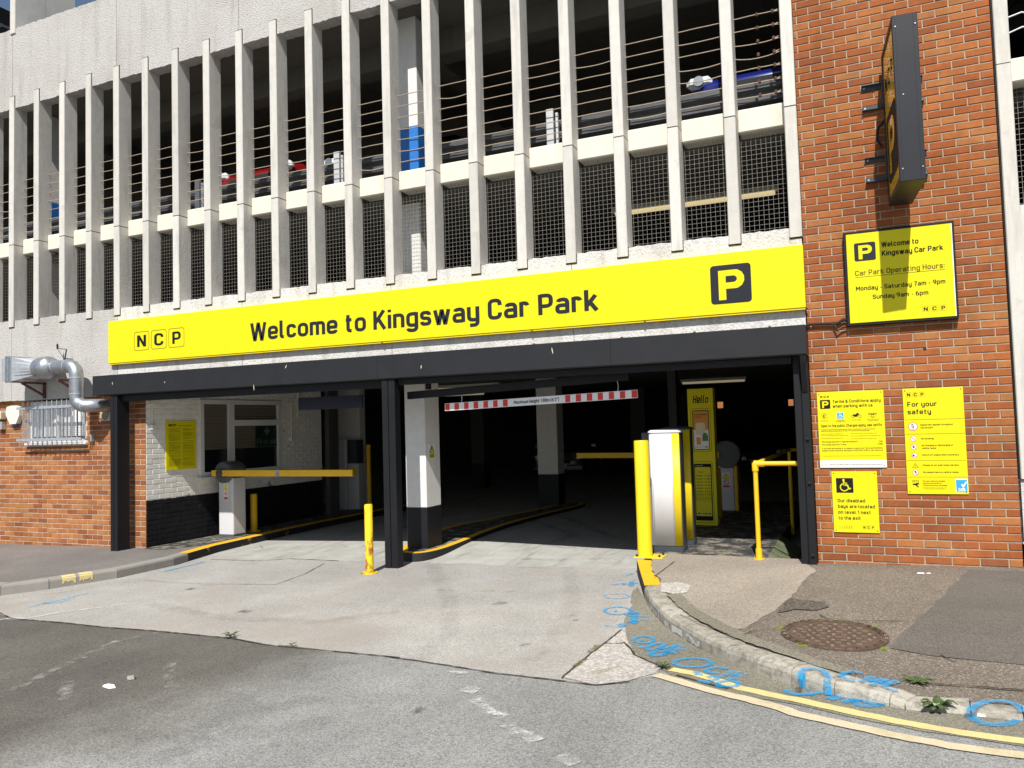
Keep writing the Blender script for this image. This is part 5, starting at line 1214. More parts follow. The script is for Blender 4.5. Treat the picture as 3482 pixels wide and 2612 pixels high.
sn = notice('safety_notice', 'tall yellow notice headed For your safety with a blue tick sticker', .825, 1.328, .72, 1.711)
S_ = lambda s, a, b, hp, **k: px_text(sn, zp, s, a, b, hp, yn, **k)
a, b = Yp(*zp(998, 155), yn), Yp(*zp(1188, 98), yn); ncp(sn, a.x, b.x, a.z, b.z, yn, gap=.24)
S_('For your', (1012, 252), (1316, 242), 48, bold=.006); S_('safety', (1014, 330), (1256, 322), 48, bold=.006)
for (u0, v0), (u1, v1) in [((978, 388), (1594, 370)), ((988, 536), (1605, 520)), ((1002, 805), (1625, 798)), ((1014, 974), (1638, 970))]:
    p0, p1 = Yp(*zp(u0, v0), yn), Yp(*zp(u1, v1), yn); zl = (p0.z+p1.z)/2; flat(sn, 'rule', [(.829, zl-.0012), (1.324, zl-.0012), (1.324, zl+.0012), (.829, zl+.0012)], yn, 'ink_soft')
def roundel(u, v, r, slash=True, fill='sign_white', ringm='ink_red'):
    c = Yp(*zp(u, v), yn); flat(sn, 'roundel', circ(c.x, c.z, r), yn, ringm); flat(sn, 'roundel', circ(c.x, c.z, r*.86), yn-.0006, fill)
    if slash: flat(sn, 'roundel_bar', [(c.x-r*.66, c.z+r*.55), (c.x-r*.55, c.z+r*.66), (c.x+r*.66, c.z-r*.55), (c.x+r*.55, c.z-r*.66)], yn-.0014, ringm)
    return c
roundel(1068, 456, .040, False); px_text(sn, zp, '5', (1053, 470), (1081, 469), 40, yn-.0012, bold=.01); px_text(sn, zp, 'mph', (1050, 486), (1085, 485), 8, yn-.0012, bold=0)
for (u, v), sh_ in (((1073, 580), 0), ((1078, 663), 1), ((1084, 750), 2), ((1096, 926), 3)):
    c = roundel(u, v, .026); y2 = yn-.001
    if sh_ == 0: flat(sn, 'pictogram', [(c.x-.014, c.z-.004), (c.x+.012, c.z-.004), (c.x+.012, c.z), (c.x-.014, c.z)], y2, 'ink')
    elif sh_ == 1: flat(sn, 'pictogram', [(c.x-.010, c.z-.010), (c.x+.006, c.z-.010), (c.x+.006, c.z+.012), (c.x-.010, c.z+.012)], y2, 'ink')
    elif sh_ == 2: flat(sn, 'pictogram', [(c.x-.018, c.z-.010), (c.x+.002, c.z-.012), (c.x-.002, c.z+.006), (c.x-.016, c.z+.004)], y2, 'ink')
    else: flat(sn, 'pictogram', [(c.x-.008, c.z-.018), (c.x-.002, c.z-.002), (c.x+.006, c.z-.018), (c.x+.008, c.z+.006), (c.x+.003, c.z+.016), (c.x-.004, c.z+.016), (c.x-.006, c.z+.004)], y2, 'ink')
c = Yp(*zp(1094, 855), yn); ring_flat(sn, 'warning_triangle', [(c.x-.027, c.z-.018), (c.x+.027, c.z-.018), (c.x, c.z+.024)], [(c.x-.023, c.z-.0155), (c.x+.023, c.z-.0155), (c.x, c.z+.0195)], yn, 'ink'); S_('!', (1091, 868), (1096, 868), 22, bold=.02)
for s, a, b in [('Speed limit applies throughout', (1146, 444), (1478, 438)), ('the car park', (1148, 473), (1275, 471)), ('No smoking', (1155, 585), (1282, 584)), ('No charging or discharging of', (1160, 656), (1480, 650)), ('vehicle tanks', (1160, 684), (1306, 682)), ('Switch off engine when stationary', (1165, 752), (1540, 750)), ('Please do not walk under barriers', (1172, 858), (1540, 856)), ('No pedestrians on vehicle ramps', (1176, 930), (1538, 929))]: S_(s, a, b, 15, mat='ink_soft', bold=.006)
S_('CCTV', (1064, 1026), (1130, 1025), 20, bold=0)
for s, a, b in [('For your security images', (1170, 1020), (1400, 1018)), ('may be monitored for', (1171, 1042), (1366, 1040)), ('crime prevention purposes', (1172, 1064), (1420, 1062))]: S_(s, a, b, 12, mat='ink_soft', bold=.004)
for s, a, b in [('This scheme is controlled by National Car Parks Limited', (1174, 1086), (1420, 1084)), ('For further information contact 0345 050 70 80', (1174, 1098), (1390, 1096))]: S_(s, a, b, 6, mat='ink_soft', bold=0)
c = Yp(*zp(1100, 1050), yn); flat(sn, 'camera_symbol', [(c.x-.032, c.z+.006), (c.x+.024, c.z+.018), (c.x+.026, c.z+.002), (c.x-.02, c.z-.006)], yn, 'ink'); flat(sn, 'camera_symbol', [(c.x-.008, c.z-.002), (c.x+.008, c.z-.002), (c.x+.028, c.z-.026), (c.x+.012, c.z-.022)], yn-.0004, 'ink')
a, b = Yp(*zp(1515, 1125), yn), Yp(*zp(1625, 992), yn); flat(sn, 'sticker', [(a.x-.003, a.z-.002), (b.x+.003, a.z-.002), (b.x+.003, b.z+.002), (a.x-.003, b.z+.002)], yn-.0003, 'sign_white'); flat(sn, 'sticker', [(a.x+.001, a.z+.002), (b.x-.001, a.z+.002), (b.x-.001, b.z-.008), (a.x+.001, b.z-.008)], yn-.0009, 'sign_blue')
w_, h_ = b.x-a.x, b.z-a.z; flat(sn, 'tick', [(a.x+w_*q, a.z+h_*r) for q, r in [(.44, .56), (.56, .62), (.62, .50), (.86, .80), (.98, .78), (.66, .34), (.58, .34)]], yn-.0015, 'sign_white')
px_text(sn, zp, 'PARK', (1537, 1100), (1608, 1100), 14, yn-.0015, 'sign_white', .03); px_text(sn, zp, 'MARK', (1537, 1115), (1612, 1115), 13, yn-.0015, 'sign_white', .03)

dn = notice('disabled_bay_notice', 'small yellow notice with a black wheelchair symbol about disabled bays', .163, .567, .345, .933)
a, b = Yp(*zp(285, 1133), yn), Yp(*zp(453, 983), yn); flat(dn, 'symbol_ground', rrect(a.x, b.x, a.z, b.z, .006), yn, 'ink'); wheelchair(dn, (a.x+b.x)/2, (a.z+b.z)/2, (b.x-a.x)*.92, yn-.0008, 'sign_yellow')
for s, a, b in [('Our disabled', (297, 1232), (580, 1231)), ('bays are located', (301, 1291), (680, 1291)), ('on level 1 next', (303, 1350), (636, 1351)), ('to the exit', (308, 1409), (532, 1410))]: px_text(dn, zp, s, a, b, 34, yn, bold=.006)
for i in range(6):
    p = Yp(*zp(312+i*24, 1488), yn); m_ = ['ink_orange', 'ink_orange', 'ink_soft', 'ink_soft', 'ink', 'ink'][i]
    flat(dn, 'chevron', [(p.x, p.z+.013), (p.x+.004, p.z+.013), (p.x+.014, p.z), (p.x+.004, p.z-.013), (p.x, p.z-.013), (p.x+.010, p.z)], yn, m_)
a, b = Yp(*zp(555, 1507), yn), Yp(*zp(675, 1472), yn); ncp(dn, a.x, b.x, a.z, b.z, yn, gap=.25)
mb = MB(); p = Yp(*zoom(2600, 1150, 1.951)(1062, 72), 0); hole = mb
mb.cyl((p.x, -.003, p.z), (p.x, .03, p.z), .014, 12); mb.build('drilled_hole', 'rubber', pier)

# notice on the painted side wall
def wf(p): return Vector((-9.186-p.y, p.x, p.z))
gn = thing('rules_notice', 'yellow notice of two columns of small print on the white painted wall', 'notice', (-9.19, .77, .94))
mb = MB(); mb.box(-9.196, -9.186, .474, 1.068, .94, 1.685); mb.build('board', 'sign_yellow', gn)
text(gn, 'NCP', .52, .665, 1.60, .037, -.001, 'ink', .05, frame=wf); text(gn, 'Car Park Terms and Conditions', .70, .96, 1.605, .014, -.001, 'ink', .02, frame=wf)
rr = random.Random(31)
for cx0 in (.525, .795):
    z_ = 1.56
    while z_ > .985:
        wd = rr.choice((.225, .225, .225, .17, .11)); text(gn, rr.choice(['vehicles must be parked within bay', 'the customer must pay the tariff due', 'we accept no liability for any loss', 'please retain your ticket at all times']), cx0, cx0+wd, z_, .0085, -.001, 'ink', .03, frame=wf); z_ -= .0165 if rr.random() < .8 else .03
# plain dark blue hanging sign
bs_ = thing('hanging_sign', 'plain dark blue sign hanging from the ceiling of the left lane', 'sign', (-6.55, 1.0, 1.77))
mb = MB(); mb.box(-7.113, -5.992, .99, 1.02, 1.777, 1.96); mb.build('board', 'sign_navy', bs_)
for x in (-6.9, -6.2): mb = MB(); mb.cyl((x, 1.005, 1.95), (x, 1.005, 2.36), .006, 6); mb.build('rod', 'galv', bs_)
# caution plate on the column (right-hand face)
def cf(p): return Vector((-4.7335-p.y*-1, p.x, p.z))
cp = thing('caution_plate', 'small yellow and white caution plate with a warning triangle on the white column', 'notice', (-4.73, .76, 1.05))
zq = zoom(1000, 1300, 1936/700)
a = on_plane(*zq(1267, 722), (1, 0, 0), -4.733); b = on_plane(*zq(1320, 578), (1, 0, 0), -4.733)
mb = MB(); mb.box(-4.7345, -4.730, a.y, b.y, a.z, b.z); mb.build('plate', 'sign_white', cp); W_, H_ = b.y-a.y, b.z-a.z
cf = lambda p: Vector((-4.729-p.y, p.x, p.z))
def mir(pts): return [(a.y+W_*q, a.z+H_*r) for q, r in pts]
flat(cp, 'warning_triangle', mir([(.08, .42), (.92, .42), (.5, .95)]), -.0005, 'ink', cf); flat(cp, 'warning_triangle', mir([(.2, .46), (.8, .46), (.5, .85)]), -.0012, 'sign_yellow', cf)
flat(cp, 'exclamation', mir([(.46, .58), (.54, .58), (.56, .76), (.44, .76)]), -.002, 'ink', cf); flat(cp, 'caution_panel', mir([(.06, .05), (.94, .05), (.94, .36), (.06, .36)]), -.0005, 'sign_yellow', cf)
for i, s in enumerate(('CAUTION', 'AUTOMATIC', 'BARRIER')): text(cp, s, a.y+W_*.16, a.y+W_*.84, a.z+H_*(.27-.09*i), H_*.06, -.0014, 'ink', .02, frame=cf)

# ================================================================== OBJECTS
def bollard(name, label, x, y, zb, h, r, mat, plate='round', group=None):
    t = thing(name, label, 'bollard', (x, y, zb), 0, group); mb = MB(); n = 24
    mb.tube([(x, y, zb+.012), (x, y, zb+h-.012), (x, y, zb+h)], [r, r, r-.006], n); mb.build('shaft', mat, t)
    mb = MB()
    if plate == 'round': mb.tube([(x, y, zb), (x, y, zb+.014)], r*2.0, 24)
    else: mb.box(x-r*1.3, x+r*2.6, y-r*1.1, y+r*1.6, zb, zb+.012)
    mb.build('base_plate', mat, t)
    if plate != 'round':
        for dx_, dy in ((-.95, -.8), (2.1, -.6), (2.2, 1.2)): mb = MB(); mb.tube([(x+r*dx_, y+r*dy, zb+.012), (x+r*dx_, y+r*dy, zb+.028), (x+r*dx_, y+r*dy, zb+.036)], [.013, .013, .005], 8); mb.build('bolt', 'rubber', t)
    return t
p = road_pt(1257, 1950); bollard('bollard', 'rust-flaked yellow bollard standing in front of the middle post', p.x, p.y, p.z, .80, .048, 'post_rusty')
z_ = pave_z(-1.8)
bollard('bollard', 'tall bright yellow bollard on a bolted square plate before the ticket machine', -1.715, -.05, z_+.002, 1.235, .078, 'post_bright', 'square')
p = Zp(846, 1812, -.168); bollard('bollard', 'yellow bollard behind the left barrier cabinet on the kerb', p.x+.02, p.y+.1, left_z(p.x), .62, .056, 'post_yellow')
p = Yp(1256, 1690, 5.2); bollard('bollard', 'tall thin yellow post deep in the left lane', p.x, 5.2, floor_z(p.x, 5.2), Yp(1256, 1512, 5.2).z-floor_z(p.x, 5.2), .045, 'post_yellow')
p = Yp(2440, 1765, 3.6); bollard('bollard', 'shaded yellow bollard beside the totem at the far barrier', p.x, 3.6, -.06, Yp(2440, 1592, 3.6).z+.06, .075, 'post_yellow')

# ---- rounded cabinets
def stadium(w, d, n=8):
    r = d/2; pts = []
    for i in range(n+1): t = R(-90+180*i/n); pts.append((w/2-r+r*math.cos(t), r*math.sin(t)))
    for i in range(n+1): t = R(90+180*i/n); pts.append((-w/2+r+r*math.cos(t), r*math.sin(t)))
    return pts
def soft_rect(w, d, r, n=5): return rrect(-w/2, w/2, -d/2, d/2, r, n)
def warn_labels(t, x, y, z0, w, frame=None, s=1.0):
    f = frame
    flat(t, 'sticker', [(x-w/2, z0-.20*s), (x+w/2, z0-.20*s), (x+w/2, z0+.06*s), (x-w/2, z0+.06*s)], y, 'sign_white', f)
    flat(t, 'warning_triangle', [(x-w*.36, z0-.005*s), (x+w*.36, z0-.005*s), (x, z0+.05*s)], y-.001, 'sign_yellow', f)
    flat(t, 'warning_panel', [(x-w*.38, z0-.06*s), (x+w*.38, z0-.06*s), (x+w*.38, z0-.012*s), (x-w*.38, z0-.012*s)], y-.001, 'sign_yellow', f)
    ring_flat(t, 'prohibition_ring', circ(x, z0-.105*s, w*.33), circ(x, z0-.105*s, w*.24), y-.001, 'ink_red', f)
    flat(t, 'prohibition_bar', [(x-w*.22, z0-.105*s+w*.16), (x-w*.16, z0-.105*s+w*.22), (x+w*.22, z0-.105*s-w*.16), (x+w*.16, z0-.105*s-w*.22)], y-.0015, 'ink_red', f)
    flat(t, 'warning_panel', [(x-w*.42, z0-.19*s), (x+w*.42, z0-.19*s), (x+w*.42, z0-.155*s), (x-w*.42, z0-.155*s)], y-.001, 'ink_red', f)

# left lane barrier
bz = left_z(-8.85)
lbx, lby = -8.84, 1.47
bt = thing('lane_barrier', 'grey lane barrier with a rounded head and lowered yellow arm in the left lane', 'barrier', (lbx, lby, bz), R(0))
mb = MB(); mb.prism(soft_rect(.30, .30, .03), 'z', .04, .92); mb.build('cabinet', 'machine_grey', bt, local=True)
mb = MB(); mb.prism(soft_rect(.315, .315, .03), 'z', .006, .042); mb.build('plinth', 'barrier_head', bt, local=True)
hz = 1.02
mb = MB(); mb.tube([(-.0, -.215, hz), (0, -.20, hz), (0, -.06, hz+.0), (0, .12, hz), (0, .17, hz)], [.150, .170, .172, .165, .14], 32); mb.build('head', 'barrier_head', bt, local=True)
mb = MB(); mb.tube([(0, -.29, hz-.01), (0, -.215, hz-.01)], .062, 20); mb.build('hub', 'machine_slate', bt, local=True)
ax1 = Yp(1199, 1616, lby-.26).x-lbx
mb = MB(); mb.box(-.17, ax1, -.275, -.235, hz-.058, hz+.038, ch=.006); arm = mb.build('arm', 'post_yellow', bt, local=True)
xj = Yp(945, 1617, lby-.26).x-lbx; mb = MB(); mb.box(xj-.035, xj+.035, -.279, -.231, hz-.060, hz+.040); mb.build('arm_joint', 'galv', bt, local=True)
flat_f = lambda p: Vector((lbx+p.x, lby-.151+p.y, bz+p.z)); warn_labels(bt, .01, 0, .79, .085, flat_f, 1.05)
# far right barrier: round head, white cabinet, raised-level arm across the lane
by = 4.5; hp_ = Yp(2472, 1545, by); cb_ = Yp(2478, 1750, by)
rbx = hp_.x; rbz = floor_z(rbx, by)
b2 = thing('lane_barrier', 'shaded lane barrier with a dark disc head and long arm behind the totem', 'barrier', (rbx, by, -.06))
hz2 = hp_.z+.06; r2 = (Yp(2520, 1545, by).x-Yp(2424, 1545, by).x)/2
mb = MB(); x0, x1 = Yp(2446, 1650, by).x-rbx, Yp(2510, 1650, by).x-rbx; mb.box(x0, x1-.06, -.02, .28, .05, hz2, ch=.01); mb.build('cabinet', 'machine_grey', b2, local=True)
mb = MB(); mb.box(x1-.058, x1, -.015, .27, .05, hz2-.1, ch=.008); mb.build('stripe', 'post_yellow', b2, local=True); mb = MB(); mb.box(x0-.01, x1+.01, -.03, .29, 0, .048); mb.build('plinth', 'machine_slate', b2, local=True)
mb = MB(); mb.tube([(0, -.09, hz2), (0, -.08, hz2), (0, .18, hz2)], [r2*.95, r2, r2*.98], 32); mb.build('head', 'barrier_head', b2, local=True)
al = Yp(1950, 1556, by-.12).x-rbx; mb = MB(); zt = Yp(2160, 1545, by-.12).z+.06
mb.bar((-.1, -.13, hz2), (al+.07, -.13, zt-.01), .04, .085); mb.build('arm', 'post_yellow', b2, local=True); mb = MB(); mb.bar((al+.07, -.13, zt-.01), (al, -.13, zt-.01), .042, .088); mb.build('arm_tip', 'ink', b2, local=True)
warn_labels(b2, (x0+x1)/2-.03, 0, hz2-.34, .13, lambda p: Vector((rbx+p.x, by-.021+p.y, -.06+p.z)), .95)

# ticket machines on the right footway (front one sunlit, second behind)
def machine(label, x, y, rz, zb, h, shade):
    t = thing('ticket_machine', label, 'ticket machine', (x, y, zb), rz, 'ticket machines at the exit lane')
    W_, D_, r = .355, .27, .045
    def outline(d): return rrect(-(W_+d)/2, (W_+d)/2, -(D_+d)/2, (D_+d)/2, max(.02, r+d/2), 6)
    mb = MB(); mb.prism(outline(0), 'z', 0, .055, sm=False); mb.build('plinth', 'machine_slate', t, local=True)
    body = outline(-.012); mb = MB(); mb.prism(body, 'z', .056, h-.03, sm=True); mb.build('body', 'machine_slate', t, local=True)
    fr = -D_/2
    def shell(a0, a1, mat, name, out=.004):        # slice of the curved skin between two positions along the outline
        pts = []
        for i in range(13):
            u = a0+(a1-a0)*i/12
            sg = -1 if u < 0 else 1; au = abs(u); fh = W_/2-r
            if au <= fh: pts.append((u, -D_/2))
            elif au <= fh+r*math.pi/2: ang = (au-fh)/r; pts.append((sg*(fh+r*math.sin(ang)), -D_/2+r-r*math.cos(ang)))
            else: pts.append((sg*W_/2, -D_/2+r+(au-fh-r*math.pi/2)))
        inner = [(q[0]*.97, q[1]*.93) for q in pts]; mb = MB(); n = len(pts); z0, z1 = .062, h-.036
        V = [(q[0], q[1], z0) for q in pts]+[(q[0], q[1], z1) for q in pts]+[(q[0], q[1], z0) for q in inner]+[(q[0], q[1], z1) for q in inner]
        F = [(i, i+1, n+i+1, n+i) for i in range(n-1)]+[(2*n+i, 2*n+i+1, i+1, i) for i in range(n-1)]+[(n+i, n+i+1, 3*n+i+1, 3*n+i) for i in range(n-1)]+[(0, n, 3*n, 2*n), (n-1, 2*n-1, 4*n-1, 3*n-1)]
        mb.add(V, F, 0, True); return mb.build(name, mat, t, local=True)
    shell(-.27, -.150, 'machine_grey', 'door_edge'); shell(-.146, .082, 'machine_light', 'front_panel'); shell(.084, .165, 'post_bright', 'yellow_strip')
    cap = MB(); n = 12; o1 = outline(.02); o2 = outline(-.02); o3 = outline(-.13)
    L = len(o1); V = [(a, b, h-.035) for a, b in o1]+[(a, b, h-.022) for a, b in o1]+[(a, b, h-.006) for a, b in o2]+[(a, b, h+.004) for a, b in o3]
    F = [list(range(L))[::-1]]+[(k_*L+i, k_*L+(i+1) % L, (k_+1)*L+(i+1) % L, (k_+1)*L+i) for k_ in range(3) for i in range(L)]+[[3*L+i for i in range(L)]]
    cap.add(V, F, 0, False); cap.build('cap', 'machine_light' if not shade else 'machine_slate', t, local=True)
    return t
mt = machine('sunlit light grey ticket machine with a yellow strip and domed cap', -1.565, .475, R(3), .037, 1.34, False)
mb = MB(); mb.box(-.28, -.12, -.02, .12, .70, 1.31, ch=.01); mb.build('side_housing', 'machine_slate', mt, local=True)
mb = MB(); mb.box(-.205, -.168, -.10, -.03, .06, .695, ch=.006); mb.build('side_door', 'machine_light', mt, local=True)
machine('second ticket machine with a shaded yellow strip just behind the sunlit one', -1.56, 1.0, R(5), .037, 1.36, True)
# dark ticket column in the left lane
ty = 5.3; a = Yp(1133, 1720, ty); b = Yp(1192, 1720, ty); tz = floor_z(a.x, ty)
tm = thing('ticket_column', 'shaded grey ticket column on the kerb in the left lane', 'ticket machine', ((a.x+b.x)/2, ty, tz))
top = Yp(1160, 1494, ty).z-tz; w2 = (b.x-a.x)/2
mb = MB(); mb.box(-w2, w2*.55, 0, .34, .04, top, ch=.02); mb.build('body', 'machine_grey', tm, local=True); mb = MB(); mb.box(w2*.57, w2*1.9, .02, .32, .04, top*.68, ch=.015); mb.build('side_body', 'machine_grey', tm, local=True); mb = MB(); mb.box(w2*.57, w2*1.6, .06, .3, top*.68+.002, top-.02); mb.build('screen_hood', 'machine_slate', tm, local=True); mb = MB(); mb.box(-w2*1.02, w2*1.92, -.01, .35, 0, .038); mb.build('plinth', 'machine_slate', tm, local=True)
mb = MB(); mb.box(w2*.9, w2*1.7, .005, .018, top*.52, top*.62); mb.build('instruction_label', 'sign_yellow', tm, local=True)

# totem
hx, hy = -1.58, 2.62; hzb = sz_(hx)+.004
he = thing('tariff_totem', 'tall yellow totem headed Hello with a poster and tariff panel', 'totem', (hx, hy, hzb), R(-4))
q = Yp(2352, 1320, hy); HH = q.z-hzb-.01; HW = .355
mb = MB(); mb.box(-HW/2, HW/2, 0, .13, 0, HH, ch=.004); mb.build('body', 'sign_yellow', he, local=True)
mt_ = Matrix.Translation((hx, hy, hzb)) @ Matrix.Rotation(R(-4), 4, 'Z')
hfm = lambda p: mt_ @ Vector((p.x, p.y-.0015, p.z))
def hloc(o):      # parts built in world space: move back to the totem's frame
    o.matrix_parent_inverse = Matrix.Identity(4)
    return o
class Loc:        # build-in-local wrapper for lettering
    pass
def lt(s, x0, x1, z_, h, y=-.0015, mat='ink', bold=.02, **k):
    return text(he, s, x0, x1, z_, h, y, mat, bold, frame=lambda p: p+Vector((hx, hy, hzb)), **k)
def lf(nm, pts, y, mat): return flat(he, nm, pts, y, mat, lambda p: p+Vector((hx, hy, hzb)))
def lr(nm, a, b, y, mat): return ring_flat(he, nm, a, b, y, mat, lambda p: p+Vector((hx, hy, hzb)))
lt('Hello', -.105, .115, HH-.20, .105, bold=.03, shear=.2)
px_, pt, pb = .135, HH-.30, HH-.84
lr('poster_border', rrect(-px_-.005, px_+.0, pb-.025, pt+.025, .03), rrect(-px_-.001, px_-.004, pb-.021, pt+.021, .027), -.0015, 'ink')
lf('poster_frame', rrect(-px_+.02, px_-.025, pb, pt, .02), -.0015, 'ink'); lf('poster', rrect(-px_+.03, px_-.035, pb+.01, pt-.01, .014), -.0025, 'sign_white')
lf('poster_sky', rrect(-px_+.03, px_-.035, pb+.27, pt-.01, .014), -.0032, 'ink_orange'); lf('poster_bubble', rrect(-.075, .055, pb+.20, pb+.37, .03), -.0042, 'ink_cream')
lf('poster_car', [(.01, pb+.12), (.09, pb+.12), (.09, pb+.19), (.07, pb+.23), (.03, pb+.23), (.015, pb+.19)], -.005, 'ink_green'); lf('poster_block', rrect(-.07, -.01, pb+.07, pb+.17, .01), -.005, 'ink_orange')
lt('Pre-book to guarantee', -.09, .09, pt-.065, .02, -.0045, bold=.01); lt('your space', -.09, .0, pt-.10, .02, -.0045, bold=.01); lt('www.ncp.co.uk', -.09, .01, pb+.035, .012, -.0045, bold=0); lt('NCP', .045, .09, pb+.032, .016, -.0045, bold=.04)
tt, tb = HH-1.03, HH-1.80
lr('tariff_border', rrect(-px_-.005, px_+.0, tb-.03, tt+.03, .03), rrect(-px_-.001, px_-.004, tb-.026, tt+.026, .027), -.0015, 'ink')
lf('tariff_panel', rrect(-px_+.015, px_-.018, tb, tt, .008), -.0015, 'ink'); lf('tariff_face', rrect(-px_+.025, px_-.03, tb+.06, tt-.045, .015), -.0025, 'sign_yellow')
lt('Car parking tariff', -.10, .0, tt-.03, .012, -.003, 'sign_white', .01); lt('Up to', -.06, .0, tt-.12, .018, -.004, bold=.02)
for i, (h_, c_) in enumerate([('1 Hour', '£ 1.80'), ('2 Hours', '£ 2.80'), ('4 Hours', '£ 5.30'), ('6 Hours', '£ 7.50'), ('8 Hours', '£10.50'), ('24 Hours', '£15.00'), ('Early bird', '£ 6.25')]):
    lt(h_, -.095, -.005, tt-.17-.043*i, .018, -.004, bold=.02); lt(c_, .02, .095, tt-.17-.043*i, .018, -.004, bold=.02)
lr('early_bird_box', rrect(-.105, .10, tt-.51, tt-.40, .003), rrect(-.103, .098, tt-.508, tt-.402, .002), -.004, 'ink')
for i in range(3): lt('Enter between set times and leave same day', -.098, .093, tt-.455-.018*i, .009, -.004, bold=.01)
for i in range(6): lf('card_logo', rrect(-.09+.031*i, -.064+.031*i, tb+.085, tb+.103, .003), -.0035, ['ink', 'sign_blue', 'ink_red', 'ink', 'sign_blue', 'ink'][i])
lt('www.ncp.co.uk', -.13, .125, tb-.115, .042, bold=.012)

# yellow handrail by the right-hand post
hr = thing('handrail', 'yellow tubular handrail beside the right-hand post', 'handrail', (-.55, .45, pave_z(-.55)))
a = Zp(2582, 1903, pave_z(-.6)); rx, ry = a.x, a.y; zt_ = Yp(2572, 1577, ry).z
mb = MB(); mb.tube([(rx, ry, pave_z(rx)), (rx, ry, zt_)], .024, 14); mb.build('upright', 'post_yellow', hr)
b = Yp(2700, 1595, ry); mb = MB(); mb.tube([(rx, ry, zt_), (-.10, ry, zt_)], .024, 14); mb.build('rail', 'post_yellow', hr)
mb = MB(); mb.tube([(rx, ry, zt_-.075), (rx, ry, zt_), (rx+.02, ry, zt_+.018)], [.033, .033, .025], 14); mb.tube([(rx-.012, ry, zt_), (rx+.09, ry, zt_)], .033, 14); mb.build('elbow', 'post_yellow', hr)
mb = MB(); mb.tube([(rx, ry, pave_z(rx)), (rx, ry, pave_z(rx)+.012)], .055, 16); mb.tube([(rx, ry, pave_z(rx)+.01), (rx, ry, pave_z(rx)+.11)], .033, 14); mb.build('flange', 'post_yellow', hr)
mb = MB(); mb.tube([(rx, ry, zt_), (-.48, 2.95, zt_+.02)], .022, 12); mb.build('rail', 'post_yellow', hr)
mb = MB(); mb.tube([(-.48, 2.95, -.1), (-.48, 2.95, zt_+.02)], .024, 12); mb.build('upright', 'post_yellow', hr)
mb = MB(); mb.tube([(-.48, 2.95, zt_+.02), (.0, 3.2, zt_+.05)], .022, 12); mb.build('rail', 'post_yellow', hr)

# middle traffic island
iR = [(858, 1190), (870, 1194), (905, 1196), (950, 1188), (1000, 1170), (1050, 1148), (1120, 1125), (1200, 1105), (1280, 1086)]
IR = [Zp(u*1.57414, v*1.57414, -.085) for u, v in iR]; ILf = [Zp(u*1.57414, v*1.57414, -.085) for u, v in [(1220, 1085), (1100, 1112), (1000, 1130), (945, 1143), (885, 1170)]]
pts = [(q.x, q.y) for q in IR]+[(q.x, q.y) for q in ILf]
# smooth the outline (two rounds of corner cutting)
for _ in range(2):
    npnt = []
    for i in range(len(pts)):
        a, b = Vector(pts[i]), Vector(pts[(i+1) % len(pts)]); npnt += [tuple(a.lerp(b, .25)), tuple(a.lerp(b, .75))]
    pts = npnt
isl = MB(); n = len(pts); cxm = sum(q[0] for q in pts)/n
nin = []
for i in range(n):
    a, b = Vector(pts[i-1]), Vector(pts[(i+1) % n]); t = (b-a).normalized(); nin.append((pts[i][0]-t.y*.11, pts[i][1]+t.x*.11))
V = [(x, y, -.36) for x, y in pts]+[(x, y, -.097) for x, y in pts]+[(pts[i][0]*.9+nin[i][0]*.1, pts[i][1]*.9+nin[i][1]*.1, -.085) for i in range(n)]+[(x, y, -.085) for x, y in nin]
isl.add(V, [(i, (i+1) % n, n+(i+1) % n, n+i) for i in range(n)], 0); isl.add(V, [(n+i, n+(i+1) % n, 2*n+(i+1) % n, 2*n+i) for i in range(n)], 0); isl.add(V, [(2*n+i, 2*n+(i+1) % n, 3*n+(i+1) % n, 3*n+i) for i in range(n)], 1); isl.add([V[3*n+i] for i in range(n)], [list(range(n))], 2)
io = isl.build('traffic_island', ['paint_kerb_black_in', 'paint_kerb_yellow', 'paint_floor_black'], None); struct(io)

# ================================================================== LEFT WALL FITTINGS
# window in the brick wall
wn = thing('barred_window', 'white framed window in the brick wall left of the entrance', 'window', (-11.1, .15, 1.4))
mb = MB(); mb.box(WX0+.002, WX1-.002, .15, .20, 1.405, 1.46); mb.box(WX0+.002, WX1-.002, .15, .20, 1.995, 2.06)
for x in (WX0+.03, -11.15, WX1-.05): mb.box(x-.028, x+.03, .148, .202, 1.461, 1.994)
mb.build('frame', 'upvc', wn); mb = MB(); mb.box(WX0+.01, WX1-.01, .175, .18, 1.46, 1.995); mb.build('pane', 'glass_dark', wn)
mb = MB()
for i in range(16): x = WX0+.06+i*.079; mb.box(x, x+.055, .166, .170, 1.50, 1.99)
o = mb.build('vertical_blind', 'sign_white', wn); o['kind'] = 'stuff'
mb = MB(); mb.box(WX0-.03, WX1+.05, .06, .16, 1.36, 1.402, ch=.006); mb.build('sill', 'upvc', wn)
cg = thing('window_cage', 'galvanised bar and mesh cage over the brick wall window', 'window cage', (-11.1, -.06, 1.37))
CX0, CX1 = -11.69, -10.36
for z_, a, b in ((1.957, CX0-.13, CX1-.2), (1.457, CX0-.13, CX1+.02)): mb = MB(); mb.box(a, b, -.065, -.056, z_-.022, z_+.022); mb.build('flat_bar', 'galv_pale', cg)
for i in range(12):
    x = CX0+.01+i*(CX1-.1-CX0)/11.0; mb = MB(); mb.tube([(x, .04, 1.366), (x, -.04, 1.368), (x, -.05, 1.385), (x, -.05, 2.062)], .0075, 6); mb.build('bar', 'galv_pale', cg)
mb = MB(); mb.tube([(CX0-.03, .035, 1.363), (CX1-.02, .035, 1.363)], .011, 6); mb.build('bottom_bar', 'galv_pale', cg)
mb = MB(); s = .0275
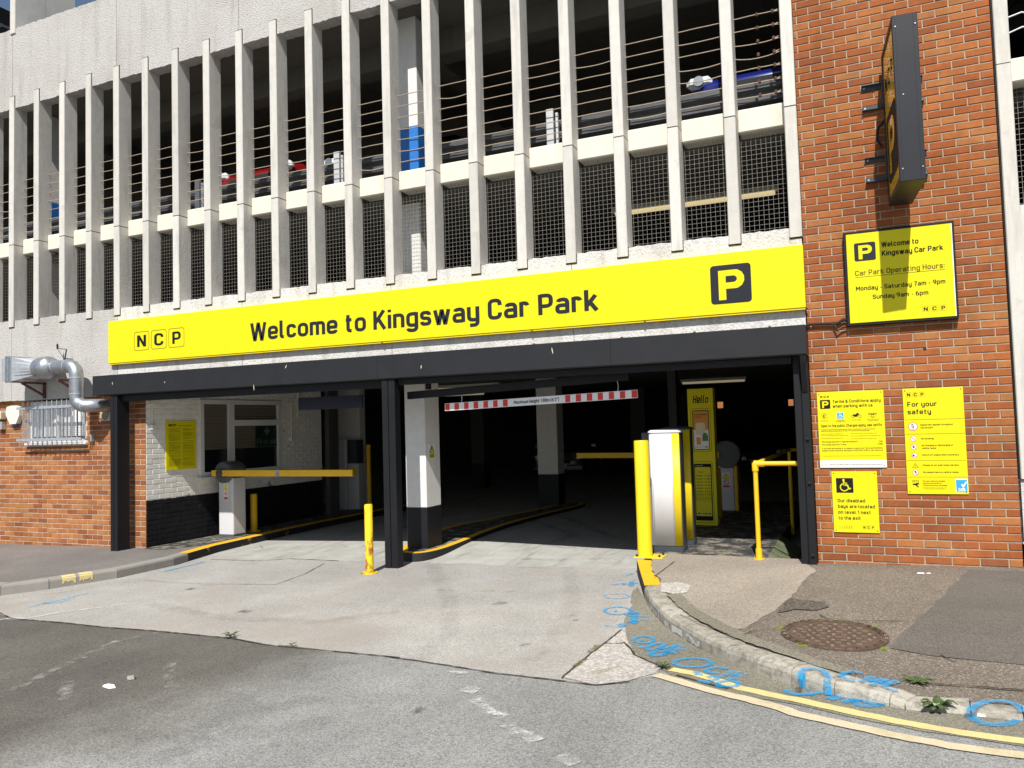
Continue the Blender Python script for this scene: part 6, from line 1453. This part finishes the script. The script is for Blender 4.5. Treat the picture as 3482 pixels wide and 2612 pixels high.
for i in range(int((CX1-.1-CX0)/s)): x = CX0+i*s; mb.box(x-.0018, x+.0018, -.048, -.0445, 1.47, 1.94)
for j in range(17): z_ = 1.475+j*s; mb.box(CX0-.01, CX1-.09, -.0515, -.0485, z_-.0018, z_+.0018)
mb.build('mesh', 'galv_pale', cg)
for x in (CX1+.02, CX1+.06): mb = MB(); mb.tube([(x, .10, 1.42), (x, -.03, 1.45), (x, -.03, 1.93), (x, .10, 1.96)], .008, 6); mb.build('bar', 'galv_pale', cg)
mb = MB(); mb.box(CX1+.07, CX1+.10, .05, .11, 1.41, 1.52); mb.build('hinge_plate', 'galv_pale', cg)

# extract duct
dy = -.24; dz = 2.545
du = thing('extract_duct', 'galvanised extract fan box and swan-neck duct on the wall above the caged window', 'duct', (-10.9, dy, 2.0))
mb = MB(); mb.box(-11.66, -11.54, dy-.17, dy+.17, 2.375, 2.715); mb.build('fan_box', 'galv_pale', du)
mb = MB(); mb.box(-11.54, -11.46, dy-.20, dy+.2, 2.345, 2.75, ch=.006); mb.box(-11.445, -11.405, dy-.20, dy+.2, 2.34, 2.745, ch=.006); mb.box(-11.46, -11.445, dy-.18, dy+.18, 2.36, 2.73); mb.build('flange', 'galv', du)
mb = MB(); n = 24; sq = []; ci = []
for i in range(n):
    t = 2*math.pi*i/n; c_, s_ = math.cos(t), math.sin(t); k2 = .185/max(abs(c_), abs(s_)); sq.append((-11.405, dy+c_*k2, dz+s_*k2)); ci.append((-11.0, dy+c_*.155, dz+s_*.155))
mb.add(sq+ci, [(i, (i+1) % n, n+(i+1) % n, n+i) for i in range(n)], 0, False); mb.build('transition', 'galv_pale', du)
mb = MB(); mb.tube([(-11.02, dy, dz), (-10.97, dy, dz), (-10.94, dy, dz), (-10.80, dy, dz), (-10.76, dy, dz), (-10.72, dy, dz)], [.16, .16, .172, .172, .155, .10], 28); mb.build('fan_casing', 'galv', du)
PR_ = .098
def arc(c, a0, a1, r, plane='xz', n=8): return [Vector((c[0]+r*math.cos(R(a0+(a1-a0)*i/n)), dy, c[1]+r*math.sin(R(a0+(a1-a0)*i/n)))) for i in range(n+1)]
path = [Vector((-10.76, dy, dz)), Vector((-10.36, dy, dz))]+arc((-10.36, dz-.15), 90, 0, .15)[1:]+[Vector((-10.21, dy, 2.08))]+[Vector((-10.21+.14-.14*math.cos(R(a)), dy+.02*(a/90), 2.08-.14*math.sin(R(a)))) for a in (15, 30, 45, 60, 75, 90)]+[Vector((-9.99, dy+.08, 1.94)), Vector((-9.93, dy+.18, 1.94)), Vector((-9.92, .11, 1.94))]
mb = MB(); mb.tube(path, PR_, 24); mb.build('pipe', 'galv', du)
for q, ax in ((Vector((-10.40, dy, dz)), (1, 0, 0)), (Vector((-10.66, dy, dz)), (1, 0, 0)), (Vector((-10.21, dy, 2.36)), (0, 0, 1)), (Vector((-10.21, dy, 2.12)), (0, 0, 1)), (Vector((-10.05, dy+.03, 1.94)), (1, 0, 0))):
    mb = MB(); a = Vector(ax)*.008; mb.tube([q-a, q+a], PR_+.005, 24); mb.build('seam_band', 'galv_pale', du)
for x in (-11.25, -10.42):
    mb = MB(); mb.bar((x, .0, 2.10), (x, .0, 2.34), .035, .035); mb.bar((x, .015, 2.335), (x, dy-.15, 2.335), .035, .03); mb.bar((x, .0, 2.14), (x, dy-.12, 2.325), .03, .03); mb.build('bracket', 'rust', du)
mb = MB(); mb.tube([(-10.44, -.01, 2.46), (-10.40, -.01, 2.2), (-10.38, -.03, 2.1), (-10.30, -.02, 2.04)], .008, 6); mb.build('cable', 'plastic_cream', du)
lp = thing('wall_bracket', 'small black wire lamp bracket on the roughcast above the duct', 'bracket', (-10.6, -.05, 2.75))
q = [Yp(*zoom(0, 1150, 1699/420)(a, b), -.10) for a, b in ((790, 140), (915, 155), (890, 305), (795, 150))]
mb = MB(); mb.tube([q[0], q[1]], .006, 6); mb.tube([q[1], q[2]], .010, 6); mb.tube([q[2], q[3]], .004, 6); mb.tube([q[2], q[2]+Vector((.0, .12, -.01))], .008, 6); mb.build('arm', 'rubber', lp)
mb = MB(); c = q[0]; mb.tube([c+Vector((0, 0, -.01)), c+Vector((0, 0, .05)), c+Vector((.0, 0, .075))], [.014, .016, .006], 8); mb.build('lamp_holder', 'rubber', lp)

# alarm sounder, vent, lamp
al_ = thing('alarm_box', 'cream shield-shaped alarm box beside the caged window', 'alarm box', (-12.0, .05, 1.7))
sh8 = [(-12.06+q*.165, 1.865+r*.15) for q, r in ((-.85, .9), (-.2, 1), (.4, 1), (1, .75), (1.0, -.1), (.55, -.95), (-.35, -1), (-1, .1))]
mb = MB(); mb.prism(sh8, 'y', .03, .109); mb.build('cover', 'plastic_white', al_, bevel=.02)
mb = MB(); mb.prism([(-12.06+q*.13, 1.735+r*.05) for q, r in ((-.5, 0), (.6, 0), (.2, -.9), (0, -.95))], 'y', .06, .108); mb.build('strobe', 'blue_paint', al_)
vt = thing('wall_vent', 'cream square vent with a round louvre beside the left post', 'vent', (-10.02, .1, 1.72))
mb = MB(); mb.box(-10.12, -9.92, .085, .112, 1.715, 1.915, ch=.008); mb.build('plate', 'plastic_cream', vt)
mb = MB(); mb.tube([(-10.01, .083, 1.805), (-10.01, .086, 1.805)], .078, 24); mb.build('opening', 'rubber', vt)
for i in range(9):
    z_ = 1.738+i*.0165; hw = math.sqrt(max(0, .076**2-(z_-1.805)**2)); mb = MB(); mb.box(-10.01-hw, -10.01+hw, .074, .083, z_, z_+.007); mb.build('louvre', 'plastic_cream', vt)
wl = thing('wall_lamp', 'cream bulkhead lamp at the left edge of the brick wall', 'lamp', (-12.42, .05, 1.75)); mb = MB(); mb.box(-12.55, -12.31, .0, .11, 1.80, 1.93, ch=.015); mb.build('body', 'plastic_cream', wl); mb = MB(); mb.box(-12.45, -12.33, .04, .11, 1.64, 1.765); mb.build('junction_box', 'galv_pale', wl)

# office window in the painted wall
def pf(p): return p
ow = thing('office_window', 'large white framed office window with blinds and a First aid sign in the painted wall', 'window', (-9.2, 2.1, .79))
f0, f1, g0, g1 = SW; xo, xi = -9.17, -9.25
mb = MB()
for y0, y1, z0, z1 in ((f0, f1, g0, g0+.07), (f0, f1, g1-.07, g1), (f0, f0+.07, g0+.07, g1-.07), (f1-.07, f1, g0+.07, g1-.07), (f0+.62, f0+.74, g0+.07, g1-.07), (f0+.74, f1-.07, g1-.43, g1-.33)): mb.box(xi, xo, y0+.0, y1, z0, z1)
mb.build('frame', 'upvc', ow)
mb = MB(); mb.box(-9.225, -9.22, f0+.06, f1-.06, g0+.06, g1-.06); mb.build('pane', 'glass_dark', ow)
mb = MB(); mb.box(-9.218, -9.215, f0+.075, f0+.615, g0+.42, g1-.075); mb.box(-9.218, -9.215, f0+.745, f1-.075, g0+.42, g1-.435); mb.box(-9.218, -9.215, f0+.745, f1-.075, g1-.325, g1-.075); mb.build('blind', 'blind', ow)
k = NM('firstaid_green', .4); k.color((.004, .022, .012)); k = NM('firstaid_white', .5); k.color((.12, .15, .135))
wf2 = lambda p: Vector((-9.213-p.y, p.x, p.z))
flat(ow, 'first_aid_panel', [(f1-.62, g1-.80), (f1-.075, g1-.80), (f1-.075, g1-.44), (f1-.62, g1-.44)], -.0005, 'firstaid_green', wf2)
yc, zc = f1-.33, g1-.53
flat(ow, 'first_aid_cross', [(yc-.022, zc-.075), (yc+.022, zc-.075), (yc+.022, zc+.075), (yc-.022, zc+.075)], -.002, 'firstaid_white', wf2); flat(ow, 'first_aid_cross', [(yc-.075, zc-.022), (yc+.075, zc-.022), (yc+.075, zc+.022), (yc-.075, zc+.022)], -.0026, 'firstaid_white', wf2)
text(ow, 'First aid', f1-.58, f1-.09, g1-.755, .09, -.002, 'firstaid_white', .01, frame=wf2)
mb = MB(); mb.box(-9.30, -9.11, f0-.06, f1+.06, g0-.045, g0-.002, ch=.006); mb.build('sill', 'upvc', ow)
# conduits on the painted wall
def conduit(label, pts, box):
    t = thing('conduit', label, 'conduit', (pts[0][0], pts[0][1], pts[-1][2])); mb = MB(); mb.tube(pts, .012, 8); mb.build('pipe', 'plastic_white', t)
    for b in box: mb = MB(); mb.box(*b, ch=.004); mb.build('box', 'plastic_white', t)
conduit('white conduit and switch box at the front edge of the painted wall', [(-9.185, .22, 1.97), (-9.185, .22, 1.62)], [(-9.2, -9.13, .18, .27, 1.56, 1.63), (-9.2, -9.13, .16, .28, 1.93, 2.03)])
conduit('pair of white conduits right of the office window', [(-9.185, 3.35, 2.0), (-9.185, 3.35, 1.35)], [(-9.2, -9.14, 3.30, 3.40, 1.30, 1.37)])
conduit('short white conduit beside the pair right of the office window', [(-9.185, 3.55, 2.3), (-9.185, 3.55, 1.75), (-9.185, 3.65, 1.72)], [])

# ================================================================== LIGHTS INSIDE (lit tubes seen in the photograph)
def tube_light(label, x0, x1, y, z, mat='tube_light'):
    t = thing('tube_light', label, 'tube light', ((x0+x1)/2, y, z), 0, 'ceiling tube lights'); mb = MB(); mb.box(x0, x1, y-.06, y+.06, z-.005, z+.055, ch=.006); mb.build('housing', 'plastic_white', t)
    mb = MB(); mb.box(x0+.04, x1-.04, y-.04, y+.04, z-.05, z-.006, ch=.01); mb.build('diffuser', mat, t)
for lab, x0, x1, y in [('tube light right of the hanging blue sign', -6.2, -4.9, 1.9), ('tube light deeper in the left lane behind the post', -8.2, -6.4, 6.5), ('tube light deepest in the left lane', -10.2, -8.2, 9.5), ('tube light at the right end of the height bar', -2.35, -1.75, 1.5), ('tube light far back in the right lane', -3.2, -1.8, 9)]: tube_light(lab, x0, x1, y, 2.30)
tube_light('lit tube light behind the wire mesh on the first floor', -2.6, -.4, 2.2, 4.38, 'tube_bright')

# ================================================================== CARS
def make_car(label, x, y, z, rz, paint_, group, L=4.1, W_=1.74, H=1.46):
    t = thing('parked_car', label, 'car', (x, y, z), rz, group)
    # longitudinal stations: (u along length from nose, half width, sill z, shoulder z)
    st = [(0, .55, .30, .62), (.10, .74, .24, .70), (.45, .84, .22, .80), (1.0, .87, .20, .90), (1.6, .87, .20, .95), (2.6, .87, .20, .98), (3.4, .86, .22, .99), (3.9, .80, .26, .96), (L, .68, .34, .84)]
    mb = MB(); n = 8; rows = []
    for u, hw, z0, z1 in st:
        prof = [(-hw*.92, z0), (-hw, z0+.12), (-hw, z1-.16), (-hw*.93, z1), (hw*.93, z1), (hw, z1-.16), (hw, z0+.12), (hw*.92, z0)]
        rows.append([(a, u, b) for a, b in prof])
    V = [q for r_ in rows for q in r_]
    F = [(i*n+k_, i*n+(k_+1) % n, (i+1)*n+(k_+1) % n, (i+1)*n+k_) for i in range(len(st)-1) for k_ in range(n)]+[list(range(n)), [(len(st)-1)*n+k_ for k_ in range(n)][::-1]]
    mb.add(V, F, 0, True); mb.build('body', paint_, t, local=True, bevel=.03)
    g = [(1.05, .78, .90), (1.75, .62, H-.04), (2.5, .64, H), (3.2, .62, H-.05), (3.85, .72, .98)]; mb = MB(); V = []
    for u, hw, zz in g: V += [(-hw if zz < 1.2 else -hw, u, zz), (hw, u, zz)]
    base = [(-.80, u, .93) for u, _, _ in g]+[(.80, u, .93) for u, _, _ in g]; V2 = V+base
    F = [(2*i, 2*i+1, 2*i+3, 2*i+2) for i in range(4)]+[(10+i, 2*i, 2*i+2, 10+i+1) for i in range(4)]+[(2*i+1, 15+i, 15+i+1, 2*i+3) for i in range(4)]
    mb.add(V2, F); mb.build('windows', 'glass_dark', t, local=True)
    mb = MB(); mb.add([(-.60, 1.72, H-.03), (.60, 1.72, H-.03), (.62, 2.5, H+.012), (-.62, 2.5, H+.012), (.60, 3.22, H-.035), (-.60, 3.22, H-.035)], [(0, 1, 2, 3), (3, 2, 4, 5)]); mb.build('roof', paint_, t, local=True)
    for s_ in (-1, 1):
        mb = MB(); mb.box(s_*.62-.15, s_*.62+.15, -.0, .14, .60, .74, ch=.05); hl = mb.build('headlight', 'lens_clear', t, local=True)
        mb = MB(); mb.tube([(s_*.62, -.02, .67), (s_*.62, .02, .67)], .06, 14); mb.build('lamp', 'alloy', hl, local=True)
        mb = MB(); mb.box(s_*.62-.14, s_*.62+.14, L-.10, L-.02, .72, .86, ch=.03); mb.build('tail_light', 'sign_red', t, local=True)
        mb = MB(); mb.box(s_*.94-.09, s_*.94+.09, 1.25, 1.40, .92, 1.05, ch=.03); mb.build('mirror', paint_, t, local=True)
        for u in (.78, 3.30):
            mb = MB(); mb.tube([(s_*.70, u, .31), (s_*.70+s_*.02, u, .31), (s_*.87, u, .31), (s_*.885, u, .31)], [.27, .31, .31, .26], 24); wh = mb.build('wheel', 'rubber', t, local=True)
            mb = MB(); mb.tube([(s_*.885, u, .31), (s_*.895, u, .31)], .2, 16); mb.build('rim', 'alloy', wh, local=True)
    mb = MB(); mb.box(-.40, .40, -.012, .05, .46, .60, ch=.02); mb.build('grille', 'rubber', t, local=True); mb = MB(); mb.box(-.78, .78, -.03, .12, .26, .42, ch=.03); mb.build('bumper', paint_, t, local=True)
    mb = MB(); mb.box(-.26, .26, -.04, -.025, .34, .44); mb.build('number_plate', 'sign_white', t, local=True)
    return t
G2 = 'cars parked on the upper deck'; G1 = 'cars parked inside on the ground floor'
make_car('red car parked nose-on behind the left upper fins', -7.85, .85, 4.75, 0, 'car_red', G2, H=1.40)
make_car('dark car parked left of the blue column on the upper deck', -5.95, 1.1, 4.75, 0, 'car_black', G2)
make_car('blue car with a round headlamp on the upper deck near the brick pier', -.49, .85, 4.75, 0, 'car_blue', G2)
make_car('black car far inside behind the height bar', -4.9, 16.5, floor_z(-5, 10), R(20), 'car_black', G1)
make_car('grey car far inside left of the black car', -8.4, 15.0, floor_z(-8, 10), R(10), 'car_grey', G1)
make_car('dark car far inside right of the white column', -2.4, 15.5, floor_z(-2, 10), R(15), 'car_black', G1)
make_car('grey car deep inside behind the totem', .4, 17, floor_z(0, 10), R(0), 'car_grey', G1)

# ================================================================== SMALL THINGS ON THE GROUND
mc = pave_pt(*zB(385, 312)); mh = thing('manhole_cover', 'round rusty manhole cover with raised studs in the pavement', 'manhole cover', (mc.x, mc.y, pv(mc.x, mc.y)))
mslope = lambda x, y: (pv(mc.x+.3, mc.y)-pv(mc.x-.3, mc.y))/.6*x+(pv(mc.x, mc.y+.3)-pv(mc.x, mc.y-.3))/.6*y
def disc(r0, r1, z0, z1, n=48):
    mb = MB(); V = []
    for r_, z_ in ((r0, z0), (r0, z1), (r1, z1), (r1, z0)): V += [(r_*math.cos(2*math.pi*i/n), r_*math.sin(2*math.pi*i/n), z_+mslope(r_*math.cos(2*math.pi*i/n), r_*math.sin(2*math.pi*i/n))) for i in range(n)]
    mb.add(V, [(k_*n+i, k_*n+(i+1) % n, (k_+1)*n+(i+1) % n, (k_+1)*n+i) for k_ in range(3) for i in range(n)]); return mb
disc(.335, .295, -.02, .010).build('ring', 'rust_iron', mh, local=True); disc(.287, .0005, -.02, .008).build('cover', 'rust_iron', mh, local=True)
rr = random.Random(3); sm_ = None
def stud(x, y, a):
    global sm_
    if sm_ is None:
        mb = MB(); mb.add([(-.021, -.012, 0), (.021, -.012, 0), (.021, .012, 0), (-.021, .012, 0), (-.016, -.008, .011), (.016, -.008, .011), (.016, .008, .011), (-.016, .008, .011)], [(4, 5, 6, 7), (0, 1, 5, 4), (1, 2, 6, 5), (2, 3, 7, 6), (3, 0, 4, 7)]); sm_ = mb.build('stud', 'iron_stud', mh, local=True); o = sm_
    else: o = link(sm_.copy()); o.parent = mh
    o.location = (x, y, .007+mslope(x, y)); o.rotation_euler = (0, 0, a)
for i in range(30): t = 2*math.pi*i/30; stud(.316*math.cos(t), .316*math.sin(t), t+R(90))
for i in range(-4, 5):
    for j in range(-4, 5):
        x, y = i*.062+(.031 if j % 2 else 0), j*.060
        if math.hypot(x, y) < .262: stud(x, y, R(0 if (i+j) % 2 else 90))
for i in range(7):
    t = rr.uniform(0, 6.28); mb = MB(); c0 = Vector((mc.x+.34*math.cos(t), mc.y+.345*math.sin(t), pv(mc.x+.34*math.cos(t), mc.y+.345*math.sin(t))))
    for k_ in range(16):
        d = Vector((rr.uniform(-.035, .035), rr.uniform(-.02, .02), 0)); q = c0+d; s_ = rr.uniform(.006, .013)
        mb.add([q+Vector((-s_, -s_, 0)), q+Vector((s_, -s_, .0)), q+Vector((s_*.2, s_, s_*.9)), q+Vector((-s_, s_*.4, s_*.7))], [(0, 1, 2), (0, 2, 3)])
    mb.build('moss_tuft', 'moss', mh, fix=False)
def weed(label, c, n, ln, wd, seed, flatness=.5):
    rr = random.Random(seed); t = thing('weed', label, 'weed', c, 0)
    for i in range(n):
        a = 2*math.pi*i/n+rr.uniform(-.3, .3); l_ = ln*rr.uniform(.6, 1.1); up = rr.uniform(.25, .8)*(1-flatness)+.1; d = Vector((math.cos(a), math.sin(a), 0)); s_ = Vector((-d.y, d.x, 0)); mb = MB(); V = []
        prof = [(0, .15), (.25, .7), (.55, 1), (.8, .7), (1, .05)]
        for u, w2_ in prof:
            p = Vector(c)+d*(l_*u)+Vector((0, 0, l_*up*math.sin(u*2.4)+.004)); V += [p-s_*wd*w2_, p+Vector((0, 0, wd*.3)), p+s_*wd*w2_]
        F = []
        for k_ in range(4): F += [(k_*3, k_*3+1, k_*3+4, k_*3+3), (k_*3+1, k_*3+2, k_*3+5, k_*3+4)]
        mb.add(V, F); mb.build('leaf', 'leaf', t, fix=False)
    return t
q = road_pt(*zB(1370, 1050)); weed('leafy green weed rosette growing from the gutter by the dropped kerb', (q.x, q.y, q.z+.01), 11, .10, .018, 1, .3)
q = road_pt(*zB(1180, 770), .05); weed('spreading green weed at the joint behind the dropped kerb', (q.x, q.y, q.z), 14, .085, .010, 2, .75)
q = road_pt(*zA(570, 1175)); weed('small green weed beside the end of the yellow lines', (q.x, q.y, q.z+.012), 12, .06, .008, 3, .6)
q = road_pt(*zC(1240, 742)); weed('tiny green weed in the joint of the apron', (q.x, q.y, q.z+.012), 12, .08, .010, 4, .7)
q = road_pt(*zC(1570, 790)); weed('tiniest green weed in the joint right of the other', (q.x, q.y, q.z+.012), 7, .04, .006, 5, .7)
def litter(name, label, q, pts, h, mat):
    t = MB(); n = len(pts); rr = random.Random(len(label)); V = [(q.x+a, q.y+b, q.z+.004) for a, b in pts]+[(q.x+a*.8, q.y+b*.8, q.z+.004+h*rr.uniform(.6, 1.2)) for a, b in pts]
    t.add(V, [list(range(n))[::-1], [n+i for i in range(n)]]+[(i, (i+1) % n, n+(i+1) % n, n+i) for i in range(n)]); o = t.build(name, mat, None); tag(o, label, 'litter' if mat == 'litter' else 'stone'); return o
litter('paper_scrap', 'white paper scrap on the dark road surface at the left', road_pt(*zC(588, 1008)), [(-.05, -.015), (.03, -.03), (.06, .0), (.02, .03), (-.04, .02)], .012, 'litter')
litter('pebble', 'small pale pebble on the dark road surface near the paper scrap', road_pt(*zC(705, 965)), [(-.025, -.015), (.01, -.022), (.03, .0), (.01, .022), (-.02, .015)], .026, 'stone_grey')
litter('paper_scrap', 'white scrap on the pavement below the brick pier', pave_pt(*zE(1648, 243)), [(-.03, -.01), (.03, -.012), (.035, .01), (-.02, .014)], .008, 'litter')
litter('paper_scrap', 'smaller white scrap right of the other below the brick pier', pave_pt(*zE(1692, 243)), [(-.018, -.01), (.018, -.01), (.02, .01), (-.016, .01)], .006, 'litter')
litter('paper_scrap', 'white scrap in the gutter inside the blue ring', road_pt(*zB(1800, 1097)), [(-.02, -.01), (.022, -.008), (.02, .01), (-.02, .012)], .01, 'litter')
